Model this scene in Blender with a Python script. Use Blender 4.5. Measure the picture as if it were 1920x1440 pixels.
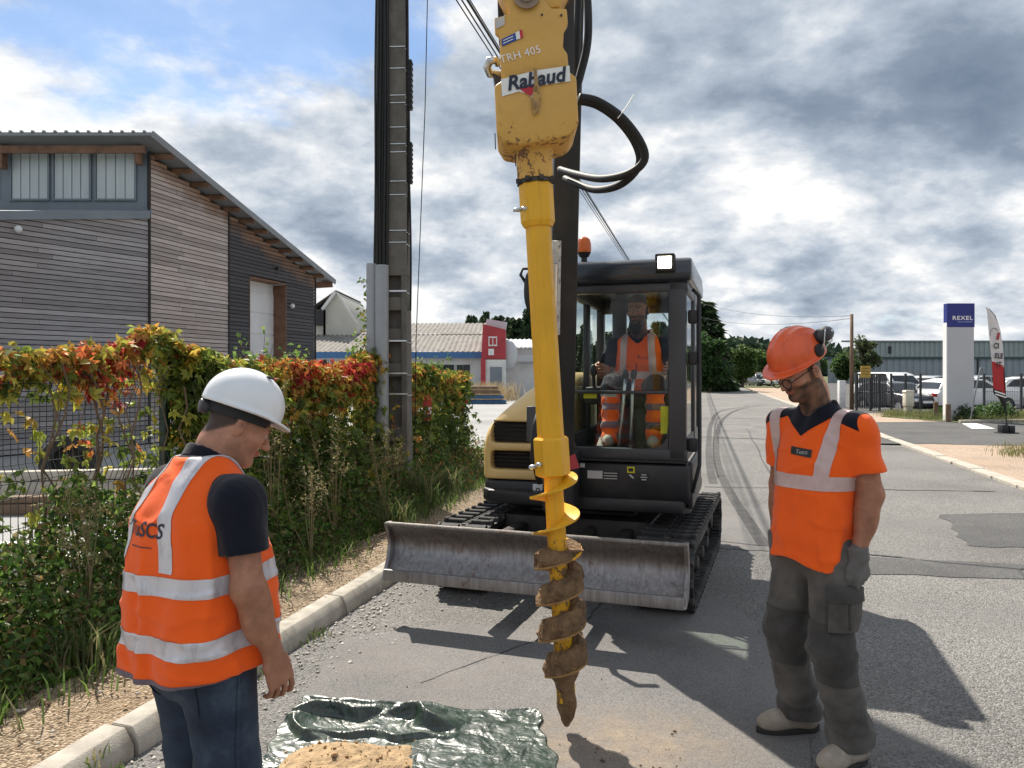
import bpy, bmesh, math, random
import numpy as np
from mathutils import Vector, Matrix, Euler
rad = math.radians
for o in list(bpy.data.objects): bpy.data.objects.remove(o)
sc = bpy.context.scene
col = sc.collection
rng = random.Random(7)
nr = np.random.RandomState(11)

# ------------------------------------------------------------------ camera
cam_d = bpy.data.cameras.new('camera'); cam = bpy.data.objects.new('camera', cam_d); col.objects.link(cam)
cam.location = (0, 0, 1.64); cam.rotation_euler = (rad(90), 0, 0)
cam_d.sensor_width = 36; cam_d.lens = 27.0
cam_d.shift_y = -20/1920
cam_d.clip_start = 0.05; cam_d.clip_end = 6000
sc.camera = cam

# ------------------------------------------------------------------ sun, sky, exposure
LIGHT = Vector((0.98, -1.9, -2.5)).normalized()
SUN_EL = math.asin(-LIGHT.z); SUN_AZ = math.atan2(-LIGHT.x, -LIGHT.y)
sun_d = bpy.data.lights.new('sun', 'SUN'); sun_d.energy = 5.0; sun_d.angle = rad(0.5); sun_d.color = (1.0, 0.93, 0.82)
sun = bpy.data.objects.new('sun', sun_d); col.objects.link(sun)
sun.rotation_euler = LIGHT.to_track_quat('-Z', 'Y').to_euler(); sun.location = (-20, 40, 50)

world = bpy.data.worlds.new('World'); sc.world = world; world.use_nodes = True
wn = world.node_tree.nodes; wl = world.node_tree.links
for n in list(wn): wn.remove(n)
def wnode(t, **k):
    n = wn.new(t)
    for a, b in k.items(): setattr(n, a, b)
    return n
def wmath(op, a, b=None, c=None, clamp=False):
    n = wnode('ShaderNodeMath', operation=op, use_clamp=clamp)
    for i, v in enumerate((a, b, c)):
        if v is None: continue
        if isinstance(v, (int, float)): n.inputs[i].default_value = v
        else: wl.new(v, n.inputs[i])
    return n.outputs[0]
def wramp(fac, stops):
    n = wnode('ShaderNodeValToRGB'); r = n.color_ramp
    while len(r.elements) < len(stops): r.elements.new(0.5)
    for e, (p, c) in zip(r.elements, stops): e.position = p; e.color = (*c, 1)
    wl.new(fac, n.inputs[0]); return n.outputs[0]
w_out = wnode('ShaderNodeOutputWorld'); w_bg = wnode('ShaderNodeBackground'); wl.new(w_bg.outputs[0], w_out.inputs[0])
SKY_STRENGTH = 0.1
w_bg.inputs[1].default_value = SKY_STRENGTH
sky = wnode('ShaderNodeTexSky', sky_type='NISHITA', sun_disc=False)
sky.sun_elevation = SUN_EL; sky.sun_rotation = SUN_AZ; sky.altitude = 900; sky.air_density = 1.0; sky.dust_density = 0.0; sky.ozone_density = 1.4
tc = wnode('ShaderNodeTexCoord'); sp = wnode('ShaderNodeSeparateXYZ'); wl.new(tc.outputs['Generated'], sp.inputs[0])
zz = wmath('ADD', wmath('MAXIMUM', sp.outputs[2], 0.0), 0.36)
px_ = wmath('DIVIDE', sp.outputs[0], zz); py_ = wmath('DIVIDE', sp.outputs[1], zz)
def cloud_noise(offx, offy, scale, detail, rough, seed, dist=0.0):
    cb = wnode('ShaderNodeCombineXYZ')
    wl.new(wmath('ADD', px_, offx+OFFX), cb.inputs[0]); wl.new(wmath('ADD', py_, offy+OFFY), cb.inputs[1]); cb.inputs[2].default_value = seed
    n = wnode('ShaderNodeTexNoise'); n.inputs['Scale'].default_value = scale; n.inputs['Detail'].default_value = detail
    n.inputs['Roughness'].default_value = rough; n.inputs['Distortion'].default_value = dist
    wl.new(cb.outputs[0], n.inputs['Vector']); return n.outputs['Fac']
SEED = 40.1; OFFX = 0.62; OFFY = -0.2
def wmap(val, a, b, c=0.0, d=1.0, smooth=False):
    n = wnode('ShaderNodeMapRange'); n.interpolation_type = 'SMOOTHSTEP' if smooth else 'LINEAR'
    wl.new(val, n.inputs[0])
    for i, q in enumerate((a, b, c, d)): n.inputs[i+1].default_value = q
    return n.outputs[0]
big = cloud_noise(0, 0, 0.6, 2, 0.5, SEED, 0.2)
n1 = cloud_noise(0, 0, 1.3, 14, 0.58, SEED + 3, 0.1)
n2 = cloud_noise(-0.07, 0.16, 1.3, 9, 0.58, SEED + 3, 0.1)     # the same clouds looked up a little towards the sun
bil = wmath('ABSOLUTE', wmath('SUBTRACT', cloud_noise(3, 5, 3.4, 9, 0.58, SEED + 9, 0.0), 0.5))
dens = wmath('ADD', wmath('ADD', wmath('MULTIPLY', big, 0.8), wmath('MULTIPLY', n1, 0.6)), wmath('MULTIPLY', bil, -0.3))
cover = wmap(dens, 0.525, 0.605, 0.15, 1.0, smooth=True)
thick = wmap(dens, 0.58, 0.92)
edge = wmath('SUBTRACT', n2, n1)                                       # positive where the sun side is thicker: shaded
shade_ = wmath('ADD', wmath('ADD', wmath('MULTIPLY', edge, 3.0), wmath('MULTIPLY', thick, 0.72)), wmath('MULTIPLY', bil, -0.3), clamp=True)
CL = 6.5
ccol = wramp(shade_, [(0.0, (1.00*CL, 1.0*CL, 0.99*CL)), (0.08, (0.82*CL, 0.85*CL, 0.89*CL)), (0.27, (0.50*CL, 0.57*CL, 0.66*CL)), (0.52, (0.27*CL, 0.335*CL, 0.43*CL)), (1.0, (0.13*CL, 0.18*CL, 0.26*CL))])
mixs = wnode('ShaderNodeMix', data_type='RGBA')
wl.new(cover, mixs.inputs['Factor']); wl.new(sky.outputs[0], mixs.inputs['A']); wl.new(ccol, mixs.inputs['B'])
wl.new(mixs.outputs['Result'], w_bg.inputs[0])

vs = sc.view_settings; vs.view_transform = 'Standard'; vs.look = 'None'; vs.gamma = 1.0; vs.use_curve_mapping = False
vs.exposure = 0.64
sc.cycles.use_denoising = True; sc.cycles.max_bounces = 7; sc.cycles.transparent_max_bounces = 12
sc.cycles.diffuse_bounces = 3; sc.cycles.glossy_bounces = 3; sc.cycles.transmission_bounces = 5
sc.cycles.caustics_reflective = False; sc.cycles.caustics_refractive = False

# ------------------------------------------------------------------ helpers
class Mat:
    def __init__(s, name):
        s.m = bpy.data.materials.new(name); s.m.use_nodes = True
        s.nt = s.m.node_tree; s.b = s.nt.nodes['Principled BSDF']
    def node(s, t, **k):
        n = s.nt.nodes.new(t)
        for a, b in k.items(): setattr(n, a, b)
        return n
    def link(s, a, b): s.nt.links.new(a, b)
    def coord(s, kind='Object', scale=None):
        o = s.node('ShaderNodeTexCoord').outputs[kind]
        if scale:
            mp = s.node('ShaderNodeMapping'); mp.inputs['Scale'].default_value = scale; s.link(o, mp.inputs[0]); o = mp.outputs[0]
        return o
    def noise(s, v, scale, detail=4, rough=0.55, dist=0):
        n = s.node('ShaderNodeTexNoise'); n.inputs['Scale'].default_value = scale; n.inputs['Detail'].default_value = detail
        n.inputs['Roughness'].default_value = rough; n.inputs['Distortion'].default_value = dist
        s.link(v, n.inputs['Vector']); return n.outputs['Fac']
    def voro(s, v, scale, feature='F1', out='Distance'):
        n = s.node('ShaderNodeTexVoronoi', feature=feature); n.inputs['Scale'].default_value = scale
        s.link(v, n.inputs['Vector']); return n.outputs[out]
    def ramp(s, f, stops, interp='LINEAR'):
        n = s.node('ShaderNodeValToRGB'); r = n.color_ramp; r.interpolation = interp
        while len(r.elements) < len(stops): r.elements.new(0.5)
        for e, (p, c) in zip(r.elements, stops):
            e.position = p; e.color = (*(c if isinstance(c, (tuple, list)) else (c, c, c)), 1)
        s.link(f, n.inputs[0]); return n.outputs[0]
    def mix(s, f, a, b, mode='MIX'):
        n = s.node('ShaderNodeMix', data_type='RGBA', blend_type=mode)
        for k, v in (('Factor', f), ('A', a), ('B', b)):
            i = n.inputs[k] if k == 'Factor' else [q for q in n.inputs if q.name == k and q.type == 'RGBA'][0]
            if isinstance(v, (int, float)): i.default_value = v
            elif isinstance(v, tuple): i.default_value = (*v, 1)
            else: s.link(v, i)
        return [q for q in n.outputs if q.type == 'RGBA'][0]
    def math(s, op, a, b=None, clamp=False):
        n = s.node('ShaderNodeMath', operation=op, use_clamp=clamp)
        for i, v in enumerate((a, b)):
            if v is None: continue
            if isinstance(v, (int, float)): n.inputs[i].default_value = v
            else: s.link(v, n.inputs[i])
        return n.outputs[0]
    def bump(s, h, strength=0.5, dist=0.01):
        n = s.node('ShaderNodeBump'); n.inputs['Strength'].default_value = strength; n.inputs['Distance'].default_value = dist
        s.link(h, n.inputs['Height']); s.link(n.outputs[0], s.b.inputs['Normal'])
    def set(s, **k):
        for a, v in k.items():
            i = s.b.inputs[a.replace('_', ' ')]
            if hasattr(v, 'is_linked'): s.link(v, i)
            elif isinstance(v, (tuple, list)) and len(v) == 3: i.default_value = (*v, 1)
            else: i.default_value = v
        return s

def M(name, c, rough=0.6, metal=0.0, var=0.18, vs=6.0, bump=0.0, bs=40.0, bd=0.005, grime=None, gs=3.0, ga=0.5, spec=0.5, scale=None, rvar=0.0, coat=0):
    """plain procedural material: base colour with mottling, optional grime colour and relief"""
    m = Mat(name); v = m.coord(scale=scale)
    n = m.noise(v, vs, 5)
    lo = tuple(max(0, x*(1-var)) for x in c); hi = tuple(min(1, x*(1+var)) for x in c)
    base = m.ramp(n, [(0.3, lo), (0.7, hi)])
    if grime:
        g = m.ramp(m.noise(v, gs, 8, 0.68), [(0.5, 0.0), (0.68, ga)])
        base = m.mix(g, base, grime)
    m.set(Base_Color=base, Metallic=metal)
    m.b.inputs['Specular IOR Level'].default_value = spec
    if rvar:
        m.set(Roughness=m.ramp(m.noise(v, vs*2.3, 5), [(0.3, max(0, rough-rvar)), (0.7, min(1, rough+rvar))]))
    else: m.set(Roughness=rough)
    if coat: m.b.inputs['Coat Weight'].default_value = coat; m.b.inputs['Coat Roughness'].default_value = 0.15
    if bump: m.bump(m.noise(v, bs, 4), bump, bd)
    return m.m

def attr_mat(name, rough=0.6, spec=0.3, sss=0.0, trans=0.0, bump=0, bs=100, var=0.12, vs=30, bd=0.003):
    """colour comes from the mesh's own colour attribute (the thing's own colours)"""
    m = Mat(name); a = m.node('ShaderNodeVertexColor', layer_name='Col').outputs[0]
    n = m.ramp(m.noise(m.coord(), vs, 4), [(0.3, 1-var), (0.7, 1+var)])
    c = m.mix(1.0, a, n, 'MULTIPLY')
    m.set(Base_Color=c, Roughness=rough); m.b.inputs['Specular IOR Level'].default_value = spec
    if sss:
        m.b.inputs['Subsurface Weight'].default_value = sss; m.b.inputs['Subsurface Radius'].default_value = (0.012, 0.005, 0.003); m.b.inputs['Subsurface Scale'].default_value = 1.0
    if bump: m.bump(m.noise(m.coord(), bs, 3), bump, bd)
    if trans:
        t = m.node('ShaderNodeBsdfTranslucent'); m.link(c, t.inputs[0])
        mx = m.node('ShaderNodeMixShader'); mx.inputs[0].default_value = trans
        out = m.nt.nodes['Material Output']
        m.link(m.b.outputs[0], mx.inputs[1]); m.link(t.outputs[0], mx.inputs[2]); m.link(mx.outputs[0], out.inputs[0])
    return m.m

def glass_mat(name, tint, alpha, rough=0.03):
    """pane: mostly see-through with a tint and a reflection"""
    m = Mat(name); out = m.nt.nodes['Material Output']
    t = m.node('ShaderNodeBsdfTransparent'); t.inputs[0].default_value = (*tint, 1)
    g = m.node('ShaderNodeBsdfGlossy'); g.inputs['Roughness'].default_value = rough
    d = m.node('ShaderNodeBsdfDiffuse'); d.inputs[0].default_value = (0.35, 0.38, 0.36, 1)
    lw = m.node('ShaderNodeFresnel'); gb = m.node('ShaderNodeNewGeometry'); m.link(m.math('ADD', m.math('MULTIPLY', gb.outputs['Backfacing'], 1/1.45-1.45), 1.45), lw.inputs[0])
    mx = m.node('ShaderNodeMixShader'); m.link(lw.outputs[0], mx.inputs[0]); m.link(t.outputs[0], mx.inputs[1]); m.link(g.outputs[0], mx.inputs[2])
    dirt = m.ramp(m.noise(m.coord(), 60, 6, 0.7), [(0.55, 0.0), (0.75, alpha)])
    m2 = m.node('ShaderNodeMixShader'); m.link(dirt, m2.inputs[0]); m.link(mx.outputs[0], m2.inputs[1]); m.link(d.outputs[0], m2.inputs[2])
    m.link(m2.outputs[0], out.inputs[0]); return m.m

def tag(o, label=None, cat=None, group=None, kind=None):
    if label: o['label'] = label
    if cat: o['category'] = cat
    if group: o['group'] = group
    if kind: o['kind'] = kind
    return o
def thing(name, label, cat, loc=(0, 0, 0), rz=0.0, group=None, rot=None):
    o = bpy.data.objects.new(name, None); col.objects.link(o); o.empty_display_size = 0.2
    o.location = loc; o.rotation_euler = rot if rot else (0, 0, rz)
    return tag(o, label, cat, group)
def mkobj(name, me, parent=None, mat=None):
    o = bpy.data.objects.new(name, me); col.objects.link(o)
    if parent: o.parent = parent
    if mat and not me.materials: me.materials.append(mat)
    return o
def copy_tree(o, parent=None):
    c = o.copy(); col.objects.link(c); c.parent = parent
    for ch in list(o.children): copy_tree(ch, c)
    return c
def shade(me, angle=35):
    if angle is None: return me
    me.polygons.foreach_set('use_smooth', np.ones(len(me.polygons), bool))
    if angle < 180: me.set_sharp_from_angle(angle=rad(angle))
    me.update(); return me
def np_mesh(name, V, F, cols=None, angle=None):
    """F: (n,3) or (n,4) int array"""
    me = bpy.data.meshes.new(name); V = np.asarray(V, np.float32); F = np.asarray(F, np.int32); k = F.shape[1]
    me.vertices.add(len(V)); me.vertices.foreach_set('co', V.ravel())
    me.loops.add(F.size); me.loops.foreach_set('vertex_index', F.ravel())
    me.polygons.add(len(F)); me.polygons.foreach_set('loop_start', np.arange(0, F.size, k, dtype=np.int32))
    me.update(calc_edges=True); me.validate()
    if cols is not None:
        a = me.color_attributes.new('Col', 'FLOAT_COLOR', 'POINT')
        c4 = np.ones((len(V), 4), np.float32); c4[:, :3] = cols; a.data.foreach_set('color', c4.ravel())
    return shade(me, angle)

class MB:
    def __init__(s): s.v = []; s.f = []
    def add(s, v, f):
        n = len(s.v); s.v += [tuple(q) for q in v]; s.f += [tuple(i+n for i in q) for q in f]; return s
    def box(s, c, d, rot=None):
        x, y, z = d[0]/2, d[1]/2, d[2]/2; c = Vector(c)
        p = [Vector((a*x, b*y, e*z)) for e in (-1, 1) for b in (-1, 1) for a in (-1, 1)]
        if rot is not None: p = [rot @ q for q in p]
        return s.add([q+c for q in p], [(0, 2, 3, 1), (4, 5, 7, 6), (0, 1, 5, 4), (2, 6, 7, 3), (0, 4, 6, 2), (1, 3, 7, 5)])
    def bar(s, a, b, w, h, up=(0, 0, 1)):
        a, b = Vector(a), Vector(b); d = (b-a); L = d.length; y = d.normalized(); u = Vector(up)
        x = y.cross(u)
        if x.length < 1e-4: x = y.cross(Vector((1, 0, 0)))
        x.normalize(); z = x.cross(y)
        return s.box((a+b)/2, (w, L, h), Matrix((x, y, z)).transposed())
    def cyl(s, a, b, r0, r1=None, n=14, caps=True):
        r1 = r0 if r1 is None else r1; return s.tube([a, b], [r0, r1], n, caps)
    def tube(s, pts, r, n=8, caps=True, flat=1.0):
        P = [Vector(p) for p in pts]; m = len(P); rs = r if isinstance(r, (list, tuple)) else [r]*m
        t0 = (P[1]-P[0]).normalized(); u = t0.orthogonal().normalized(); base = len(s.v)
        if abs(t0.z) > 0.99: u = Vector((1, 0, 0))
        for i in range(m):
            t = (P[min(i+1, m-1)]-P[max(i-1, 0)]).normalized()
            u = (u-t*u.dot(t)).normalized(); w = t.cross(u)
            for k in range(n):
                a = 2*math.pi*k/n; s.v.append(tuple(P[i]+u*(math.cos(a)*rs[i])+w*(math.sin(a)*rs[i]*flat)))
        for i in range(m-1):
            for k in range(n):
                q = base+i*n; s.f.append((q+k, q+(k+1) % n, q+n+(k+1) % n, q+n+k))
        if caps:
            s.f.append(tuple(base+k for k in reversed(range(n)))); s.f.append(tuple(base+(m-1)*n+k for k in range(n)))
        return s
    def prism(s, poly, t0, t1, plane='xz'):
        mp = {'xz': lambda a, b, t: (a, t, b), 'yz': lambda a, b, t: (t, a, b), 'xy': lambda a, b, t: (a, b, t)}[plane]
        n = len(poly); base = len(s.v)
        s.v += [mp(a, b, t0) for a, b in poly] + [mp(a, b, t1) for a, b in poly]
        s.f.append(tuple(base+i for i in range(n))); s.f.append(tuple(base+n+i for i in reversed(range(n))))
        for i in range(n):
            j = (i+1) % n; s.f.append((base+j, base+i, base+n+i, base+n+j))
        return s
    def lathe(s, prof, n=20, mat=None, sx=1, sy=1):
        base = len(s.v); m = len(prof)
        for r, z in prof:
            for k in range(n):
                a = 2*math.pi*k/n; p = Vector((r*math.cos(a)*sx, r*math.sin(a)*sy, z)); s.v.append(tuple(mat @ p if mat else p))
        for i in range(m-1):
            for k in range(n):
                q = base+i*n; s.f.append((q+k, q+(k+1) % n, q+n+(k+1) % n, q+n+k))
        s.f.append(tuple(base+k for k in reversed(range(n)))); s.f.append(tuple(base+(m-1)*n+k for k in range(n)))
        return s
    def sphere(s, c, r, nu=14, nv=9, rot=None):
        r = r if isinstance(r, (tuple, list)) else (r, r, r); base = len(s.v); c = Vector(c)
        for j in range(1, nv):
            th = math.pi*j/nv
            for i in range(nu):
                a = 2*math.pi*i/nu; p = Vector((r[0]*math.sin(th)*math.cos(a), r[1]*math.sin(th)*math.sin(a), r[2]*math.cos(th)))
                s.v.append(tuple(c+(rot @ p if rot else p)))
        top = Vector((0, 0, r[2])); s.v.append(tuple(c+(rot @ top if rot else top))); s.v.append(tuple(c-(rot @ top if rot else top)))
        T = base+(nv-1)*nu
        for i in range(nu):
            s.f.append((T, base+i, base+(i+1) % nu)); q = base+(nv-2)*nu; s.f.append((T+1, q+(i+1) % nu, q+i))
        for j in range(nv-2):
            for i in range(nu):
                q = base+j*nu; s.f.append((q+i, q+nu+i, q+nu+(i+1) % nu, q+(i+1) % nu))
        return s
    def grid(s, fn, nu, nv):
        base = len(s.v)
        for j in range(nv+1):
            for i in range(nu+1): s.v.append(tuple(fn(i/nu, j/nv)))
        for j in range(nv):
            for i in range(nu):
                q = base+j*(nu+1)+i; s.f.append((q, q+1, q+nu+2, q+nu+1))
        return s
    def mesh(s, name, bevel=0, seg=2, angle=35, fix=True):
        me = bpy.data.meshes.new(name); me.from_pydata(s.v, [], s.f)
        bm = bmesh.new(); bm.from_mesh(me)
        if fix: bmesh.ops.recalc_face_normals(bm, faces=bm.faces)
        if bevel:
            es = [e for e in bm.edges if len(e.link_faces) == 2 and e.calc_face_angle(0) > rad(28)]
            bmesh.ops.bevel(bm, geom=es, offset=bevel, segments=seg, profile=0.5, affect='EDGES', clamp_overlap=True)
        bm.to_mesh(me); bm.free(); return shade(me, angle)
    def build(s, name, mat, parent=None, bevel=0, seg=2, angle=35, fix=True):
        return mkobj(name, s.mesh(name, bevel, seg, angle, fix), parent, mat)

def text_mesh(s, size=1.0, shear=0.0, bold=0.0, extrude=0.0, align='CENTER', spacing=1.0, sx=1.0):
    cu = bpy.data.curves.new('lettering', 'FONT'); cu.body = s; cu.size = size; cu.shear = shear; cu.offset = bold; cu.extrude = extrude
    cu.align_x = align; cu.align_y = 'CENTER'; cu.space_character = spacing; cu.resolution_u = 3
    o = bpy.data.objects.new('tmp', cu); col.objects.link(o)
    dg = bpy.context.evaluated_depsgraph_get(); me = bpy.data.meshes.new_from_object(o.evaluated_get(dg))
    bpy.data.objects.remove(o); bpy.data.curves.remove(cu)
    if sx != 1.0:
        me.transform(Matrix.Diagonal((sx, 1, 1, 1)))
    return me
def text(name, s, mat, parent, loc, rot, **k):
    me = text_mesh(s, **k); me.name = name
    o = mkobj(name, me, parent, None); me.materials.clear(); me.materials.append(mat)
    o.location = loc; o.rotation_euler = rot; return o

# ------------------------------------------------------------------ implicit surfaces (people, clothes, soil)
def V3(*a): return np.array(a, float)
def smin(a, b, k):
    h = np.clip(.5+.5*(b-a)/k, 0, 1); return b+(a-b)*h-k*h*(1-h)
def smax(a, b, k): return -smin(-a, -b, k)
def rc(p, a, b, ra, rb=None):
    rb = ra if rb is None else rb; a = np.asarray(a, float); b = np.asarray(b, float); ba = b-a
    t = np.clip(((p-a) @ ba)/max(1e-9, ba @ ba), 0, 1)
    return np.linalg.norm(p-a-t[:, None]*ba, axis=1)-(ra+(rb-ra)*t)
def chain(p, pts, rs, k=0.012):
    d = None
    for i in range(len(pts)-1):
        e = rc(p, pts[i], pts[i+1], rs[i], rs[i+1]); d = e if d is None else smin(d, e, k)
    return d
def ell(p, c, r, rot=None):
    q = p-np.asarray(c, float)
    if rot is not None: q = q @ rot
    r = np.asarray(r, float); k0 = np.linalg.norm(q/r, axis=1); k1 = np.linalg.norm(q/(r*r), axis=1)+1e-9
    return k0*(k0-1)/k1
def rbox(p, c, h, r, rot=None):
    q = p-np.asarray(c, float)
    if rot is not None: q = q @ rot
    q = np.abs(q)-(np.asarray(h, float)-r)
    return np.linalg.norm(np.maximum(q, 0), axis=1)+np.minimum(q.max(axis=1), 0)-r
def rot_np(rx=0, ry=0, rz=0): return np.array(Euler((rad(rx), rad(ry), rad(rz))).to_matrix())
def spl(keys, n=60):
    k = np.array(sorted(keys), float); z = k[:, 0]; zs = np.linspace(z[0], z[-1], n); out = [zs]
    for c in range(1, k.shape[1]):
        y = k[:, c]; m = np.gradient(y, z); i = np.clip(np.searchsorted(z, zs)-1, 0, len(z)-2)
        h = z[i+1]-z[i]; t = (zs-z[i])/h
        out.append((2*t**3-3*t**2+1)*y[i]+(t**3-2*t**2+t)*h*m[i]+(-2*t**3+3*t**2)*y[i+1]+(t**3-t**2)*h*m[i+1])
    return np.array(out)
def zprof(p, S, e=2.0, cap=0.01):
    z = p[:, 2]; cx, cy, rx, ry = (np.interp(z, S[0], S[i]) for i in (1, 2, 3, 4))
    u = np.abs((p[:, 0]-cx)/rx); w = np.abs((p[:, 1]-cy)/ry)
    g = (u**e+w**e)**(1/e); d = (g-1)*np.minimum(rx, ry)
    return smax(smax(d, z-S[0][-1], cap), S[0][0]-z, cap)
_nd = np.random.RandomState(5); _ND = _nd.normal(size=(40, 3)); _NP = _nd.uniform(0, 6.28, 40)
def wob(p, f, seed=0, n=6, an=(1, 1, 1)):
    """smooth pseudo noise in about -1..1"""
    q = p*np.asarray(an, float)*f; o = np.zeros(len(p))
    for i in range(n):
        j = (seed*7+i) % 40; o += np.sin(q @ _ND[j]+_NP[j]+0.8*np.sin(q @ _ND[(j+11) % 40]*0.7))
    return o/n*1.5
def polygonise(f, lo, hi, h, B=8):
    lo = np.asarray(lo, float); hi = np.asarray(hi, float)
    nb = np.maximum(1, np.ceil((hi-lo)/h/B)).astype(int); N = nb*B+1
    bi = np.stack(np.meshgrid(*[np.arange(k) for k in nb], indexing='ij'), -1).reshape(-1, 3)
    bc = lo+(bi*B+B/2)*h; fc = f(bc)
    act = np.abs(fc) < h*B*0.87*1.9+0.012
    G = np.repeat(np.repeat(np.repeat(np.where(fc < 0, -1., 1.).reshape(nb), B, 0), B, 1), B, 2)
    G = np.pad(G, ((0, 1),)*3, mode='edge').astype(np.float32)
    loc = np.stack(np.meshgrid(*[np.arange(B+1)]*3, indexing='ij'), -1).reshape(-1, 3)
    ab = bi[act]; idx = (ab[:, None, :]*B+loc[None]).reshape(-1, 3)
    flat = np.unique((idx[:, 0]*N[1]+idx[:, 1])*N[2]+idx[:, 2])
    ix = np.stack([flat//(N[1]*N[2]), (flat//N[2]) % N[1], flat % N[2]], -1)
    val = np.concatenate([f(lo+c*h) for c in np.array_split(ix, max(1, len(ix)//400000))])
    G.ravel()[flat] = val
    S = G < 0
    cnt = np.zeros((N[0]-1, N[1]-1, N[2]-1), np.int8); cs = [(a, b, c) for a in (0, 1) for b in (0, 1) for c in (0, 1)]
    sl = lambda A, o: A[o[0]:A.shape[0]-1+o[0], o[1]:A.shape[1]-1+o[1], o[2]:A.shape[2]-1+o[2]]
    for o in cs: cnt += sl(S, o)
    ai = np.argwhere((cnt > 0) & (cnt < 8)); acc = np.zeros((len(ai), 3)); nn = np.zeros(len(ai))
    g = lambda o: G[ai[:, 0]+o[0], ai[:, 1]+o[1], ai[:, 2]+o[2]]
    vals = {o: g(o).astype(float) for o in cs}
    for o in cs:
        for ax in range(3):
            if o[ax]: continue
            o2 = list(o); o2[ax] = 1; o2 = tuple(o2); a, b = vals[o], vals[o2]; m = (a < 0) != (b < 0)
            t = np.where(m, a/np.where(m, a-b, 1), 0); pt = np.tile(np.array(o, float), (len(ai), 1)); pt[:, ax] += t
            acc[m] += pt[m]; nn += m
    Vt = lo+(ai+acc/nn[:, None])*h
    vid = -np.ones(cnt.shape, np.int64); vid[ai[:, 0], ai[:, 1], ai[:, 2]] = np.arange(len(ai))
    Q = []
    for ax in range(3):
        o1, o2 = [(1, 2), (2, 0), (0, 1)][ax]
        A = np.take(S, np.arange(N[ax]-1), ax); Bq = np.take(S, np.arange(1, N[ax]), ax)
        e = np.argwhere(A != Bq); e = e[(e[:, o1] > 0) & (e[:, o2] > 0) & (e[:, o1] < N[o1]-1) & (e[:, o2] < N[o2]-1)]
        inside = S[e[:, 0], e[:, 1], e[:, 2]]
        def cell(d1, d2):
            c = e.copy(); c[:, o1] -= d1; c[:, o2] -= d2; return vid[c[:, 0], c[:, 1], c[:, 2]]
        q = np.stack([cell(1, 1), cell(0, 1), cell(0, 0), cell(1, 0)], -1)
        q[~inside] = q[~inside][:, ::-1]; Q.append(q)
    Q = np.concatenate(Q); Q = Q[(Q >= 0).all(1)]
    return Vt, Q
def sdf_obj(name, f, lo, hi, h, mat, parent=None, colf=None, xf=None, relax=1):
    Vt, Q = polygonise(f, lo, hi, h)
    for _ in range(relax):                       # light smoothing of the grid steps
        s_ = np.zeros_like(Vt); c_ = np.zeros(len(Vt))
        for a, b in ((0, 1), (1, 2), (2, 3), (3, 0)):
            np.add.at(s_, Q[:, a], Vt[Q[:, b]]); np.add.at(c_, Q[:, a], 1); np.add.at(s_, Q[:, b], Vt[Q[:, a]]); np.add.at(c_, Q[:, b], 1)
        Vt = Vt*0.5+0.5*s_/np.maximum(1, c_)[:, None]
    cols = colf(Vt) if colf else None
    if xf is not None: Vt = Vt @ xf[0].T+xf[1]
    return mkobj(name, np_mesh(name, Vt, Q, cols, 180), parent, mat)
def slice_part(src, name, mat, planes, off=0.0015, parent=None):
    """piece of a garment's own surface between cutting planes [(point, outward normal)...], lifted a little: tape, pocket, piping"""
    bm = bmesh.new(); bm.from_mesh(src.data)
    for co, no in planes:
        bmesh.ops.bisect_plane(bm, geom=bm.verts[:]+bm.edges[:]+bm.faces[:], plane_co=Vector(co), plane_no=Vector(no), clear_outer=True)
    bm.normal_update()
    for v in bm.verts: v.co += v.normal*off
    me = bpy.data.meshes.new(name); bm.to_mesh(me); bm.free(); shade(me, 180)
    return mkobj(name, me, parent if parent else src.parent, mat)

# ------------------------------------------------------------------ where things stand (metres; camera at x=0, y=0, looking along +y)
CAMZ = 1.64
def at(px, py, Y): return Vector(((px-960)/1440*Y, Y, CAMZ-(py-700)/1440*Y))
def X(px, Y): return (px-960)/1440*Y
def Z(py, Y): return CAMZ-(py-700)/1440*Y
RO = Vector((-2.43, 0, 0)); RT = Vector((.2425, .9701, 0)); RN = Vector((.9701, -.2425, 0)); RANG = math.atan2(-.2425, .9701)
def rp(s, t, z=0.0): return RO+RT*s+RN*t+Vector((0, 0, z))     # s along the road, t across it from the left kerb

def sheet(name, pts, z, mat, parent=None, kind='structure', nx=1):
    me = bpy.data.meshes.new(name); me.from_pydata([(p[0], p[1], z) for p in pts], [], [tuple(range(len(pts)))])
    if me.polygons[0].normal.z < 0: me.flip_normals()
    o = mkobj(name, me, parent, mat)
    if kind and not parent: o['kind'] = kind
    return o
def ragged(pts, n=10, amp=0.06, seed=1):
    r = random.Random(seed); out = []
    for i in range(len(pts)):
        a, b = Vector(pts[i][:2]), Vector(pts[(i+1) % len(pts)][:2]); nn = (b-a).orthogonal().normalized()
        for k in range(n): out.append(tuple(a.lerp(b, k/n)+nn*(r.uniform(-amp, amp) if k else 0)))
    return out

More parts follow.
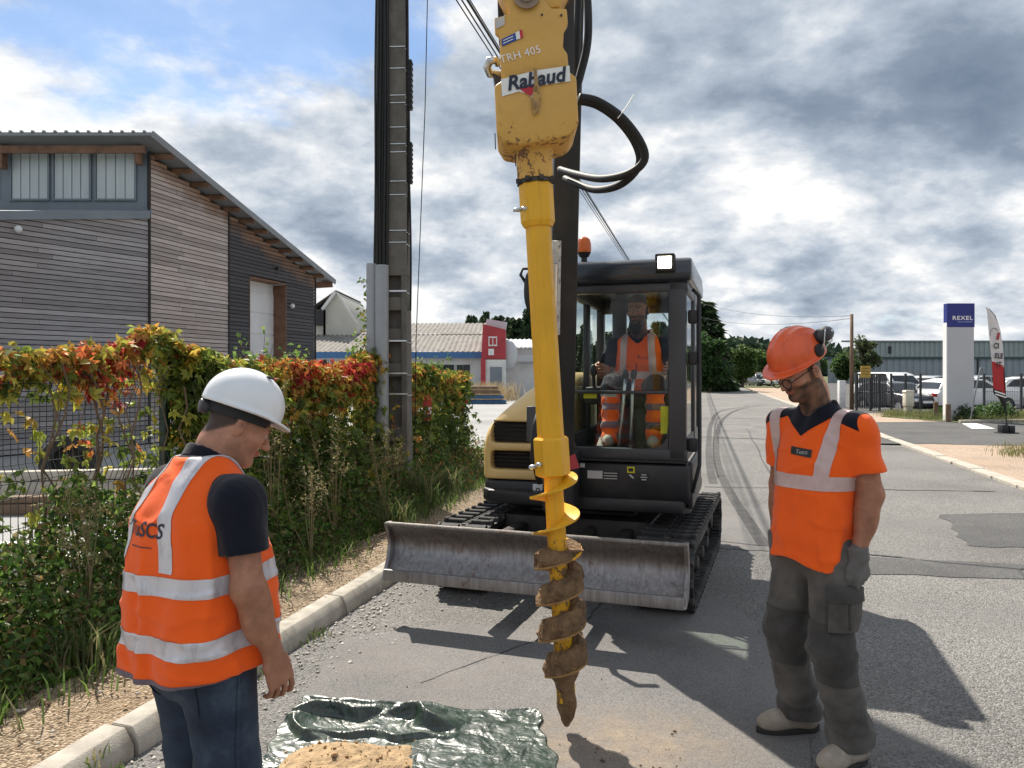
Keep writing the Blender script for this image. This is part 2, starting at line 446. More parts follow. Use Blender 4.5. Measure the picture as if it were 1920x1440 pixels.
# ---- ground materials
def ground_mat(name, stops, chip, big=0.6, bump=0.6, bd=0.012, rough=0.9, tint=None, chipmix=0.75):
    m = Mat(name); v = m.coord()
    cell = m.node('ShaderNodeTexVoronoi'); cell.inputs['Scale'].default_value = chip; m.link(v, cell.inputs['Vector'])
    h = m.node('ShaderNodeSeparateColor'); m.link(cell.outputs['Color'], h.inputs[0])
    chips = m.ramp(h.outputs[0], stops)
    soft = m.ramp(m.noise(v, chip*0.3, 6, 0.7), [(0.25, stops[0][1]), (0.5, stops[len(stops)//2][1]), (0.75, stops[-1][1])])
    c = m.mix(chipmix, soft, chips)
    patch = m.ramp(m.noise(v, big, 6, 0.6), [(0.3, 0.74), (0.55, 1.0), (0.75, 1.14)])
    c = m.mix(1.0, c, patch, 'MULTIPLY')
    if tint:
        t = m.ramp(m.noise(v, 0.9, 5, 0.65), [(0.5, 0.0), (0.68, 0.75)]); c = m.mix(t, c, tint)
    m.set(Base_Color=c, Roughness=rough); m.b.inputs['Specular IOR Level'].default_value = 0.25
    hh = m.math('ADD', m.math('MULTIPLY', m.voro(v, chip), -1.0), m.math('MULTIPLY', m.noise(v, chip*0.25, 5), 0.6))
    m.bump(hh, bump, bd); return m.m
MT = {}
MT['chip'] = ground_mat('chip_seal_asphalt', [(0.0, (.07, .068, .066)), (0.3, (.15, .146, .141)), (0.6, (.225, .218, .209)), (1.0, (.35, .335, .315))], 110, 0.5, 0.8, 0.01, tint=(.2, .192, .186))
MT['smooth'] = ground_mat('fine_asphalt', [(0.0, (.105, .103, .104)), (0.4, (.165, .16, .158)), (1.0, (.26, .248, .237))], 190, 0.8, 0.4, 0.005, tint=(.22, .2, .185))
MT['dark_asphalt'] = ground_mat('dark_asphalt', [(0.0, (.055, .055, .056)), (0.5, (.105, .104, .104)), (1.0, (.18, .176, .172))], 140, 0.9, 0.5, 0.006)
MT['verge'] = ground_mat('gravel_verge', [(0.0, (.07, .05, .032)), (0.3, (.24, .175, .115)), (0.65, (.4, .3, .2)), (1.0, (.6, .49, .36))], 85, 0.9, 1.0, 0.016, tint=(.26, .18, .11))
MT['sand'] = ground_mat('sandy_gravel', [(0.0, (.22, .16, .115)), (0.4, (.38, .29, .22)), (1.0, (.55, .44, .35))], 60, 0.5, 0.6, 0.01, tint=(.4, .29, .21))
MT['yard'] = ground_mat('yard_concrete', [(0.0, (.22, .22, .22)), (0.5, (.33, .33, .33)), (1.0, (.42, .42, .41))], 120, 0.35, 0.3, 0.004)
MT['grassland'] = ground_mat('rough_grass_ground', [(0.0, (.05, .075, .02)), (0.5, (.11, .13, .045)), (1.0, (.22, .2, .09))], 18, 0.15, 0.5, 0.02)
MT['kerb'] = M('kerb_concrete', (.42, .385, .33), .85, var=.2, vs=9, bump=.7, bs=130, bd=.004, grime=(.2, .17, .13), gs=5, ga=.6)
MT['white_paint'] = M('road_paint', (.72, .72, .7), .7, grime=(.25, .25, .25), gs=8, ga=.7)

# ---- ground, road, verge, kerbs
ground = sheet('ground', [(-1500, -60), (1500, -60), (1500, 3000), (-1500, 3000)], -0.06, MT['grassland'])
road = sheet('road', [rp(-9, 0), rp(100, 0), rp(100, 6.7), rp(-9, 6.7)], 0.0, MT['chip'])
verge = MB(); verge.grid(lambda u, v: rp(-5+u*40, -0.12-v*1.75, 0.105+0.02*math.sin(u*90+v*7)*v+0.03*v), 120, 8)
tag(verge.build('gravel_verge', MT['verge'], angle=180), kind='structure')
yard = sheet('yard', [rp(-6, -1.85), rp(17.2, -1.85), rp(19.5, 0.02), rp(24, 0.02), rp(90, -3.5), rp(90, -70), rp(-6, -40)], 0.07, MT['yard'])
gravel_r = sheet('gravel_shoulder', [rp(2, 6.84), rp(90, 6.84), rp(90, 40), rp(2, 40)], 0.03, MT['sand'])
side = sheet('side_road', ragged([at(1612, 0, 25.2)[:2], at(2150, 0, 26.8)[:2], at(2150, 0, 16.6)[:2], at(1650, 0, 17.6)[:2]], 10, .1, 3), 0.036, MT['dark_asphalt'])
carpark = sheet('car_park', [at(1560, 0, 31)[:2], at(2300, 0, 31)[:2], at(2300, 0, 125)[:2], at(1480, 0, 125)[:2]], 0.040, MT['dark_asphalt'])
for nm, pts, mt, sd in (
    ('asphalt_patch', [(X(640, 4.6), 4.75), (X(1420, 4.9), 5.6), (X(1500, 4.2), 4.3), (X(1480, 3.0), 2.6), (X(560, 3.0), 2.7), (X(560, 3.7), 3.6)], 'smooth', 2),
    ('asphalt_patch', [(X(1655, 6.6), 6.85), (X(2050, 6.6), 6.5), (X(2050, 6.2), 6.1), (X(1625, 6.1), 6.25)], 'dark_asphalt', 4),
    ('asphalt_patch', [(X(1790, 8.6), 8.9), (X(2050, 8.6), 9.0), (X(2050, 7), 7.1), (X(1850, 7), 7.3)], 'dark_asphalt', 5),
    ('asphalt_patch', [(X(1330, 9), 9.6), (X(1470, 9), 9.2), (X(1480, 7), 7.0), (X(1360, 7), 7.2)], 'smooth', 6),
    ('asphalt_patch', [(X(1340, 25), 27), (X(1420, 25), 26), (X(1440, 19), 19), (X(1330, 19), 20)], 'smooth', 7),
    ('asphalt_patch', [(X(1470, 15), 15.8), (X(1640, 15), 15), (X(1650, 12), 12.2), (X(1490, 12), 12.5)], 'smooth', 8)):
    sheet(nm, ragged(pts, 8, .05, sd), 0.0045, MT[mt], road)
MT['tar'] = M('tar_seam', (.045, .045, .048), .6, var=.3, vs=20)
def seam(pts, w, seed):
    r = random.Random(seed); P = []
    for a, b in zip(pts, pts[1:]):
        for k in range(14): P.append(Vector(a).lerp(Vector(b), k/14)+Vector((r.uniform(-1, 1), r.uniform(-1, 1)))*w*1.2)
    m = MB()
    for a, b in zip(P, P[1:]):
        n_ = (b-a).orthogonal().normalized()*w*r.uniform(.3, .7); m.add([(a.x-n_.x, a.y-n_.y, .0075), (b.x-n_.x, b.y-n_.y, .0075), (b.x+n_.x, b.y+n_.y, .0075), (a.x+n_.x, a.y+n_.y, .0075)], [(0, 1, 2, 3)])
    m.build('tar_seam', MT['tar'], road)
for i, (pts, w) in enumerate((([rp(7.5, 6.5)[:2], rp(8.4, 2.2)[:2]], .03), ([rp(12, 2.4)[:2], rp(12.6, 6.6)[:2]], .035), ([rp(21, .3)[:2], rp(20.4, 6.5)[:2]], .05), ([rp(29, .3)[:2], rp(30, 6.5)[:2]], .06), ([rp(6.4, 3.3)[:2], rp(26, 3.6)[:2]], .025), ([rp(3.5, 4.4)[:2], rp(7.8, 4.9)[:2], rp(9.5, 6.3)[:2]], .014), ([rp(4.4, .9)[:2], rp(5.6, 1.6)[:2], rp(6.6, 1.7)[:2]], .008))): seam(pts, w, i)
csm_ = Mat('cable_shadow_paint'); v = csm_.coord(); csm_.set(Base_Color=(.05, .05, .052), Roughness=.8, Alpha=csm_.ramp(csm_.noise(v, 5, 6, .7), [(.3, .25), (.7, .62)]))  # curved cable shadows painted on the road as dark half-transparent ribbons
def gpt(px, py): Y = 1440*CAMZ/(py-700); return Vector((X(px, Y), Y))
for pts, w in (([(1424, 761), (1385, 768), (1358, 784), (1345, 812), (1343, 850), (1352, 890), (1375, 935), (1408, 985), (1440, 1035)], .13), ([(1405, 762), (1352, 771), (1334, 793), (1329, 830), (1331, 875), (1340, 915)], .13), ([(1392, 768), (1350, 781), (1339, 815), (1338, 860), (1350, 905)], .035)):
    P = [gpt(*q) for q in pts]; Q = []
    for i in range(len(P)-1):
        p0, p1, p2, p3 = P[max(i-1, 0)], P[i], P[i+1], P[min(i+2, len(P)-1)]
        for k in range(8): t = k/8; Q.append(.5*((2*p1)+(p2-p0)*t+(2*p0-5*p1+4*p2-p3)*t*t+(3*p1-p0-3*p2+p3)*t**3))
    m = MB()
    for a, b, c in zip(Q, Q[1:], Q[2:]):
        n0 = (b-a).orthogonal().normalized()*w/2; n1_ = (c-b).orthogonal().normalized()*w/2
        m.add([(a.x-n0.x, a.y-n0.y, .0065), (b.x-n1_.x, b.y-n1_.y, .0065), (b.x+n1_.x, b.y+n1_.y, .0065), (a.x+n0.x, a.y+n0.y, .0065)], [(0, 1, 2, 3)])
    m.build('painted_cable_shadow', csm_.m, road)
# dusting of spoil round the auger
dust = Mat('spilled_soil_dust'); v = dust.coord('Object')
sub = dust.node('ShaderNodeVectorMath', operation='SUBTRACT'); dust.link(v, sub.inputs[0]); sub.inputs[1].default_value = (0.45, 3.38, 0)
scl = dust.node('ShaderNodeVectorMath', operation='MULTIPLY'); dust.link(sub.outputs[0], scl.inputs[0]); scl.inputs[1].default_value = (1.25, 2.0, 0)
ln = dust.node('ShaderNodeVectorMath', operation='LENGTH'); dust.link(scl.outputs[0], ln.inputs[0])
fac = dust.math('MULTIPLY', dust.ramp(ln.outputs['Value'], [(0.15, 0.6), (0.95, 0.0)]), dust.ramp(dust.noise(v, 7, 8, .7), [(0.35, .25), (0.62, 1.0)]))
dust.set(Base_Color=dust.ramp(dust.noise(v, 160, 4), [(0.3, (.3, .22, .15)), (0.7, (.5, .41, .31))]), Roughness=.95, Alpha=fac)
sheet('soil_dust', [(-.5, 2.7), (1.5, 2.7), (1.5, 4.1), (-.5, 4.1)], 0.009, dust.m, road)
mark = sheet('road_marking', [at(1803, 0, 24.6)[:2], at(1832, 0, 24.6)[:2], at(1866, 0, 22.2)[:2], at(1822, 0, 22.2)[:2]], 0.0405, MT['white_paint'], side)

def kerb_run(s0, s1, t0, prof, name, holder, step=1.0, gap=0.014):
    k = MB(); k.prism(prof, gap/2, step-gap/2, 'xz'); me = k.mesh('kerb_stone', .006, 1, 30)
    s = s0
    while s < s1:
        o = mkobj(name, me, holder, MT['kerb']); j = rng.uniform(-.012, .012)
        o.location = rp(s, t0+j, rng.uniform(-.008, .004)); o.rotation_euler = (rng.uniform(-.006, .006), rng.uniform(-.01, .01), RANG+rng.uniform(-.012, .012)); s += step
kerb_l = tag(bpy.data.objects.new('left_kerb', None), kind='structure'); col.objects.link(kerb_l)
kerb_run(-2.6, 60, 0.0, [(-.15, -.1), (.0, -.1), (.0, .05), (-.045, .12), (-.15, .125)], 'kerb_stone', kerb_l)
kerb_r = tag(bpy.data.objects.new('right_kerb', None), kind='structure'); col.objects.link(kerb_r)
kerb_run(4, 75, 6.7, [(0, -.1), (.22, -.1), (.22, .055), (.0, .05)], 'kerb_stone', kerb_r)
# loose stones on the road edge and verge: nobody could count them
def stones(name, n, place, r0, r1, mat, cols):
    base = np.array([(1, 0, 0), (-1, 0, 0), (0, 1, 0), (0, -1, 0), (0, 0, .7), (0, 0, -.7)]); F = np.array([(0, 2, 4), (2, 1, 4), (1, 3, 4), (3, 0, 4), (2, 0, 5), (1, 2, 5), (3, 1, 5), (0, 3, 5)])
    Vs, Fs, Cs = [], [], []
    for i in range(n):
        p = place(); r = r0+(r1-r0)*rng.random()**3; a = rng.uniform(0, 6.3); ca, sa = math.cos(a), math.sin(a)
        q = base*np.array([r*rng.uniform(.7, 1.3), r*rng.uniform(.7, 1.3), r]) @ np.array([[ca, sa, 0], [-sa, ca, 0], [0, 0, 1]])+nr.normal(size=(6, 3))*r*.16
        Vs.append(q+np.array(p)); Fs.append(F+6*i); c = rng.choice(cols); k = rng.uniform(.7, 1.25); Cs.append(np.tile(np.array(c)*k, (6, 1)))
    o = mkobj(name, np_mesh(name, np.concatenate(Vs), np.concatenate(Fs), np.concatenate(Cs), None), None, mat); o['kind'] = 'stuff'; return o
MT['stone'] = attr_mat('loose_stone', .9, .2)
def pl_road():
    s = rng.uniform(1.2, 13); t = abs(rng.gauss(0, .22))+.02; return rp(s, t, .004)
def pl_road2(): return (rng.uniform(-1.5, 3), rng.uniform(2.9, 6), .008)
def pl_verge():
    s = rng.uniform(1.0, 12); t = -.18-rng.random()*1.2; return rp(s, t, .12+.02*abs(t))
stones('gravel', 2600, pl_road, .004, .017, MT['stone'], [(.5, .47, .42), (.6, .56, .5), (.36, .34, .31)])
stones('gravel', 2400, pl_verge, .004, .017, MT['stone'], [(.5, .38, .25), (.6, .5, .37), (.4, .29, .18), (.62, .57, .5)])
stones('gravel', 260, pl_road2, .002, .007, MT['stone'], [(.3, .24, .18), (.38, .33, .28), (.16, .12, .08)])

# ------------------------------------------------------------------ wooden shed on the left
def weather_mat(name, grey, warm, z0, ky, warmw, dark=None):
    m = Mat(name); v = m.coord(); s = m.node('ShaderNodeSeparateXYZ'); m.link(v, s.inputs[0])
    rnd = m.node('ShaderNodeObjectInfo').outputs['Random']
    stretch = m.coord(scale=(1.2, 1.2, 26)); g = m.noise(stretch, 2.2, 7, .65)
    c = m.ramp(g, [(0.25, tuple(x*.6 for x in grey)), (0.5, grey), (0.8, tuple(min(1, x*1.38) for x in grey))])
    c = m.mix(m.ramp(m.noise(v, .55, 4), [(0.35, 0.0), (0.7, .45)]), c, tuple(x*f for x, f in zip(grey, (.95, .75, .66))))
    # unweathered band under the roof overhang (the wood's own colour there)
    h = m.math('SUBTRACT', z0, m.math('ADD', s.outputs[2], m.math('MULTIPLY', s.outputs[1], ky)))
    hn = m.math('ADD', h, m.math('MULTIPLY', m.math('SUBTRACT', m.noise(v, 1.6, 5, .7), .5), .9))
    c = m.mix(m.ramp(m.math('DIVIDE', hn, warmw), [(0.25, .95), (1.0, 0.0)]), c, warm)
    c = m.mix(1.0, c, m.ramp(rnd, [(0.0, .72), (1.0, 1.2)]), 'MULTIPLY')
    kn = m.voro(m.coord(scale=(1, 1, 3)), 3.2); c = m.mix(m.ramp(kn, [(0.02, .8), (0.06, 0.0)]), c, (.06, .045, .04))
    m.set(Base_Color=c, Roughness=.85); m.bump(g, .4, .01); return m.m
ROOF_K = .269
def roof_z(y): return 6.82-ROOF_K*(y-16.5)
ZB = 6.82+ROOF_K*16.5-.12
MT['wood_l'] = weather_mat('grey_weathered_board', (.29, .28, .29), (.24, .2, .18), ZB, ROOF_K, .2)
MT['wood_m'] = weather_mat('pale_weathered_board', (.43, .385, .37), (.25, .15, .1), ZB, ROOF_K, .5)
MT['wood_d'] = weather_mat('charcoal_board', (.065, .066, .075), (.22, .13, .085), ZB, ROOF_K, .55)
MT['wood_warm'] = M('brown_timber', (.17, .09, .055), .75, var=.3, scale=(1, 1, 1), vs=5, bump=.3, bs=20)
MT['lining'] = M('wall_lining', (.03, .028, .027), .9)
MT['grey_frame'] = M('slate_grey_sheet', (.17, .2, .235), .55, var=.1, vs=2)
MT['poly'] = M('milky_polycarbonate', (.5, .55, .57), .35, var=.06, vs=1.5, scale=(6, 6, .6))
MT['zinc'] = M('zinc_sheet', (.22, .235, .25), .5, .2, var=.12, vs=2)
MT['white_door'] = M('white_door_panel', (.62, .63, .65), .5, var=.06, vs=2)
MT['dark_metal'] = M('black_metal', (.02, .021, .023), .5, .2, var=.2)
shed = thing('timber_shed', 'tall timber clad shed with mono pitch roof behind the creeper fence', 'building', (0, 0, 0))
C_ = Vector((-8.05, 17, 0)); E_ = Vector((-6.17, 24, 0)); dL = Vector((.515, .857, 0)); LL = 7.0
A_ = C_-dL*LL; nL = Vector((.857, -.515, 0)); dG = (E_-C_).normalized(); LG = (E_-C_).length; nG = Vector((dG.y, -dG.x, 0))
def topL(s): return 5.2-.18*(LL-s)
def topG(s): return roof_z((C_+dG*s).y)-.14
def wall_quad(o, d, s0, s1, zt, n=8):
    me = MB(); w = MB()
    P = [o+d*(s0+(s1-s0)*i/n) for i in range(n+1)]
    for i in range(n):
        a, b = P[i], P[i+1]; sa, sb = s0+(s1-s0)*i/n, s0+(s1-s0)*(i+1)/n
        w.add([(a.x, a.y, 0), (b.x, b.y, 0), (b.x, b.y, zt(sb)), (a.x, a.y, zt(sa))], [(0, 1, 2, 3)])
    return w
lin = wall_quad(A_-nL*.03, dL, 0, LL, topL); lin2 = wall_quad(C_-nG*.03, dG, 0, .521*LG, topG)
lin.add(lin2.v, lin2.f); l3 = wall_quad(C_-nG*.03, dG, .768*LG, LG, topG); lin.add(l3.v, l3.f)
l4 = wall_quad(C_-nG*.03, dG, .521*LG, .768*LG, topG, 4)
l4.v = [(x, y, max(z, 4.24)) for x, y, z in l4.v]; lin.add(l4.v, l4.f)
lin.box((-9.9, 20.5, 2.3), (3.2, 6.0, 4.5))
lin.build('wall_lining', MT['lining'], shed, fix=False)
def boards(o, d, n, s0, s1, zt, mat, pitch=.1, z0=.1, hole=None, proud=0.0):
    z = z0
    while z < 8:
        zc = z+pitch*.9
        ss = [s0+(s1-s0)*i/80 for i in range(81)]; ok = [q for q in ss if zt(q) > zc]
        if not ok: break
        runs = [(min(ok), max(ok))]
        if hole and z < hole[2]:
            runs = [(a, b) for a, b in ((min(ok), hole[0]), (hole[1], max(ok))) if b-a > .05]
        for a, b in runs:
            cut = [a]
            if b-a > 2.4 and rng.random() < .7: cut.append(a+(b-a)*rng.uniform(.3, .7))
            cut.append(b)
            for q0, q1 in zip(cut, cut[1:]):
                pr = .022+proud+rng.uniform(0, .006); th = .02
                mb = MB(); A = o+d*(q0+.003)+n*pr; B = o+d*(q1-.003)+n*pr
                zt0, zb0 = z+pitch*.84, z
                mb.add([A+Vector((0, 0, zb0)), B+Vector((0, 0, zb0)), B+Vector((0, 0, zt0))-n*.006, A+Vector((0, 0, zt0))-n*.006,
                        A-n*th+Vector((0, 0, zb0)), B-n*th+Vector((0, 0, zb0)), B-n*th+Vector((0, 0, zt0)), A-n*th+Vector((0, 0, zt0))],
                       [(0, 1, 2, 3), (5, 4, 7, 6), (1, 0, 4, 5), (3, 2, 6, 7), (0, 3, 7, 4), (2, 1, 5, 6)])
                mb.build('board', mat, shed, angle=None)
        z += pitch
boards(A_, dL, nL, 0, LL, topL, MT['wood_l'])
boards(C_, dG, nG, .04, .394*LG, topG, MT['wood_m'])
boards(C_, dG, nG, .394*LG+.03, LG, topG, MT['wood_d'], hole=(.521*LG, .768*LG, 4.22), proud=-.004)
tr = MB()
for o_, s_, zt in ((C_, 0, topG), (C_, .394*LG, topG), (C_, LG, topG)):
    p = o_+dG*s_+nG*.025; tr.bar(p, p+Vector((0, 0, zt(s_))), .05, .05)
tr.build('corner_trim', MT['lining'], shed)
# clerestory
cl = MB(); yW = 17.02
cl.box((-10.6, yW+.1, 5.93), (5.06, .1, 1.52)); fr = cl.build('window_wall', MT['grey_frame'], shed)
for x0, x1 in ((20, 88), (100, 166), (179, 251), (-75, -8)):
    a, b = X(x0, yW), X(x1, yW); zt, zb = Z(277, yW), Z(372, yW)
    w = MB(); fw = .045
    w.box(((a+b)/2, yW+.035, zt+fw/2), (b-a+2*fw, .05, fw)); w.box(((a+b)/2, yW+.035, zb-fw/2), (b-a+2*fw, .05, fw))
    w.box((a-fw/2, yW+.035, (zt+zb)/2), (fw, .05, zt-zb)); w.box((b+fw/2, yW+.035, (zt+zb)/2), (fw, .05, zt-zb))
    wo = w.build('window', MT['grey_frame'], shed)
    for i in range(4):
        q0, q1 = a+(b-a)*i/4, a+(b-a)*(i+1)/4
        MB().box(((q0+q1)/2, yW+.043, (zt+zb)/2), (q1-q0-.022, .012, zt-zb)).build('pane', MT['poly'], wo)
fl = MB()      # sloping flashing between the clerestory and the lower wall
for i in range(12):
    s0, s1 = LL*i/12, LL*(i+1)/12; a, b = A_+dL*s0+nL*.06, A_+dL*s1+nL*.06
    a0 = Vector((min(a.x, -8.0), yW+.03, 5.27)); b0 = Vector((min(b.x, -8.0), yW+.03, 5.27))
    fl.add([a+Vector((0, 0, topL(s0)-.14)), b+Vector((0, 0, topL(s1)-.14)), b+Vector((0, 0, topL(s1)+.03)), a+Vector((0, 0, topL(s0)+.03)), a0, b0], [(0, 1, 2, 3), (3, 2, 5, 4)])
fl.box((-10.55, yW+.0, 5.23), (5.1, .07, .1)); fl.build('flashing', MT['grey_frame'], shed, fix=False)
fa = MB(); fa.box((-10.7, 16.75, 6.52), (5.4, .06, .16)); fa.box((X(262, 16.9), 16.85, 6.42), (.09, .2, .4)); fa.box((X(8, 16.9), 16.85, 6.38), (.09, .2, .5))
fa.build('fascia', MT['wood_warm'], shed)
tipF = Vector((-7.71, 16.5)); tipB = Vector((-5.66, 24.7))
rf = MB(); th = .07
pts = [(-16, 16.5), tuple(tipF), tuple(tipB), (-16, 24.7)]
rf.add([(x, y, roof_z(y)) for x, y in pts]+[(x, y, roof_z(y)-th) for x, y in pts], [(0, 1, 2, 3), (7, 6, 5, 4), (0, 4, 5, 1), (1, 5, 6, 2), (2, 6, 7, 3), (3, 7, 4, 0)])
roof_o = rf.build('roof', MT['zinc'], shed)
for i in range(34):
    x = -7.9-i*.24
    MB().bar((x, 16.48, roof_z(16.48)+.012), (x, 24.6, roof_z(24.6)+.012), .05, .045).build('roof_rib', MT['zinc'], roof_o)
for i in range(12):        # purlin ends carrying the verge
    f = (i+.5)/12; y = 16.9+f*7.4; x = tipF.x+(tipB.x-tipF.x)*(y-16.5)/8.2
    MB().box((x-.4, y, roof_z(y)-.07-.065), (.72, .09, .11)).build('purlin_end', MT['wood_warm'], shed)
vb = MB(); vb.bar((tipF.x-.02, tipF.y, roof_z(16.5)-.04), (tipB.x-.02, tipB.y, roof_z(24.7)-.04), .035, .15); vb.build('verge_trim', MT['zinc'], shed)
ge = MB(); ge.bar((-6.6, 24.35, 4.42), (-5.75, 24.62, 4.5), .08, .2); ge.build('eave_beam', MT['wood_warm'], shed)
# garage door
s0, s1 = .521*LG, .768*LG; dep = .42; dz = 4.22
dr = MB(); a, b = C_+dG*s0-nG*dep, C_+dG*s1-nG*dep
do = MB(); do.bar(a+Vector((0, 0, dz/2)), b+Vector((0, 0, dz/2)), .05, dz); dob = do.build('garage_door', MT['white_door'], shed)
for k in range(7):
    MB().bar(a+nG*.035+Vector((0, 0, .05+k*.6)), b+nG*.035+Vector((0, 0, .05+k*.6)), .012, .56).build('door_panel', MT['white_door'], dob, bevel=.01, seg=1)
jb = MB()
for s_ in (s0, s1): jb.bar(C_+dG*s_-nG*(dep/2-.02)+Vector((0, 0, dz/2)), C_+dG*s_-nG*(dep/2-.02)+Vector((0, 0, dz/2+.001)), .02, dz)
jb = MB()
for s_ in (s0, s1):
    p0, p1 = C_+dG*s_-nG*dep, C_+dG*s_+nG*.03; q = dG*.012
    jb.add([p0-q, p1-q, p1+q, p0+q]+[v_+Vector((0, 0, dz)) for v_ in (p0-q, p1-q, p1+q, p0+q)], [(0, 1, 2, 3), (7, 6, 5, 4), (0, 4, 5, 1), (1, 5, 6, 2), (2, 6, 7, 3), (3, 7, 4, 0)])
p0, p1 = C_+dG*s0-nG*dep, C_+dG*s1+nG*.03
jb.build('door_jamb', MT['wood_warm'], shed)
hd = MB(); hd.bar(C_+dG*s0-nG*(dep/2)+Vector((0, 0, dz+.02)), C_+dG*s1-nG*(dep/2)+Vector((0, 0, dz+.02)), dep+.06, .03); hd.build('door_head', MT['wood_warm'], shed)
for s_, z_, r_ in ((.80*LG, 3.62, .07), (.69*LG, 4.62, .05)):
    p = C_+dG*s_+nG*.1+Vector((0, 0, z_)); MB().sphere(p, r_, 10, 7).cyl(p, p-nG*.1, .03).build('wall_lamp', MT['white_door'] if z_ < 4 else MT['dark_metal'], shed)
p = A_+dL*(LL-2.75)+nL*.1+Vector((0, 0, 4.38)); MB().sphere(p, .07, 10, 7).cyl(p, p-nL*.1, .03).build('wall_lamp', MT['white_door'], shed)

# ------------------------------------------------------------------ far workshop with red front, house, low sheds
MT['render_white'] = M('white_render', (.62, .63, .62), .8, var=.08, vs=1.2, grime=(.4, .4, .38), gs=1.4, ga=.5)
MT['corr'] = M('fibre_cement_roof', (.2, .185, .17), .9, var=.3, vs=1.5, grime=(.16, .15, .13), gs=1.1, ga=.6)
MT['red_paint'] = M('red_panel', (.36, .03, .04), .5, var=.15, vs=2)
MT['blue_paint'] = M('blue_fascia', (.04, .13, .3), .5, var=.15)
MT['dark_glass'] = M('dark_window_glass', (.02, .024, .028), .12, var=.3, vs=2)
MT['pale_panel'] = M('pale_sign_panel', (.7, .7, .7), .5)
MT['cream'] = M('cream_render', (.5, .49, .44), .85, var=.08, vs=1)
MT['grey_clad'] = M('blue_grey_cladding', (.27, .31, .34), .5, .1, var=.06, vs=.6)
MT['pale_clad'] = M('pale_cladding', (.5, .53, .55), .5, .1, var=.06, vs=.6)
def corrugated(a, b, c, d, pitch, amp, n_along=1):
    """roof sheet between eave a->b and ridge d->c with real corrugations across its width"""
    a, b, c, d = map(Vector, (a, b, c, d)); L = (b-a).length; n = int(L/pitch)*4; nrm = (b-a).cross(d-a).normalized()
    if nrm.z < 0: nrm = -nrm
    m = MB(); m.grid(lambda u, v: a.lerp(b, u).lerp(d.lerp(c, u), v)+nrm*amp*math.sin(u*n/4*2*math.pi), n, n_along); return m
ws = thing('workshop', 'low white workshop with corrugated grey roof, blue fascia and red front', 'building')
Yw = 50.0; xl, xr = X(560, Yw), X(905, Yw)
MB().box(((xl+xr)/2, Yw+4, Z(662, Yw)/2), (xr-xl, 8, Z(662, Yw))).build('wall', MT['render_white'], ws)
ro = corrugated((xl-.3, Yw-.4, Z(660, Yw)), (xr, Yw-.4, Z(660, Yw)), (xr, Yw+6, Z(628, Yw+6)), (xl-.3, Yw+6, Z(628, Yw+6)), .34, .05).build('roof', MT['corr'], ws, angle=180, fix=False)
corrugated((xl+2.6, Yw+6.3, Z(627, Yw+6.3)+.02), (xr, Yw+6.3, Z(627, Yw+6.3)+.02), (xr, Yw+13, Z(606, Yw+13)), (xl+2.6, Yw+13, Z(606, Yw+13)), .34, .05).build('roof', MT['corr'], ws, angle=180, fix=False)
MB().box(((xl+xr)/2, Yw+6.25, Z(628, Yw+6)-.02), (xr-xl, .12, .14)).build('ridge', MT['lining'], ws)
MB().box(((xl+xr)/2, Yw-.43, Z(666, Yw)), (xr-xl+.3, .08, .4)).build('fascia', MT['blue_paint'], ws)
for x0, x1 in ((820, 851), (857, 881)):
    a, b = X(x0, Yw), X(x1, Yw); w = MB().box(((a+b)/2, Yw-.03, (Z(684, Yw)+Z(713, Yw))/2), (b-a, .06, Z(684, Yw)-Z(713, Yw))).build('window', MT['lining'], ws)
    for k in range(2): MB().box((a+(b-a)*(k+.5)/2, Yw-.07, (Z(684, Yw)+Z(713, Yw))/2), ((b-a)/2-.08, .02, Z(684, Yw)-Z(713, Yw)-.1)).build('pane', MT['dark_glass'], w)
a, b = X(904, Yw), X(948, Yw-1)
fr_ = MB().prism([(a, Z(674, Yw)), (b, Z(674, Yw)), (b, Z(620, Yw)), (a+.1, Z(610, Yw))], Yw-1.4, Yw+5, 'xz').build('red_front', MT['red_paint'], ws)
MB().box((a+.12, Yw-1.42, Z(674, Yw)/2), (.3, .2, Z(674, Yw))).build('red_post', MT['red_paint'], ws)
MB().box(((a+b)/2, Yw+1.6, Z(675, Yw)/2), (b-a, 6, Z(675, Yw))).build('entrance_wall', MT['render_white'], ws)
MB().box((X(930, Yw-1.4), Yw-1.42, Z(710, Yw)), (.75, .04, 1.5)).build('door', MT['grey_frame'], ws)
for px, py, w, h in ((924, 640, .55, .6), (921, 660, .35, .4)):
    q = MB().box((X(px, Yw-1.4), Yw-1.43, Z(py, Yw-1.4)), (w, .05, h)).build('sign_panel', MT['pale_panel'], fr_)
    if h > .5:
        for k in (-1, 1): MB().box((X(px, Yw-1.4)+k*.12, Yw-1.47, Z(py, Yw-1.4)), (.18, .02, .42)).build('pane', MT['red_paint'], q)
MB().box((X(930, Yw), Yw+1, Z(607, Yw)), (1.4, .1, .55), Euler((0, rad(10), 0)).to_matrix()).build('roof_board', MT['pale_clad'], ws)
hs = thing('gabled_house', 'cream house with steep gable behind the timber shed', 'building')
Yh = 56.0; xa, xb, xc = X(598, Yh), X(632, Yh), X(667, Yh)
MB().prism([(X(606, Yh), 0), (xc, 0), (xc, Z(606, Yh)), (xb, Z(548, Yh)), (X(606, Yh), Z(580, Yh))], Yh, Yh+9, 'xz').build('wall', MT['cream'], hs)
hr = corrugated((X(578, Yh), Yh-.3, Z(582, Yh)), (X(578, Yh), Yh+9, Z(582, Yh)), (xb, Yh+9, Z(546, Yh)+.05), (xb, Yh-.3, Z(546, Yh)+.05), .3, .04).build('roof', MT['corr'], hs, angle=180, fix=False)
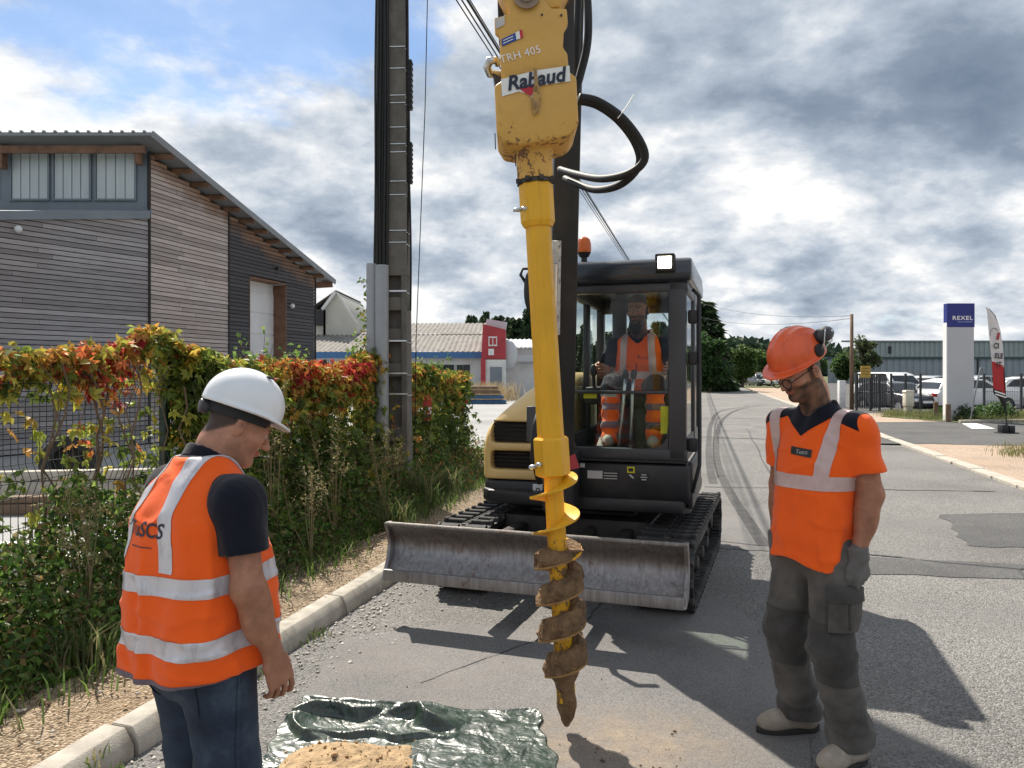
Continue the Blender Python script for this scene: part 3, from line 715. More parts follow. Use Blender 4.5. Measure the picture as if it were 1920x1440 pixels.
MB().box((X(590, Yh), Yh+2, Z(581, Yh)/2), (1.6, 4, Z(581, Yh))).build('side_wall', MT['cream'], hs)
vt = MB(); vt.bar((X(606, Yh), Yh-.35, Z(581, Yh)), (xb, Yh-.35, Z(547, Yh)+.02), .06, .22); vt.bar((xb, Yh-.35, Z(547, Yh)+.02), (xc+.2, Yh-.35, Z(608, Yh)), .06, .1); vt.build('verge_board', MT['render_white'], hs)
MB().box((X(598, Yh-.2), Yh-.4, Z(597, Yh)), (.7, .5, 1.1)).build('heat_pump', MT['dark_metal'], hs)
MB().prism([(X(640, 53), Z(625, 53)), (X(682, 53), Z(625, 53)), (X(680, 53), Z(606, 53)), (X(655, 53), Z(606, 53))], 60, 62, 'xz').build('roof_end', MT['corr'], hs)
sh2 = thing('low_shed', 'low white sheds between the red front and the digger', 'building')
Ys = 56.0
MB().box((X(985, Ys), Ys+3, Z(650, Ys)/2), (X(1030, Ys)-X(942, Ys), 6, Z(650, Ys))).build('wall', MT['render_white'], sh2)
MB().box((X(985, Ys), Ys-.1, Z(672, Ys)), (X(1030, Ys)-X(942, Ys), .6, .5)).build('canopy', MT['pale_clad'], sh2)
corrugated((X(940, Ys), Ys-.3, Z(652, Ys)), (X(1040, Ys), Ys-.3, Z(652, Ys)), (X(1040, Ys+6), Ys+6, Z(636, Ys+6)), (X(940, Ys+6), Ys+6, Z(636, Ys+6)), .3, .04).build('roof', MT['pale_clad'], sh2, angle=180, fix=False)
MB().sphere((X(952, Ys-2), Ys-2, Z(667, Ys)), (.7, .7, 1.1), 16, 10).build('tank', MT['pale_clad'], sh2)

# warehouse on the right
wh = thing('warehouse', 'long blue grey metal clad warehouse behind the parked cars', 'building')
Yq = 128.0
def ribbed(name, x0, x1, y, z0, z1, mat, parent, pitch=.9, d=.12):
    m = MB(); n = int((x1-x0)/pitch)
    for i in range(n):
        a = x0+(x1-x0)*i/n; b = x0+(x1-x0)*(i+1)/n
        for q0, q1, y0, y1 in ((a, a+(b-a)*.6, y, y), (a+(b-a)*.6, a+(b-a)*.7, y, y+d), (a+(b-a)*.7, a+(b-a)*.9, y+d, y+d), (a+(b-a)*.9, b, y+d, y)):
            m.add([(q0, y0, z0), (q1, y1, z0), (q1, y1, z1), (q0, y0, z1)], [(0, 1, 2, 3)])
    return m.build(name, mat, parent, angle=None, fix=False)
ribbed('front_wall', X(1552, Yq), X(2150, Yq), Yq, -1, Z(672, Yq), MT['grey_clad'], wh, 1.1)
MB().box((X(1850, Yq), Yq+.1, Z(671, Yq)), (X(2150, Yq)-X(1552, Yq)+.4, .8, .35)).build('parapet', M('dark_green_trim', (.03, .07, .08), .5), wh)
ribbed('upper_wall', X(1676, Yq), X(2150, Yq), Yq+14, Z(671, Yq), Z(640, Yq+14), MT['grey_clad'], wh, .9)
MB().box((X(1900, Yq), Yq+14.1, Z(640, Yq+14)), (X(2150, Yq)-X(1676, Yq)+3, .6, .3)).build('upper_trim', MT['grey_frame'], wh)
sw = MB(); sw.add([(X(1627, Yq+30), Yq+34, Z(673, Yq)), (X(1676, Yq+14), Yq+14, Z(673, Yq)), (X(1676, Yq+14), Yq+14, Z(640, Yq+14)), (X(1627, Yq+34), Yq+34, Z(647, Yq+34))], [(0, 1, 2, 3)]); sw.build('end_wall', MT['pale_clad'], wh, fix=False)
for k in range(3): MB().box((X(1668-k*4, Yq+14), Yq+13.9+k, Z(656, Yq+14)), (.5, .2, 1.3)).build('window', MT['dark_glass'], wh)
em = M('teal_emblem', (.03, .2, .23), .5); MB().cyl((X(1572, Yq), Yq-.12, Z(681, Yq)), (X(1572, Yq), Yq-.05, Z(681, Yq)), .62, n=20).build('emblem', em, wh)
text('lettering', 'INVESTMENT', M('teal_lettering', (.1, .2, .26), .5), wh, (X(1607, Yq), Yq-.1, Z(681, Yq)), (rad(90), 0, 0), size=.95, spacing=1.15)
for px in (1790, 1833): MB().box((X(px, Yq), Yq-.06, Z(688, Yq)), (.25, .1, 2.6)).build('downpipe', MT['dark_metal'], wh)

# ------------------------------------------------------------------ leaves in bulk
def unit(a): return a/np.maximum(1e-9, np.linalg.norm(a, axis=1))[:, None]
def leaf_batch(P, A, Nn, L, W, C, fold=.25):
    """diamond leaflets: base P, pointing along A, face normal about Nn, length L, width W, colour C"""
    P = np.asarray(P, float); n = len(P); A = unit(np.asarray(A, float)); Nn = np.asarray(Nn, float)
    S = unit(np.cross(A, Nn)); Nn = np.cross(S, A); L = np.broadcast_to(L, n)[:, None]; W = np.broadcast_to(W, n)[:, None]
    m = P+A*L*.45
    V = np.stack([P, m+S*W*.5+Nn*W*fold*.5, P+A*L-Nn*L*.12, m-S*W*.5+Nn*W*fold*.5], 1).reshape(-1, 3)
    i = np.arange(n)[:, None]*4; F = np.concatenate([i+np.array([0, 1, 2]), i+np.array([0, 2, 3])], 1).reshape(-1, 3)
    return V, F, np.repeat(np.asarray(C, float), 4, 0)
def leaf_obj(name, batches, mat, parent=None):
    Vs, Fs, Cs, k = [], [], [], 0
    for V, F, C in batches: Vs.append(V); Fs.append(F+k); Cs.append(C); k += len(V)
    return mkobj(name, np_mesh(name, np.concatenate(Vs), np.concatenate(Fs), np.concatenate(Cs), None), parent, mat)
MT['leaf'] = attr_mat('leaf', .5, .35, trans=.52, var=.2, vs=18)
MT['needle'] = attr_mat('needle_foliage', .65, .25, trans=.15, var=.3, vs=1.2)
MT['bark'] = M('bark', (.1, .075, .055), .9, var=.35, vs=8, bump=.8, bs=14, bd=.02)
MT['stem'] = M('woody_stem', (.16, .11, .07), .85, var=.3)
FT = -1.61      # the fence line across the road
def fence_p(s, off=0.0, z=0.0): return rp(s, FT+off, z)

# ------------------------------------------------------------------ mesh fence
MT['fence_green'] = M('dark_green_coated_steel', (.012, .03, .022), .45, .1)
fence = thing('mesh_fence', 'dark green welded mesh fence smothered in red and green creeper', 'fence', (0, 0, 0))
posts_s = [3.07, 5.6, 8.1, 10.6, 12.95]
for s in posts_s:
    MB().box(fence_p(s, 0, .93), (.06, .06, 1.72), Matrix.Rotation(RANG, 3, 'Z')).build('post', MT['fence_green'], fence, bevel=.006, seg=1)
for a, b in zip(posts_s, posts_s[1:]):
    w = MB()
    def zoff(z):
        o = 0
        for zf in (.42, 1.0, 1.58):
            d_ = abs(z-zf)
            if d_ < .1: o += .045*(1-d_/.1)
        return o
    zs = [.16, .32, .42, .52, .9, 1.0, 1.1, 1.48, 1.58, 1.68, 1.78]
    n = int((b-a)/.05)
    for i in range(1, n):
        s = a+(b-a)*i/n; w.tube([fence_p(s, .035+zoff(z), z) for z in zs], .0028, 4, False)
    for z in (.32, .42, .52, .72, .9, 1.0, 1.1, 1.3, 1.48, 1.58, 1.68): w.tube([fence_p(a+.04, .03+zoff(z), z), fence_p(b-.04, .03+zoff(z), z)], .003, 4, False)
    w.build('wire_panel', MT['fence_green'], fence, angle=None, fix=False)['kind'] = 'stuff'

# ------------------------------------------------------------------ creeper and weeds
def palette(P, s, z, seed=0):
    """autumn colours in patches"""
    n = len(P); f = .75*wob(P, 2.3, 1+seed)+.75*wob(P, 7.0, 3+seed)+nr.normal(size=n)*.55-.42
    f = f+np.clip((z-1.3)*1.2, -.75, .35)-.12-np.where(s > 9.9, .45, 0)
    pal = np.array([(.06, .09, .02), (.12, .17, .03), (.21, .24, .045), (.32, .27, .045), (.42, .2, .05), (.38, .06, .035), (.27, .02, .03)])
    t = np.clip((f+1.5)/3.0*6.2, 0, 5.99); i = t.astype(int)
    c = pal[i]*(1-(t-i))[:, None]+pal[np.minimum(i+1, 6)]*(t-i)[:, None]
    return c*nr.uniform(1.0, 1.9, n)[:, None]
def creeper(name, label, s0, s1, n, top, face_prob, seed, n_parts, bulge=.28):
    root = thing(name, label, 'creeper', tuple(fence_p((s0+s1)/2, 0, .1)), 0, 'creepers on the fence'); off = np.array(root.location)
    r = np.random.RandomState(seed)
    s = r.uniform(s0, s1, n); z = np.where(r.rand(n) < .48, top+.18*wob(np.stack([s*3, s*0, s*0], 1), 1.0, 4)-np.abs(r.normal(0, .17, n)), r.uniform(.2, top, n))
    q = np.stack([s, z, s*0], 1); keep = (z > top-.33) | (r.rand(n) < face_prob*np.clip(.55+.75*wob(q, 2.6, seed), .12, 1))
    s, z = s[keep], z[keep]; n = len(s)
    out = np.abs(r.normal(0, bulge, n))*(0.35+np.clip(1.5-z, 0, 1)*.5)*np.where(r.rand(n) < .85, 1, -.8)
    P = np.stack([np.array(fence_p(a, b, c)) for a, b, c in zip(s, out, z)])
    rnd = r.normal(size=(n, 3)); nout = np.array(RN)[None]
    axis = rnd*.9+np.array([0, 0, -.8])+nout*.35; nrm = nout*1.0+np.array([0, 0, .75])+r.normal(size=(n, 3))*.55
    C = palette(P, s, z, seed); big = r.uniform(.055, .105, n)
    near = np.argsort(s+r.rand(n)*.3)[:n_parts] if n_parts else np.array([], int); rest = np.setdiff1d(np.arange(n), near)
    B = []
    for k in range(5):                                   # five leaflets to a leaf
        a = (k-2)*.62; side = unit(np.cross(axis, nrm)); ax = unit(axis)*math.cos(a)+side*math.sin(a)
        i = rest; B.append(leaf_batch(P[i]-off+r.normal(size=(len(i), 3))*.004, ax[i]+r.normal(size=(len(i), 3))*.15, nrm[i]+r.normal(size=(len(i), 3))*.3, big[i]*(1-.13*abs(k-2)), big[i]*.42, C[i]*r.uniform(.85, 1.15, len(i))[:, None]))
    fo = leaf_obj('foliage', B, MT['leaf'], root); fo['kind'] = 'stuff'
    # single leaves that can be picked apart
    variants = {}
    for i in near:
        c = C[i]; key = (int(c[0]*14), int(c[1]*18))
        if key not in variants:
            bb = []
            for k in range(5):
                a = (k-2)*.62; bb.append(leaf_batch(np.zeros((1, 3)), [(math.sin(a), 0, -math.cos(a))], [(0, -1, .15*(k-2))], 1-.13*abs(k-2), .42, [c]))
            bb.append(leaf_batch([(0, 0, .45)], [(0, 0, -1)], [(1, 0, 0)], .45, .03, [(.2, .05, .04)]))
            Vs = np.concatenate([b[0] for b in bb]); Fs = np.concatenate([b[1]+24//6*0+sum(len(x[0]) for x in bb[:j]) for j, b in enumerate(bb)]); Cs = np.concatenate([b[2] for b in bb])
            me = np_mesh('leaf', Vs, Fs, Cs, None); me.materials.append(MT['leaf']); variants[key] = me
        o = bpy.data.objects.new('leaf', variants[key]); col.objects.link(o); o.parent = root
        zax = -Vector(axis[i]).normalized(); yax = -(Vector(nrm[i])-zax*Vector(nrm[i]).dot(zax)).normalized(); xax = yax.cross(zax)
        mt = Matrix((xax, yax, zax)).transposed().to_4x4(); o.matrix_local = Matrix.Translation(Vector(P[i]-off)) @ mt @ Matrix.Scale(float(big[i])*1.1, 4)
    st = MB()
    for _ in range(int(7*(s1-s0))):
        a = r.uniform(s0, s1); pts = []; zz_ = .1; b = a; o_ = r.uniform(-.01, .12)
        while zz_ < top-.1: pts.append(fence_p(b, o_, zz_)-Vector(off)); zz_ += .16; b += r.normal(0, .05); o_ = float(np.clip(o_+r.normal(0, .03), -.05, .2))
        if len(pts) > 2: st.tube(pts, r.uniform(.003, .009), 5, False)
    st.build('stems', MT['stem'], root, angle=180, fix=False)['kind'] = 'stuff'
    return root
creeper('virginia_creeper', 'sparse red and yellow creeper on the see-through fence left of the post', 2.9, 5.6, 1700, 1.83, .55, 3, 170, .13)
creeper('virginia_creeper', 'dense red and green creeper between the fence post and the concrete pole', 5.6, 9.7, 15000, 1.76, 4.0, 8, 100, .27)
creeper('virginia_creeper', 'green creeper with rusty patches right of the concrete pole', 9.7, 12.98, 8200, 1.68, 4.0, 12, 30, .2)

def weeds(name, label, cat, s0, s1, n, zmax, t0, t1, seed, pal, size=(.03, .07), kind=None, group=None):
    r = np.random.RandomState(seed); root = thing(name, label, cat, tuple(fence_p((s0+s1)/2, (t0+t1)/2, .12)), 0, group); off = np.array(root.location)
    s = r.uniform(s0, s1, n); t = t0+(t1-t0)*r.rand(n)**1.5
    env = zmax*np.clip(1-((t-t0)/(t1-t0))**1.6, 0, 1)*(.72+.3*wob(np.stack([s, t, t*0], 1), 3.5, seed))
    z = env*r.rand(n)**.75+.1
    P = np.stack([np.array(fence_p(a, b, c)) for a, b, c in zip(s, t, z)]); C = np.array(pal)[r.randint(0, len(pal), n)]*r.uniform(.85, 1.9, n)[:, None]
    L = r.uniform(*size, n); B = [leaf_batch(P-off, r.normal(size=(n, 3))*.8+np.array([0, 0, -.2])+np.array(RN)*.5, np.array([0, 0, 1.0])+np.array(RN)*.6+r.normal(size=(n, 3))*.6, L, L*r.uniform(.35, .7, n), C)]
    fo = leaf_obj('foliage', B, MT['leaf'], root); fo['kind'] = 'stuff'
    st = MB()
    for _ in range(int(26*(s1-s0))):
        a = r.uniform(s0, s1); b = t0+(t1-t0)*r.rand(); h = zmax*r.uniform(.5, 1)*max(.15, 1-((b-t0)/(t1-t0))**1.6); p = fence_p(a, b, .1)-Vector(off); q = p+Vector((r.normal(0, .08), r.normal(0, .08), h))
        st.tube([p, p.lerp(q, .5)+Vector((r.normal(0, .03), r.normal(0, .03), 0)), q], [.004, .003, .0015], 4, False)
    st.build('stems', MT['stem'], root, angle=180, fix=False)['kind'] = 'stuff'; return root
GR = [(.065, .13, .022), (.1, .18, .03), (.04, .085, .018), (.15, .21, .05)]
DRY = [(.26, .2, .1), (.2, .16, .07), (.12, .13, .05), (.3, .25, .14)]
weeds('weed_thicket', 'dark leafy weeds at the fence foot left of the white helmeted man', 'weeds', 2.6, 5.5, 19000, 1.0, .0, .9, 21, GR*2+[(.2, .13, .05), (.13, .15, .06), (.24, .2, .1)], (.03, .07), group='weeds along the fence foot')
weeds('weed_thicket', 'weedy bank with pale dry stems between the white helmeted man and the pole', 'weeds', 5.4, 9.2, 17000, 1.2, .02, .95, 22, GR*2+DRY[:2], (.025, .065), group='weeds along the fence foot')
weeds('weed_thicket', 'low orange and green weeds at the pole foot beside the digger track', 'weeds', 9.2, 13.6, 7200, .62, -.05, 1.0, 23, GR+[(.28, .12, .04), (.25, .18, .06), (.09, .14, .04)], (.03, .07), group='weeds along the fence foot')
def dry_weed(s, t, h, seed, label):
    r = np.random.RandomState(seed); p = fence_p(s, t, .12); root = thing('dry_weed', label, 'weed', tuple(p), 0, 'tall dry weeds')
    st = MB(); tips = []
    for _ in range(7):
        q = Vector((r.normal(0, .13), r.normal(0, .13), h*r.uniform(.7, 1))); st.tube([(0, 0, 0), q*.5+Vector((r.normal(0, .02), r.normal(0, .02), 0)), q], [.004, .003, .001], 4, False)
        for k in range(7):
            f = r.uniform(.55, 1); b = q*f; e = b+Vector((r.normal(0, .07), r.normal(0, .07), r.uniform(.02, .09))); st.tube([b, e], [.0018, .0008], 3, False); tips.append((b, e))
    st.build('stems', M('dry_stem', (.3, .24, .13), .9) if 'dry_stem' not in bpy.data.materials else bpy.data.materials['dry_stem'], root, angle=180, fix=False)['kind'] = 'stuff'
    P = np.concatenate([np.array(b)[None]+(np.array(e)-np.array(b))[None]*r.rand(9, 1)+r.normal(size=(9, 3))*.012 for b, e in tips]); n = len(P)
    C = np.array([(.36, .3, .17), (.28, .24, .11), (.2, .2, .08)])[r.randint(0, 3, n)]*r.uniform(.7, 1.2, n)[:, None]
    leaf_obj('seed_heads', [leaf_batch(P, r.normal(size=(n, 3)), r.normal(size=(n, 3)), r.uniform(.012, .026, n), .012, C)], MT['leaf'], root)['kind'] = 'stuff'
dw = [(6.25, .55, 1.5, 'tall pale dry weed just right of the white helmet'), (7.0, .7, 1.25, 'dry seeding weed midway between white helmet and pole'), (8.0, .75, 1.0, 'brown dry weed left of the pole foot'), (8.7, .62, .95, 'dry weed touching the left side of the pole guards'), (6.2, .9, .85, 'short dry weed beside the elbow of the white helmeted man'), (4.3, .5, .9, 'dry weed at the left edge of the picture')]
for i, (s, t, h, lb) in enumerate(dw): dry_weed(s, t, h, 40+i, lb)
def blades(name, spots, label=None, pal=GR, hmin=.1, hmax=.3, per=70, spread=.13, kind=None, group=None, lean=.35):
    r = np.random.RandomState(len(spots)*7+per); Vs, Cs = [], []; o0 = np.array(spots[0]) if label else np.zeros(3)
    for sp_ in spots:
        for _ in range(per):
            b = np.array(sp_)-o0+np.array([r.normal(0, spread), r.normal(0, spread), 0]); h = r.uniform(hmin, hmax); d = r.normal(0, lean, 2)*h; w = np.array([r.normal(), r.normal(), 0]); w = w/np.linalg.norm(w)*.004*(1+h*2)
            m = b+np.array([d[0]*.35, d[1]*.35, h*.62]); e = b+np.array([d[0], d[1], h])
            Vs.append([b-w, b+w, m+w*.8, m-w*.8, m-w*.8, m+w*.8, e+w*.1, e-w*.1]); Cs.append(np.tile(np.array(pal[r.randint(len(pal))])*r.uniform(.7, 1.4), (8, 1)))
    V = np.array(Vs).reshape(-1, 3); F = np.arange(len(V)).reshape(-1, 4); o = mkobj(name, np_mesh(name, V, F, np.concatenate(Cs), None), None, MT['leaf'])
    if label: o.location = spots[0]; tag(o, label, 'grass', group)
    if kind: o['kind'] = kind
    return o
LG_ = [(.085, .135, .04), (.12, .165, .055), (.07, .1, .03), (.2, .18, .09)]
for s, t, h, lb in ((8.9, .78, .5, 'bright green grass tuft in front of the pole guards'), (9.7, .8, .42, 'grass tuft behind the left end of the blade'), (7.6, 1.0, .34, 'low green grass clump left of the blade end'), (5.2, .98, .26, 'small grass tuft on the gravel left of the orange vest'), (3.9, .85, .3, 'grass clump at the lower left picture edge')):
    blades('grass_tuft', [tuple(fence_p(s, t, .12))], lb, LG_, h*.4, h, 130, .085, group='grass tufts on the verge')
blades('grass', [tuple(fence_p(rng.uniform(2.6, 13.5), rng.uniform(.75, 1.12), .12)) for _ in range(110)], None, LG_+GR, .04, .16, 26, .1, 'stuff')
blades('grass', [tuple(rp(rng.uniform(2, 12), rng.choice([.02, .03, -.14]), .01 if rng.random() < .7 else .1)) for _ in range(46)], None, LG_, .015, .055, 14, .035, 'stuff')
tw = MB(); tw.tube([fence_p(6.3+.12*i, 1.05+.1*math.sin(i*.7)+.02*i, .15+.02*math.sin(i)) for i in range(9)], .006, 6); tag(tw.build('fallen_vine', MT['stem'], None, angle=180), 'thin brown vine lying on the gravel verge before the kerb', 'vine')
# young green shoots above the hedge
for s, lb, h in ((6.9, 'bright green shoots rising above the hedge in front of the shed corner', .45), (7.35, 'pale green shoots above the hedge left of the charcoal boards', .3), (9.0, 'upright green vine shoot beside the shed end', .5), (11.9, 'light green shoots topping the hedge under the workshop windows', .35)):
    p = fence_p(s, 0, 1.6); root = thing('leafy_shoot', lb, 'plant', tuple(p), 0, 'young shoots above the hedge'); r = np.random.RandomState(int(s*10)); st = MB(); Pl = []
    for _ in range(6):
        q = Vector((r.normal(0, .16), r.normal(0, .16), h*r.uniform(.5, 1.0))); st.tube([(0, 0, -.1), q], [.004, .002], 4, False)
        for k in range(16): Pl.append(np.array(q)*r.uniform(.1, 1)+r.normal(size=3)*.03)
    st.build('stems', MT['stem'], root, fix=False)['kind'] = 'stuff'; Pl = np.array(Pl); n = len(Pl)
    C = np.array([(.16, .26, .06), (.2, .29, .08), (.11, .2, .05)])[r.randint(0, 3, n)]
    leaf_obj('leaves', [leaf_batch(Pl, r.normal(size=(n, 3)), r.normal(size=(n, 3))+np.array([0, 0, 1]), r.uniform(.04, .075, n), .04, C)], MT['leaf'], root)

# ------------------------------------------------------------------ concrete pole with cables
MT['conc'] = M('pole_concrete', (.125, .118, .108), .9, var=.25, vs=5, bump=.5, bs=60, grime=(.08, .075, .07), gs=4, ga=.6)
MT['pvc'] = M('grey_pvc_guard', (.3, .33, .37), .4, var=.08, vs=3, grime=(.2, .2, .2), gs=3, ga=.4)
MT['cable'] = M('black_cable', (.008, .008, .009), .62, var=.2)
MT['strap'] = M('steel_strap', (.6, .61, .62), .3, .8, var=.1)
PY = 9.4; PX0 = X(737, PY)
pole = thing('utility_pole', 'concrete utility pole wrapped in black cables with two grey pipe guards', 'pole', (PX0, PY, .1), rad(-4))
H = 9.3
def pw(z): return .215-.07*z/H          # half width
def wedge(mb, z0, z1, x0, x1, y0, y1):
    """tapered block; x0..x1 and y0..y1 in fractions of the half width"""
    v = []
    for z in (z0, z1):
        w = pw(z); d = w*.72
        v += [(x0*w, y0*d, z), (x1*w, y0*d, z), (x1*w, y1*d, z), (x0*w, y1*d, z)]
    mb.add(v, [(0, 3, 2, 1), (4, 5, 6, 7), (0, 1, 5, 4), (1, 2, 6, 5), (2, 3, 7, 6), (3, 0, 4, 7)])
sh_ = MB(); wedge(sh_, 2.72, H, -1, 1, -1, 1); wedge(sh_, -.3, 2.72, -1, -.62, -1, 1); wedge(sh_, -.3, 2.72, .66, 1, -1, 1); wedge(sh_, -.3, 2.72, -.62, .66, -.35, 1)
for z in (.25, .72, 1.5, 1.92, 2.3): wedge(sh_, z, z+.16, -.62, .66, -.93, -.36)
sh_.build('shaft', MT['conc'], pole, bevel=.006, seg=1)
for x_, w_, zt in ((-.225, .062, 2.86), (-.1, .085, 2.84)):
    g = MB(); pr = [(w_*math.cos(a), -w_*.95*math.sin(a)) for a in [math.pi*i/12 for i in range(13)]]
    g.prism([(x_+a, -.165+b) for a, b in pr], .02, zt, 'xy'); g.build('pipe_guard', MT['pvc'], pole)
for i in range(6):
    x_ = -.2+.033*i; r_ = .014+.004*(i % 2)
    MB().tube([(x_*(1-.28*z/H)+.006*math.sin(z*2.1+i), -.2+.018*(i % 2)+.035*z/H, z) for z in [2.5+.34*k for k in range(21)]], r_, 6).build('cable', MT['cable'], pole, angle=180)
for i in range(3):
    MB().tube([(.2-.05*z/H+.025*math.sin(z*1.3+i*2)+.012*i, -.06, z) for z in [2.3+.25*k for k in range(27)]], .012, 6).build('cable', MT['cable'], pole, angle=180)
for py in (96, 136, 186, 200, 245, 276, 291, 345, 370, 436, 458, 548, 640, 700, 738, 875):
    z = Z(py, PY)-.1; w = pw(max(z, 0)); d = w*.72
    s_ = MB(); s_.box((.3*w, -d-.006, z), (1.42*w, .008, .009 if py < 500 else .018)); s_.box((w+.004, 0, z-.02), (.008, 2*d*.9, .009)); s_.build('strap', MT['strap'], pole)
for z0, z1 in ((4.75, 5.35), (3.85, 4.35)):
    b = MB(); b.box((.215, -.03, (z0+z1)/2), (.05, .08, z1-z0))
    for k in range(9): b.box((.218, -.032, z0+(z1-z0)*(k+.5)/9), (.058, .088, .022))
    b.build('junction_box', MT['cable'], pole)
lp = MB(); lp.tube([(-.2, -.12, 4.65+1.45)]+[(-.24-.06*math.sin(a), -.12, 6.15+.09*math.cos(a)) for a in [.3+i*.35 for i in range(8)]]+[(-.2, -.12, 6.3)], .008, 6); lp.build('cable_loop', MT['cable'], pole, angle=180)
# climbing strand of creeper on the guards
cs = thing('climbing_vine', 'yellow and crimson vine strand climbing the left pipe guard of the pole', 'creeper', (X(694, PY), PY-.12, .1)); r = np.random.RandomState(5)
zz_ = np.concatenate([r.uniform(.3, 2.35, 330), r.uniform(2.35, 2.75, 30)]); n = len(zz_); P = np.stack([r.normal(0, .045, n)-.02*np.sin(zz_*3), r.normal(0, .03, n), zz_], 1)
C = np.where((zz_ < 1.0)[:, None], np.array([(.26, .02, .03)]), np.array([(.27, .25, .05)]))*r.uniform(.6, 1.2, n)[:, None]; C[r.rand(n) < .3] = (.1, .17, .04)
MB().tube([(.02*math.sin(k), 0, .1+.2*k) for k in range(14)], .005, 5).build('stem', MT['stem'], cs, angle=180)
leaf_obj('leaves', [leaf_batch(P, r.normal(size=(n, 3))*.6+np.array([0, -.4, -.8]), r.normal(size=(n, 3))*.4+np.array([0, -1, .5]), r.uniform(.04, .08, n), .035, C)], MT['leaf'], cs)
# overhead lines and the guy wire
for i, (dz, dx, r_) in enumerate(((7.9, -.3, .012), (7.75, -.12, .014), (7.6, .1, .01), (7.3, .25, .012), (7.0, .42, .02))):
    L = 95; pts = [rp(9.0+L*u, -1.34+dx, dz+.25*(u-.5)**2*4-.25-.3*u) for u in [k/40 for k in range(41)]]
    tag(MB().tube(pts, r_, 5).build('overhead_cable', MT['cable'], None, angle=180), 'black overhead cable running from the concrete pole along the road, %s of five' % ('topmost', 'second from top', 'middle', 'second from bottom', 'lowest and thickest')[i], 'cable', 'overhead cables')
tag(MB().tube([at(804, -120, 9.6), at(797, 200, 9.6), at(780, 640, 9.7), at(777, 900, 9.8)], .006, 5).build('guy_wire', MT['cable'], None, angle=180), 'thin steel wire hanging beside the concrete pole', 'wire')
# number plate on the hedge
sg = thing('number_plate', 'small red plate with a white number hung on the creeper right of the pole', 'sign', (X(801, 10.8), 10.8, Z(765, 10.8)), RANG+rad(30), None); sg.scale = (.8, .8, .85)
n_ = 10; w_, h_ = .075, .21
rr = [(w_*math.cos(a)*(1), h_-w_+w_*math.sin(a)) for a in [math.pi*i/n_ for i in range(n_+1)]]+[(-w_*math.cos(a), -h_+w_-w_*math.sin(a)) for a in [math.pi*i/n_ for i in range(n_+1)]]
MB().prism(rr, -.008, .008, 'xz').build('plate', M('red_plate', (.42, .02, .03), .35), sg)
text('number', '15', MT['pale_panel'], sg, (0, -.0095, -.05), (rad(90), rad(8), 0), size=.17, bold=.004)

# ------------------------------------------------------------------ trees
def conifer_mesh(h, w, seed, wh=26):
    r = np.random.RandomState(seed); B = []; P, A, C, L = [], [], [], []
    for i in range(wh):
        f = (i+r.rand()*.6)/wh; z = h*(.06+.94*f); R_ = w*(1-f)**.85*(.75+.35*r.rand())+.08
        for _ in range(int(6+8*(1-f))):
            a = r.uniform(0, 6.28); d = np.array([math.cos(a), math.sin(a), -.25-.2*r.rand()]); nseg = int(5+9*(1-f))
            for k in range(nseg):
                g = (k+.6)/nseg; q = np.array([0, 0, z])+d*R_*g+np.array([0, 0, .12*R_*g*g])
                for sd in (-1, 1):
                    P.append(q); A.append(d*1.0+sd*np.array([-d[1], d[0], 0])*1.0+r.normal(size=3)*.3); L.append(R_*.34*(1-.45*g)+.12); C.append(np.array((.038, .07, .036))*r.uniform(.55, 1.5)+np.array((.02, .026, .004))*g)
    P, A, L = np.array(P), np.array(A), np.array(L); n = len(P)
    return leaf_batch(P, A, np.array([0, 0, 1.0])+r.normal(size=(n, 3))*.35, L, L*.5, np.array(C))
con_meshes = []
for sd, w_ in ((1, .19), (2, .23), (3, .16)):
    V, F, C = conifer_mesh(1.0, w_, sd); me = np_mesh('crown', V, F, C, None); me.materials.append(MT['needle']); con_meshes.append(me)
tk = MB(); tk.cyl((0, 0, -.02), (0, 0, .95), .018, .004, 7); trunk_me = tk.mesh('trunk'); trunk_me.materials.append(MT['bark'])
def conifer(px, ptop, Y, k, label, sc_w=1.0, base=-.3):
    ptop += (0, 16, 5, 24, 9, 20)[int(px) % 6]+(52 if 1040 < px < 1300 else 0)
    h = Z(ptop, Y)-base; o = thing('conifer', label, 'tree', (X(px, Y), Y, base), rng.uniform(0, 6), 'conifers behind the sheds and cab')
    for nm, me in (('trunk', trunk_me), ('crown', con_meshes[k % 3])):
        c = mkobj(nm, me, o); c.scale = (h*sc_w, h*sc_w, h)
ORD = 'first second third fourth fifth sixth seventh eighth ninth tenth eleventh twelfth thirteenth fourteenth fifteenth sixteenth seventeenth'.split()
where = 'dark conifer behind the sheds left of the boom'; where2 = 'dark conifer seen through the digger cab, %s of the driver'
for i, (px, pt, Y) in enumerate([(838, 596, 120), (858, 607, 110), (873, 592, 95), (884, 583, 92), (897, 588, 98), (908, 578, 90), (921, 573, 94), (934, 582, 88), (945, 576, 96), (957, 568, 92), (969, 573, 90), (981, 578, 95), (992, 570, 92), (1004, 575, 96), (1017, 570, 92), (1030, 577, 90)]):
    conifer(px, pt, Y, i, '%s conifer from the left in the dark row behind the sheds' % ORD[i-2] if i > 1 else ('lone', 'second')[i]+' small conifer tip over the workshop roof, next to the pole', (.46, .55, .4)[i % 3] if i > 1 else .6)
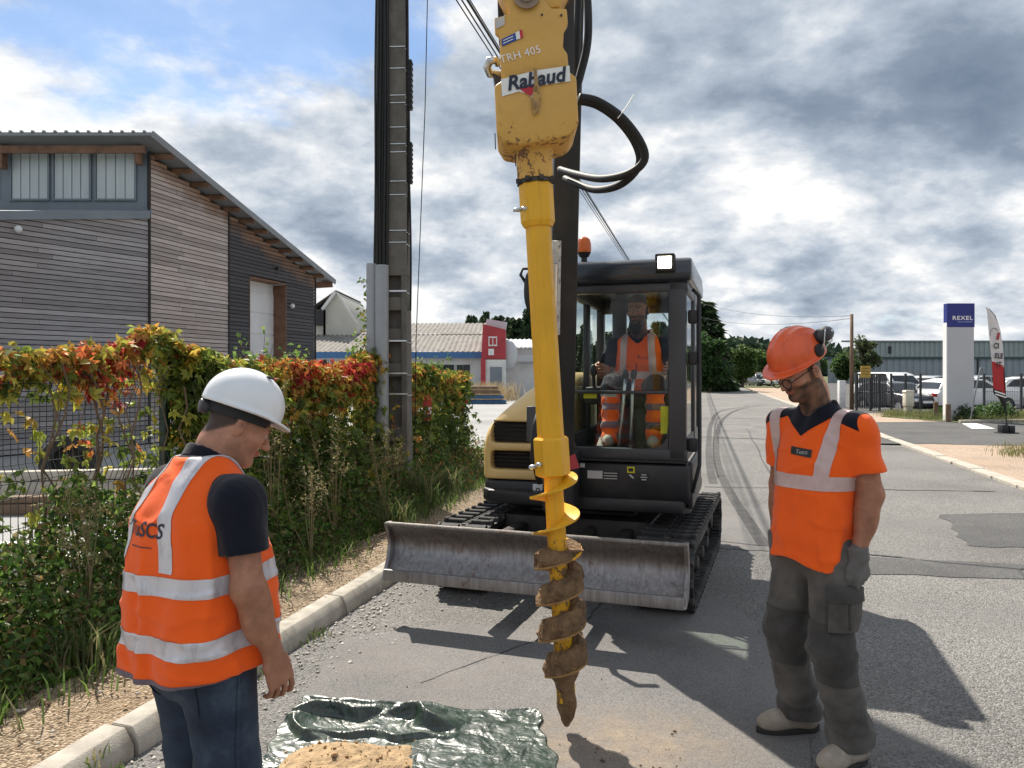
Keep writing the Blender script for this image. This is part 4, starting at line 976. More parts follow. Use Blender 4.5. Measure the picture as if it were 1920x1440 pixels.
for i, (px, pt, Y) in enumerate([(1046, 566, 92), (1064, 560, 88), (1082, 567, 94), (1098, 556, 90), (1113, 570, 86), (1127, 560, 92), (1141, 553, 95), (1156, 563, 88), (1172, 560, 92), (1188, 556, 90), (1203, 562, 86), (1217, 552, 92), (1232, 545, 84), (1246, 541, 80), (1262, 549, 86), (1277, 553, 82), (1293, 560, 84), (1100, 604, 76), (1150, 600, 74), (1195, 604, 72), (1240, 596, 70)]):
    conifer(px, pt, Y, i+1, '%s conifer from the left in the %s seen through the digger cab' % (ORD[i if i < 17 else i-17], 'tall row' if i < 17 else 'low front row'), (.5, .42, .58)[i % 3])
conifer(1312, 556, 72, 1, 'tall dark conifer rising right of the digger cab', 1.0); conifer(1328, 600, 70, 2, 'broad dark conifer right of the digger cab', 1.2); conifer(1318, 590, 76, 0, 'dark conifer close behind the cab door', 1.0)
def leafy_tree(name, label, px, pt, pb, Y, wpx, pal, seed, n=5200, leaf=.3, blobs=34, base=-.4, group='broadleaf trees beside the road', low=.3):
    r = np.random.RandomState(seed); h = Z(pt, Y)-base; w = wpx/1440*Y/2; root = thing(name, label, 'tree', (X(px, Y), Y, base), 0, group)
    ctr = []; 
    while len(ctr) < blobs:
        q = r.uniform(-1, 1, 3)
        if np.linalg.norm(q) < 1: ctr.append((q[0]*w*r.uniform(.55, 1.05), q[1]*w*.82, h*(low+(1-low)/2)+q[2]*h*(1-low)/2*.86))
    ctr = np.array(ctr); rad_ = r.uniform(.16, .4, blobs)*w; i = r.randint(0, blobs, n); d = unit(r.normal(size=(n, 3)))
    P = ctr[i]+d*(rad_[i]*r.uniform(.55, 1.05, n))[:, None]*np.array([1, 1, .8]); C = np.array(pal)[r.randint(0, len(pal), n)]*(r.uniform(.65, 1.3, n)*r.uniform(.8, 1.2, blobs)[i])[:, None]
    leaf_obj('crown', [leaf_batch(P, d+r.normal(size=(n, 3))*.7, d+np.array([0, 0, .8])+r.normal(size=(n, 3))*.5, leaf*r.uniform(.6, 1.2, n), leaf*.6, C)], MT['leaf'], root)
    t = MB(); t.tube([(0, 0, -.1), (.02*h, 0, h*.3), (0, 0, h*.75)], [.03*h, .022*h, .008*h], 8)
    for k in range(7):
        a = r.uniform(0, 6.28); t.tube([(0, 0, h*(.25+.07*k)), (math.cos(a)*w*.4, math.sin(a)*w*.4, h*(.42+.07*k)), (math.cos(a)*w*.7, math.sin(a)*w*.7, h*(.5+.065*k))], [.012*h, .008*h, .003*h], 5)
    t.build('trunk', MT['bark'], root, angle=180); return root
DK = [(.045, .1, .03), (.07, .135, .04), (.035, .075, .025)]; LT = [(.09, .15, .04), (.12, .18, .05), (.07, .12, .035)]
leafy_tree('leafy_tree', 'dark green bushy tree beside the road right of the cab', 1330, 612, 715, 66, 84, DK, 3, 7000, .34, 40, low=.05)
leafy_tree('leafy_tree', 'pale green rounded tree beyond the dark tree at the road end', 1392, 640, 700, 96, 68, LT, 4, 5200, .42, 34, low=.1)
leafy_tree('leafy_tree', 'mid green tree left of the orange helmet by the road end', 1437, 660, 700, 118, 60, DK+LT, 6, 4200, .5, 30, low=.1)
leafy_tree('leafy_tree', 'spreading mid green tree just left of the orange helmet', 1470, 652, 700, 128, 74, DK+LT, 13, 4200, .5, 34, low=.05)
leafy_tree('leafy_tree', 'green tree hidden behind the orange helmet', 1520, 648, 700, 132, 80, LT+DK, 14, 4200, .5, 34, low=.05)
leafy_tree('leafy_tree', 'small olive tree behind the wooden pole', 1625, 628, 690, 110, 58, [(.09, .12, .05), (.12, .14, .06), (.06, .085, .035)], 7, 2600, .42, 24, low=.2)
leafy_tree('leafy_tree', 'low green bush by the warehouse corner right of the ear muffs', 1580, 655, 690, 120, 62, DK+LT, 8, 3600, .5, 26, low=.05)
# far wooded hills: one mass
r = np.random.RandomState(9); n = 26000; u = r.uniform(1150, 2050, n); Yf = r.uniform(420, 560, n)
ridge = 655-9*np.sin((u-1300)/70)-6*np.sin(u/31+1)+np.where(u > 1560, 4, 0); v_ = 715-(715-ridge)*r.rand(n)**.6
P = np.stack([(u-960)/1440*Yf, Yf, CAMZ-(v_-700)/1440*Yf], 1); C = np.array([(.035, .065, .038), (.05, .085, .045), (.07, .105, .05), (.03, .055, .038)])[r.randint(0, 4, n)]*r.uniform(.7, 1.2, n)[:, None]
fw = leaf_obj('far_woods', [leaf_batch(P, r.normal(size=(n, 3)), np.array([0, -1, .7])+r.normal(size=(n, 3))*.5, r.uniform(3, 6.5, n), 4.0, C)], MT['needle']); fw['kind'] = 'stuff'

# ------------------------------------------------------------------ right-hand side: sign totem, flag, fence, parked cars
MT['totem_grey'] = M('pale_grey_panel', (.45, .47, .5), .45, var=.05, vs=1)
MT['totem_blue'] = M('deep_blue_panel', (.01, .02, .19), .4, var=.1, vs=1)
MT['white_print'] = M('white_print', (.8, .8, .8), .5, var=.03)
MT['black_print'] = M('black_print', (.012, .012, .014), .5, var=.1)
MT['timber'] = M('weathered_post', (.16, .105, .07), .9, var=.3, vs=6, scale=(1, 1, .2), bump=.4)
tY = 26.0; tx = X(1798, tY)
tm = thing('sign_totem', 'tall pale grey sign totem with blue lettered head', 'sign', (tx, tY, 0))
MB().box((0, 0, 1.67), (.91, .2, 3.3)).build('column', MT['totem_grey'], tm, bevel=.01, seg=1)
MB().box((-.47, 0, 1.67), (.03, .22, 3.36)).build('edge_trim', MT['white_print'], tm)
MB().box((0, -.005, 3.6), (.93, .23, .8)).build('head', MT['totem_blue'], tm, bevel=.008, seg=1)
text('lettering', 'REXEL', MT['white_print'], tm, (.05, -.124, 3.5), (rad(90), 0, 0), size=.19, spacing=1.12, bold=.003, sx=1.2)
MB().box((.14, -.121, 3.375), (.5, .004, .018)).build('strapline', M('pale_blue_print', (.3, .36, .6), .5), tm)

fY = 20.6; fx = X(1887, fY)
fl_ = thing('feather_flag', 'white, red and black feather flag on a curved pole by the side road', 'flag', (fx, fY, .04))
pp = [(0, 0, .1), (-.03, 0, 1.2), (-.09, 0, 2.1), (-.17, 0, 2.75), (-.3, 0, 3.15), (-.46, 0, 3.33), (-.56, 0, 3.37)]
MB().tube(pp, [.014, .013, .012, .01, .008, .006, .005], 8).build('pole', MT['dark_metal'], fl_, angle=180)
def pole_x(z):
    zs = [p[2] for p in pp]; return float(np.interp(z, zs, [p[0] for p in pp]))
def flag_left(z): return float(np.interp(z, [.62, .95, 1.05, 1.5, 2.2, 2.9, 3.25, 3.37], [-.04, -.22, -.36, -.39, -.42, -.49, -.53, -.57]))
fm = Mat('flag_print'); sx_ = fm.node('ShaderNodeSeparateXYZ'); fm.link(fm.coord(), sx_.inputs[0])
edge_ = fm.math('ADD', sx_.outputs[2], fm.math('ADD', fm.math('MULTIPLY', fm.math('ADD', sx_.outputs[0], .2), .55), fm.math('MULTIPLY', fm.noise(fm.coord(), 9, 4), .22)))
c_ = fm.ramp(fm.math('DIVIDE', edge_, 4.0), [(0.0, (.012, .011, .013)), (0.305, (.4, .02, .025)), (0.488, (.62, .62, .64))], 'CONSTANT')
fm.set(Base_Color=c_, Roughness=.7)
g = MB(); g.grid(lambda u, v: ((lambda z: (flag_left(z)+(pole_x(z)-flag_left(z))*u, -.012+.02*math.sin(u*4+z*3), z))(.62+2.75*v)), 8, 40)
g.build('banner', fm.m, fl_, angle=180, fix=False)
for t_, x_, z_, s_ in (('CI', -.27, 2.33, .2), ('ELE', -.2, 2.06, .19), ('IT', -.2, 1.83, .19)):
    text('lettering', t_, MT['black_print'], fl_, (x_-.03, -.05, z_), (rad(90), rad(4), 0), size=s_, bold=.006, sx=.8)
for k, (x_, z_) in enumerate(((-.2, 1.08), (-.18, 1.0))): MB().box((x_, -.045, z_), (.3, .003, .035), Euler((0, rad(18), 0)).to_matrix()).build('print_line', MT['white_print'], fl_)
lg = MB(); lg.prism([(-.3, 2.5), (-.23, 2.5), (-.2, 2.68), (-.26, 2.7)], -.046, -.05, 'xz'); lg.build('emblem', MT['red_paint'], fl_)
lg = MB(); lg.tube([(-.35+.11*math.cos(a), -.045, 2.65+.16*math.sin(a)) for a in [.6+i*.4 for i in range(8)]], .006, 5); lg.build('emblem_ring', MT['dark_metal'], fl_)
bs = MB(); bs.box((-.09, 0, .12), (.17, .22, .2)); bs.box((.1, 0, .11), (.15, .2, .18)); bs.cyl((0, 0, 0), (0, 0, .28), .03); bs.box((0, 0, .01), (.5, .3, .02)); bs.build('weighted_foot', MT['dark_metal'], fl_, bevel=.02)

wp = thing('wooden_pole', 'slim dark wooden pole standing behind the orange helmeted man', 'pole', (X(1597, 34), 34, 0)); MB().cyl((0, 0, -.1), (0, 0, Z(589, 34)), .095, .07, 10).build('shaft', MT['timber'], wp, angle=180)
for a_, b_, sag, lb in ((at(1597, 592, 34), at(1290, 560, 60), 1.0, 'thin wire slung from the wooden pole towards the cab'), (at(1597, 597, 34), at(1290, 588, 66), 1.1, 'lower thin wire slung from the wooden pole towards the cab')):
    tag(MB().tube([a_.lerp(b_, k/16)-Vector((0, 0, sag*4*(k/16)*(1-k/16)*.5)) for k in range(17)], .012, 4).build('thin_wire', MT['cable'], None, angle=180), lb, 'wire')
# boundary fence of the car park
MT['fence_dark'] = M('charcoal_steel', (.03, .034, .04), .5, .2)
rfz = thing('car_park_fence', 'dark steel mesh fence with posts along the car park', 'fence', (0, 0, 0))
pf = [(1606, 33), (1632, 32.6), (1649, 32), (1671, 31.4), (1698, 31), (1726, 30.7), (1845, 31.5), (1915, 32)]
for px, Y in pf: MB().box((X(px, Y), Y, .82), (.07, .07, 1.62)).build('post', MT['fence_dark'], rfz)
wr = MB()
for (p0, Y0), (p1, Y1) in zip(pf[3:], pf[4:]):
    if p1-p0 > 100: continue
    a, b = Vector((X(p0, Y0), Y0, 0)), Vector((X(p1, Y1), Y1, 0)); n = int((b-a).length/.09)
    for i in range(1, n): q = a.lerp(b, i/n); wr.tube([q+Vector((0, 0, .1)), q+Vector((0, 0, 1.4))], .006, 3, False)
    for z in (.15, .5, .9, 1.38): wr.tube([a+Vector((0, 0, z)), b+Vector((0, 0, z))], .008, 3, False)
wr.build('wire_panel', MT['fence_dark'], rfz, angle=None, fix=False)['kind'] = 'stuff'
gt = thing('slatted_gate', 'open dark slatted steel gate behind the orange helmeted man', 'gate', (0, 0, 0))
for p0, p1, Y0, Y1 in ((1604, 1634, 34, 32.8), (1636, 1661, 33.2, 34.4)):
    a, b = Vector((X(p0, Y0), Y0, 0)), Vector((X(p1, Y1), Y1, 0)); n = 7
    for i in range(n+1): q = a.lerp(b, i/n); MB().box(q+Vector((0, 0, .86)), (.055, .03, 1.5)).build('slat', MT['fence_dark'], gt)
    for z in (.2, .8, 1.6): MB().bar(a+Vector((0, .03, z)), b+Vector((0, .03, z)), .04, .06).build('rail', MT['fence_dark'], gt)
nb = thing('notice_board', 'small yellow notice board on the slatted gate', 'sign', (X(1621, 32.6), 32.5, Z(697, 32.6)))
MB().box((0, 0, 0), (.42, .03, .5)).build('panel', M('ochre_sign', (.4, .27, .05), .6), nb)
for k in range(3): MB().box((0, -.018, .14-k*.12), (.3, .004, .04)).build('print_line', M('brown_print', (.2, .1, .03), .6) if k == 0 else bpy.data.materials['brown_print'], nb)
ub = thing('utility_box', 'cream utility meter box on a plinth by the car park fence', 'box', (X(1703, 29.6), 29.6, 0)); MB().box((0, 0, .66), (.32, .25, .56)).prism([(-.19, .92), (.19, .92), (.14, .99), (-.14, .99)], -.14, .14, 'xz').build('cabinet', M('cream_plastic', (.62, .58, .5), .5), ub, bevel=.012); MB().box((0, 0, .2), (.27, .2, .4)).build('plinth', MT['kerb'], ub)
for px, Y, h, lb in ((1755, 27.2, .62, 'short wooden bollard left of the sign totem'), (1778, 25.3, .62, 'short wooden bollard in front of the sign totem')):
    b_ = thing('wooden_bollard', lb, 'bollard', (X(px, Y), Y, 0), 0, 'wooden bollards'); MB().cyl((0, 0, -.05), (0, 0, h), .085, .08, 12).build('post', MT['timber'], b_, angle=40); MB().cyl((0, 0, h), (0, 0, h+.02), .075, .05, 12).build('cap', MT['timber'], b_, angle=40)
hp = thing('leaning_post', 'leaning white tubular post between totem and feather flag', 'post', (X(1818, 24.8), 24.8, 0)); MB().tube([(0, 0, 0), (.22, 0, 1.2), (.33, 0, 1.72), (.37, 0, 1.83), (.42, 0, 1.82), (.42, 0, 1.65)], .022, 8).build('tube', MT['zinc'], hp, angle=180)
cp = thing('utility_pillar', 'pale short pillar by the wooden pole', 'pillar', (X(1578, 36), 36, 0)); MB().box((0, 0, .65), (.3, .25, 1.3)).build('post', MT['pale_panel'], cp, bevel=.02)
# grass island
gi = ragged([at(1650, 0, 28.5)[:2], at(1800, 0, 24.9)[:2], at(2050, 0, 25.8)[:2], at(2050, 0, 31)[:2], at(1720, 0, 30.6)[:2]], 8, .15, 9)
sheet('grass_island', gi, .045, MT['grassland'])
sp_g = []
while len(sp_g) < 330:
    px = rng.uniform(1665, 1960); Y = rng.uniform(24.9, 30.4)
    if px < 1790 and Y < 28.6-(px-1650)/150*3.5: continue
    sp_g.append((X(px, Y), Y, .045))
blades('grass', sp_g, None, [(.16, .17, .06), (.12, .15, .05), (.24, .21, .1), (.09, .13, .04)], .08, .26, 26, .22, 'stuff')
sp_g = [(X(px, Y), Y, .035) for px, Y in [(rng.uniform(1880, 1960), rng.uniform(14.5, 17.0)) for _ in range(36)]]
blades('grass', sp_g, None, [(.14, .16, .05), (.2, .18, .08)], .04, .14, 22, .2, 'stuff')
ks = MB(); ks.bar(at(1800, 0, 24.75)*Vector((1, 1, 0)).to_3d() if False else Vector((X(1800, 24.75), 24.75, .07)), Vector((X(2060, 25.7), 25.7, .07)), .15, .13); tag(ks.build('island_kerb', MT['kerb'], bevel=.01), kind='structure')
for px, Y, w_, h_, lb in ((1806, 26.0, .5, .55, 'small green bush right of the sign totem'), (1873, 26.5, .65, .6, 'round green bush behind the feather flag'), (1845, 27.2, .55, .45, 'low green bush between leaning post and flag'), (1765, 28.8, .4, .3, 'tiny bush left of the sign totem')):
    r = np.random.RandomState(px); n = 700; bu = thing('bush', lb, 'bush', (X(px, Y), Y, .04), 0, 'bushes on the grass island'); d = unit(r.normal(size=(n, 3))); d[:, 2] = np.abs(d[:, 2]); P = d*np.array([w_, w_*.8, h_])*r.uniform(.45, 1.0, n)[:, None]
    C = np.array(LT+DK)[r.randint(0, 6, n)]*r.uniform(.7, 1.3, n)[:, None]; leaf_obj('crown', [leaf_batch(P, d+r.normal(size=(n, 3))*.7, d+r.normal(size=(n, 3))*.5+np.array([0, 0, .6]), r.uniform(.08, .16, n), .07, C)], MT['leaf'], bu)['kind'] = 'stuff'; MB().tube([(0, 0, -.05), (0, 0, h_*.6)], [.02, .01], 5).build('stem', MT['stem'], bu)

# ---- cars
def paint(name, c): return M(name, c, .28, 0.0, var=.03, vs=1, coat=.6)
MT['car_white'] = paint('white_car_paint', (.68, .69, .7)); MT['car_dark'] = paint('dark_grey_car_paint', (.03, .033, .04)); MT['car_silver'] = paint('silver_car_paint', (.4, .42, .44))
MT['tyre'] = M('tyre_rubber', (.015, .015, .016), .8); MT['rim'] = M('alloy_rim', (.4, .4, .42), .35, .7); MT['tail'] = M('red_lamp', (.3, .01, .01), .2); MT['headlamp'] = M('clear_lamp', (.75, .78, .8), .15); MT['trim'] = M('black_trim', (.02, .02, .022), .6)
CARS = {'suv': dict(L=4.4, W=1.82, body=[(-2.2, .35), (-2.2, .95), (-2.1, 1.02), (-.95, 1.08), (1.0, 1.08), (2.05, 1.05), (2.2, .9), (2.2, .35)], cab=[(-1.15, 1.06), (-.45, 1.52), (1.1, 1.58), (1.75, 1.45), (2.1, 1.04)]),
        'hatch': dict(L=4.2, W=1.76, body=[(-2.1, .3), (-2.1, .75), (-1.9, .86), (-.9, .95), (1.0, .98), (2.0, .95), (2.1, .8), (2.1, .3)], cab=[(-1.05, .93), (-.3, 1.4), (1.0, 1.46), (1.6, 1.36), (2.02, .93)]),
        'van': dict(L=4.3, W=1.83, body=[(-2.15, .35), (-2.15, .95), (-1.95, 1.08), (-1.3, 1.15), (2.1, 1.15), (2.15, 1.0), (2.15, .35)], cab=[(-1.45, 1.13), (-.75, 1.72), (-.3, 1.82), (2.05, 1.82), (2.12, 1.13)])}
def car(label, kind, loc, rz, paintmat, group='parked cars'):
    k = CARS[kind]; W = k['W']/2; root = thing('parked_car', label, 'car', loc, rz, group)
    b = MB(); b.prism(k['body'], -W, W, 'xz'); b.build('body', paintmat, root, bevel=.09, seg=3, angle=50)
    c = MB(); cb = k['cab']; n = len(cb); z0 = cb[0][1]
    v = []
    for sgn in (-1, 1):
        for x, z in cb: v.append((x, sgn*(W-.05-.17*(z-z0)/.6), z))
    c.add(v, [tuple(range(n)), tuple(range(2*n-1, n-1, -1))]+[((i+1) % n, i, n+i, n+(i+1) % n) for i in range(n)]); cab = c.build('cabin', paintmat, root, bevel=.05, seg=2, angle=50)
    # side glass, windscreen, rear glass
    def inset(poly, f=.82):
        cx = sum(p[0] for p in poly)/len(poly); cz = sum(p[1] for p in poly)/len(poly); return [(cx+(x-cx)*f, cz+(z-cz)*.74) for x, z in poly]
    half = [p for p in inset(cb)]; xm = sum(p[0] for p in half)/len(half)
    for sgn in (-1, 1):
        for lo_, hi_ in ((-9, xm-.04), (xm+.04, 9)):
            pl = []
            for i in range(len(half)):
                a, b2 = half[i], half[(i+1) % len(half)]; ina, inb = lo_ <= a[0] <= hi_, lo_ <= b2[0] <= hi_
                if ina: pl.append(a)
                if ina != inb:
                    xc_ = lo_ if (lo_-a[0])*(lo_-b2[0]) < 0 else hi_; t = (xc_-a[0])/(b2[0]-a[0]); pl.append((xc_, a[1]+(b2[1]-a[1])*t))
            w = MB(); y = lambda z: sgn*(W-.05-.17*(z-z0)/.6+.008); m_ = len(pl)
            w.add([(x, y(z), z) for x, z in pl]+[(x, y(z)-sgn*.03, z) for x, z in pl], [tuple(range(m_)), tuple(range(2*m_-1, m_-1, -1))]+[(i, (i+1) % m_, m_+(i+1) % m_, m_+i) for i in range(m_)]); w.build('side_window', MT['dark_glass'], cab)
    for nm, (p, q) in (('windscreen', (cb[0], cb[1])), ('rear_window', (cb[-2], cb[-1]))):
        P0, P1 = Vector((p[0], 0, p[1])), Vector((q[0], 0, q[1])); d = (P1-P0); nn = Vector((-d.z, 0, d.x)).normalized()
        if nn.z < 0: nn = -nn
        w = MB(); v = []
        for f in (.14, .86):
            z = P0.lerp(P1, f); hw = W-.16-.17*(z.z-z0)/.6
            v += [tuple(z+nn*.012+Vector((0, -hw, 0))), tuple(z+nn*.012+Vector((0, hw, 0)))]
        w.add([v[0], v[1], v[3], v[2]], [(0, 1, 2, 3)]); w.build(nm, MT['dark_glass'], cab, fix=False)
    Lh = k['L']/2
    for sx in (-1, 1):
        for sy in (-1, 1):
            x = sx*Lh*.62; o = thing('wheel', None, None, (x, sy*(W-.1), .32)); o.parent = root
            del_ = MB(); del_.cyl((0, -.1, 0), (0, .1, 0), .32, n=22); del_.build('tyre', MT['tyre'], o, bevel=.02); MB().cyl((0, sy*.085, 0), (0, sy*.108, 0), .2, n=16).build('rim', MT['rim'], o)
            MB().cyl((x, sy*(W-.03), .34), (x, sy*(W+.006), .34), .37, n=22).build('wheel_arch', MT['trim'], root)
            zl = k['body'][1][1]-.12
            MB().box((sx*(Lh-.04), sy*(W-.24), zl), (.1, .36, .16)).build('tail_light' if sx > 0 else 'headlight', MT['tail'] if sx > 0 else MT['headlamp'], root, bevel=.02)
    for sy in (-1, 1): MB().box((cb[0][0]+.28, sy*(W+.06), z0+.06), (.12, .2, .14)).build('mirror', paintmat, root, bevel=.03)
    MB().box((-Lh+.02, 0, .48), (.06, W*1.3, .18)).box((Lh-.02, 0, .45), (.06, W*1.5, .16)).build('bumper_trim', MT['trim'], root, bevel=.02)
    MB().box((-Lh-.012, 0, .55), (.02, .5, .11)).box((Lh+.012, 0, .8), (.02, .5, .11)).build('number_plate', MT['white_print'], root)
    return root
cy = .04
car('white hatchback parked behind the sign totem with its tail to the left', 'suv', (X(1812, 35.5), 35.5, -.16), rad(190), MT['car_white'])
car('white sport utility car at the right picture edge behind the flag', 'suv', (X(1958, 36), 36, -.1), rad(165), MT['car_white'])
car('white van facing the camera behind the gate', 'van', (X(1672, 41), 41, -.12), rad(98), MT['car_white'])
car('dark grey car nose-on in front of the white van', 'hatch', (X(1681, 36.5), 36.5, -.2), rad(100), MT['car_dark'])
car('small white car parked between van and hatchback', 'hatch', (X(1722, 43), 43, .04), rad(80), MT['car_white'])
car('silver car roof showing above the white hatchback', 'hatch', (X(1768, 47), 47, .04), rad(200), MT['car_silver'])
car('silver car behind the feather flag', 'hatch', (X(1858, 50), 50, .04), rad(190), MT['car_silver'])
car('dark pickup far down the road beside the red panel', 'van', (X(1422, 104), 104, -.25), rad(95), MT['car_dark'])
car('small white car far down the road left of the orange helmet', 'hatch', (X(1446, 102), 102, -.1), rad(110), MT['car_white'])
tr_ = thing('trailer_wall', 'long white trailer at the road end beside a red panel', 'trailer', (X(1392, 112), 112, 0)); MB().box((0, 0, .75), (X(1420, 112)-X(1362, 112), 2.4, 2.1)).build('box', MT['render_white'], tr_)
MB().box((X(1445, 113)-X(1392, 112), 1, .9), (4.5, 2, 1.7)).build('rear_box', MT['pale_clad'], tr_)
rpn = thing('red_sign', 'red panel with white letters at the road end', 'sign', (X(1408, 110), 110, 0)); MB().box((0, 0, 1.15), (1.5, .1, 1.5)).build('panel', MT['red_paint'], rpn); text('lettering', 'VIT', MT['white_print'], rpn, (.05, -.06, 1.2), (rad(90), 0, 0), size=.8, bold=.02); MB().box((-.5, -.06, .75), (.3, .02, .7)).build('figure_print', MT['blue_paint'], rpn)
for k_ in (-.5, .5): MB().cyl((k_, 0, -.1), (k_, 0, .5), .05).build('leg', MT['dark_metal'], rpn)
lw_ = MB(); lw_.box((X(1315, 80), 80, .35), (X(1327, 80)-X(1303, 80), .2, .8)); lw_.box((X(1315, 80), 80, .79), (X(1327, 80)-X(1303, 80)+.1, .3, .06)); tag(lw_.build('garden_wall', MT['render_white']), 'short white wall under the dark trees right of the cab', 'wall')
# stacks in the yard
MT['blue_tarp'] = M('blue_crates', (.03, .1, .2), .6, var=.3)
st_ = thing('pallet_stack', 'stack of blue and brown pallets left of the digger hood', 'pallets', (X(895, 40), 40, .07))
for i, (z, m_) in enumerate(((.1, 'blue_tarp'), (.35, 'blue_tarp'), (.6, 'timber'), (.82, 'timber'))):
    MB().box((0, 0, z), (3.0-.3*i, 1.2, .16)).build('pallet', MT[m_], st_)
blades('grass', [(X(rng.uniform(870, 960), 44), rng.uniform(43, 46), .07) for _ in range(60)], None, [(.35, .26, .13), (.28, .2, .1), (.4, .32, .2)], .5, 1.2, 18, .3, 'stuff')
for i, (px, py0, Y, w_, h_, m_, lb) in enumerate(((60, 795, 8.6, 2.6, .12, 'timber', 'dark timber beam lying in the yard behind the see-through fence'), (90, 770, 9.8, 3.4, .2, 'kerb', 'long concrete beam lying in the yard by the shed'), (70, 905, 6.4, 2.2, .1, 'pale_panel', 'white board lying just behind the fence'), (40, 945, 5.9, 1.9, .1, 'pale_panel', 'lower white board lying just behind the fence'))):
    tag(MB().box((X(px, Y), Y, .07+h_/2), (w_, .22, h_), Matrix.Rotation(rad(4+3*i), 3, 'Z')).box((X(px, Y)+.1, Y+.02, .07+h_*1.35), (w_*.85, .16, h_*.6), Matrix.Rotation(rad(7+2*i), 3, 'Z')).build('yard_beam', MT[m_], bevel=.01), lb, 'beam')
ty_ = thing('old_tyre', 'black tyre standing in the yard behind the fence', 'tyre', (X(130, 10.6), 10.6, .42)); MB().lathe([(.2, -.12), (.34, -.13), (.37, -.06), (.37, .06), (.34, .13), (.2, .12), (.18, 0)], 24, Euler((rad(80), 0, rad(20))).to_matrix().to_4x4()).build('tread', MT['tyre'], ty_)
MB().box((X(130, 10.6), 10.9, .3), (.9, .5, .5)).build('crate_base', MT['trim'], None) if False else None

# ------------------------------------------------------------------ mini excavator
MT['ex_dark'] = M('charcoal_machine_paint', (.017, .017, .02), .42, 0, var=.2, vs=3, grime=(.07, .06, .05), gs=2.5, ga=.35)
MT['ex_frame'] = M('dark_grey_cab_frame', (.042, .042, .047), .38, 0, var=.2, vs=3, grime=(.08, .07, .06), gs=5, ga=.3)
MT['ex_yellow'] = M('ochre_hood_paint', (.78, .53, .21), .4, 0, var=.08, vs=2, grime=(.5, .34, .14), gs=3, ga=.3)
MT['rubber'] = M('track_rubber', (.022, .021, .022), .75, 0, var=.3, vs=6, grime=(.15, .14, .125), gs=7, ga=.55, bump=.3, bs=50)
MT['grease'] = M('greasy_steel', (.035, .032, .03), .55, .3, var=.4, vs=6, grime=(.1, .08, .06), gs=5, ga=.5)
MT['grille'] = M('black_grille', (.02, .016, .014), .6, var=.3, vs=5)
MT['roof_blue'] = M('dark_roof_paint', (.02, .026, .036), .3, 0, var=.1, vs=2, coat=.4)
bl = Mat('worn_blade_steel'); v = bl.coord(); sp_ = bl.node('ShaderNodeSeparateXYZ'); bl.link(v, sp_.inputs[0])
band = bl.ramp(bl.math('ADD', sp_.outputs[2], bl.math('MULTIPLY', bl.math('SUBTRACT', bl.noise(v, 3, 5), .5), .12)), [(0.30, (.3, .28, .27)), (0.38, (.26, .26, .275)), (0.45, (.36, .36, .38)), (0.50, (.22, .19, .18)), (0.56, (.18, .15, .135)), (0.62, (.24, .22, .2))])
st = bl.ramp(bl.noise(bl.coord(scale=(14, 14, .8)), 3, 7, .7), [(0.3, .62), (0.7, 1.3)])
c = bl.mix(1.0, band, st, 'MULTIPLY'); c = bl.mix(bl.ramp(bl.noise(v, 9, 8, .72), [(0.56, 0.0), (0.7, .8)]), c, (.13, .065, .035))
bl.set(Base_Color=c, Metallic=.55, Roughness=bl.ramp(bl.noise(v, 12, 5), [(0.3, .38), (0.7, .62)])); bl.bump(bl.noise(bl.coord(scale=(3, 3, 1)), 30, 6), .25, .004); MT['blade'] = bl.m
EXO = Vector((.71, 6.58, 0)); EXA = rad(-17)
ex = thing('mini_excavator', 'tracked mini excavator with dark cab, ochre hood and front dozer blade', 'excavator', tuple(EXO), EXA)
EXM = Matrix.Translation(EXO) @ Matrix.Rotation(EXA, 4, 'Z'); EXI = EXM.inverted()
def exl(p): return EXI @ Vector(p)
# undercarriage, turned a touch further than the house
uc = bpy.data.objects.new('undercarriage', None); col.objects.link(uc); uc.parent = ex; uc.rotation_euler = (0, 0, rad(-2.5))
def track_path(t, y0=-1.02, y1=1.02, r=.225, zc=.26):
    """point and outward normal along the loop, t in 0..1"""
    L1 = y1-y0; L2 = math.pi*r; tot = 2*L1+2*L2; d = (t % 1)*tot
    if d < L1: return (y0+d, zc+r, 0, 1)
    d -= L1
    if d < L2: a = math.pi/2-d/r; return (y1+r*math.cos(a), zc+r*math.sin(a), math.cos(a), math.sin(a))
    d -= L2
    if d < L1: return (y1-d, zc-r, 0, -1)
    d -= L1; a = -math.pi/2-d/r; return (y0+r*math.cos(a), zc+r*math.sin(a), math.cos(a), math.sin(a))
padm = MB()
for sx in (-1, 1): padm.box((sx*.112, .014, 0), (.176, .045, .034)); padm.box((sx*.185, .006, .0), (.03, .052, .05))
pad_me = padm.mesh('track_pad', .006, 1); pad_me.materials.append(MT['rubber'])
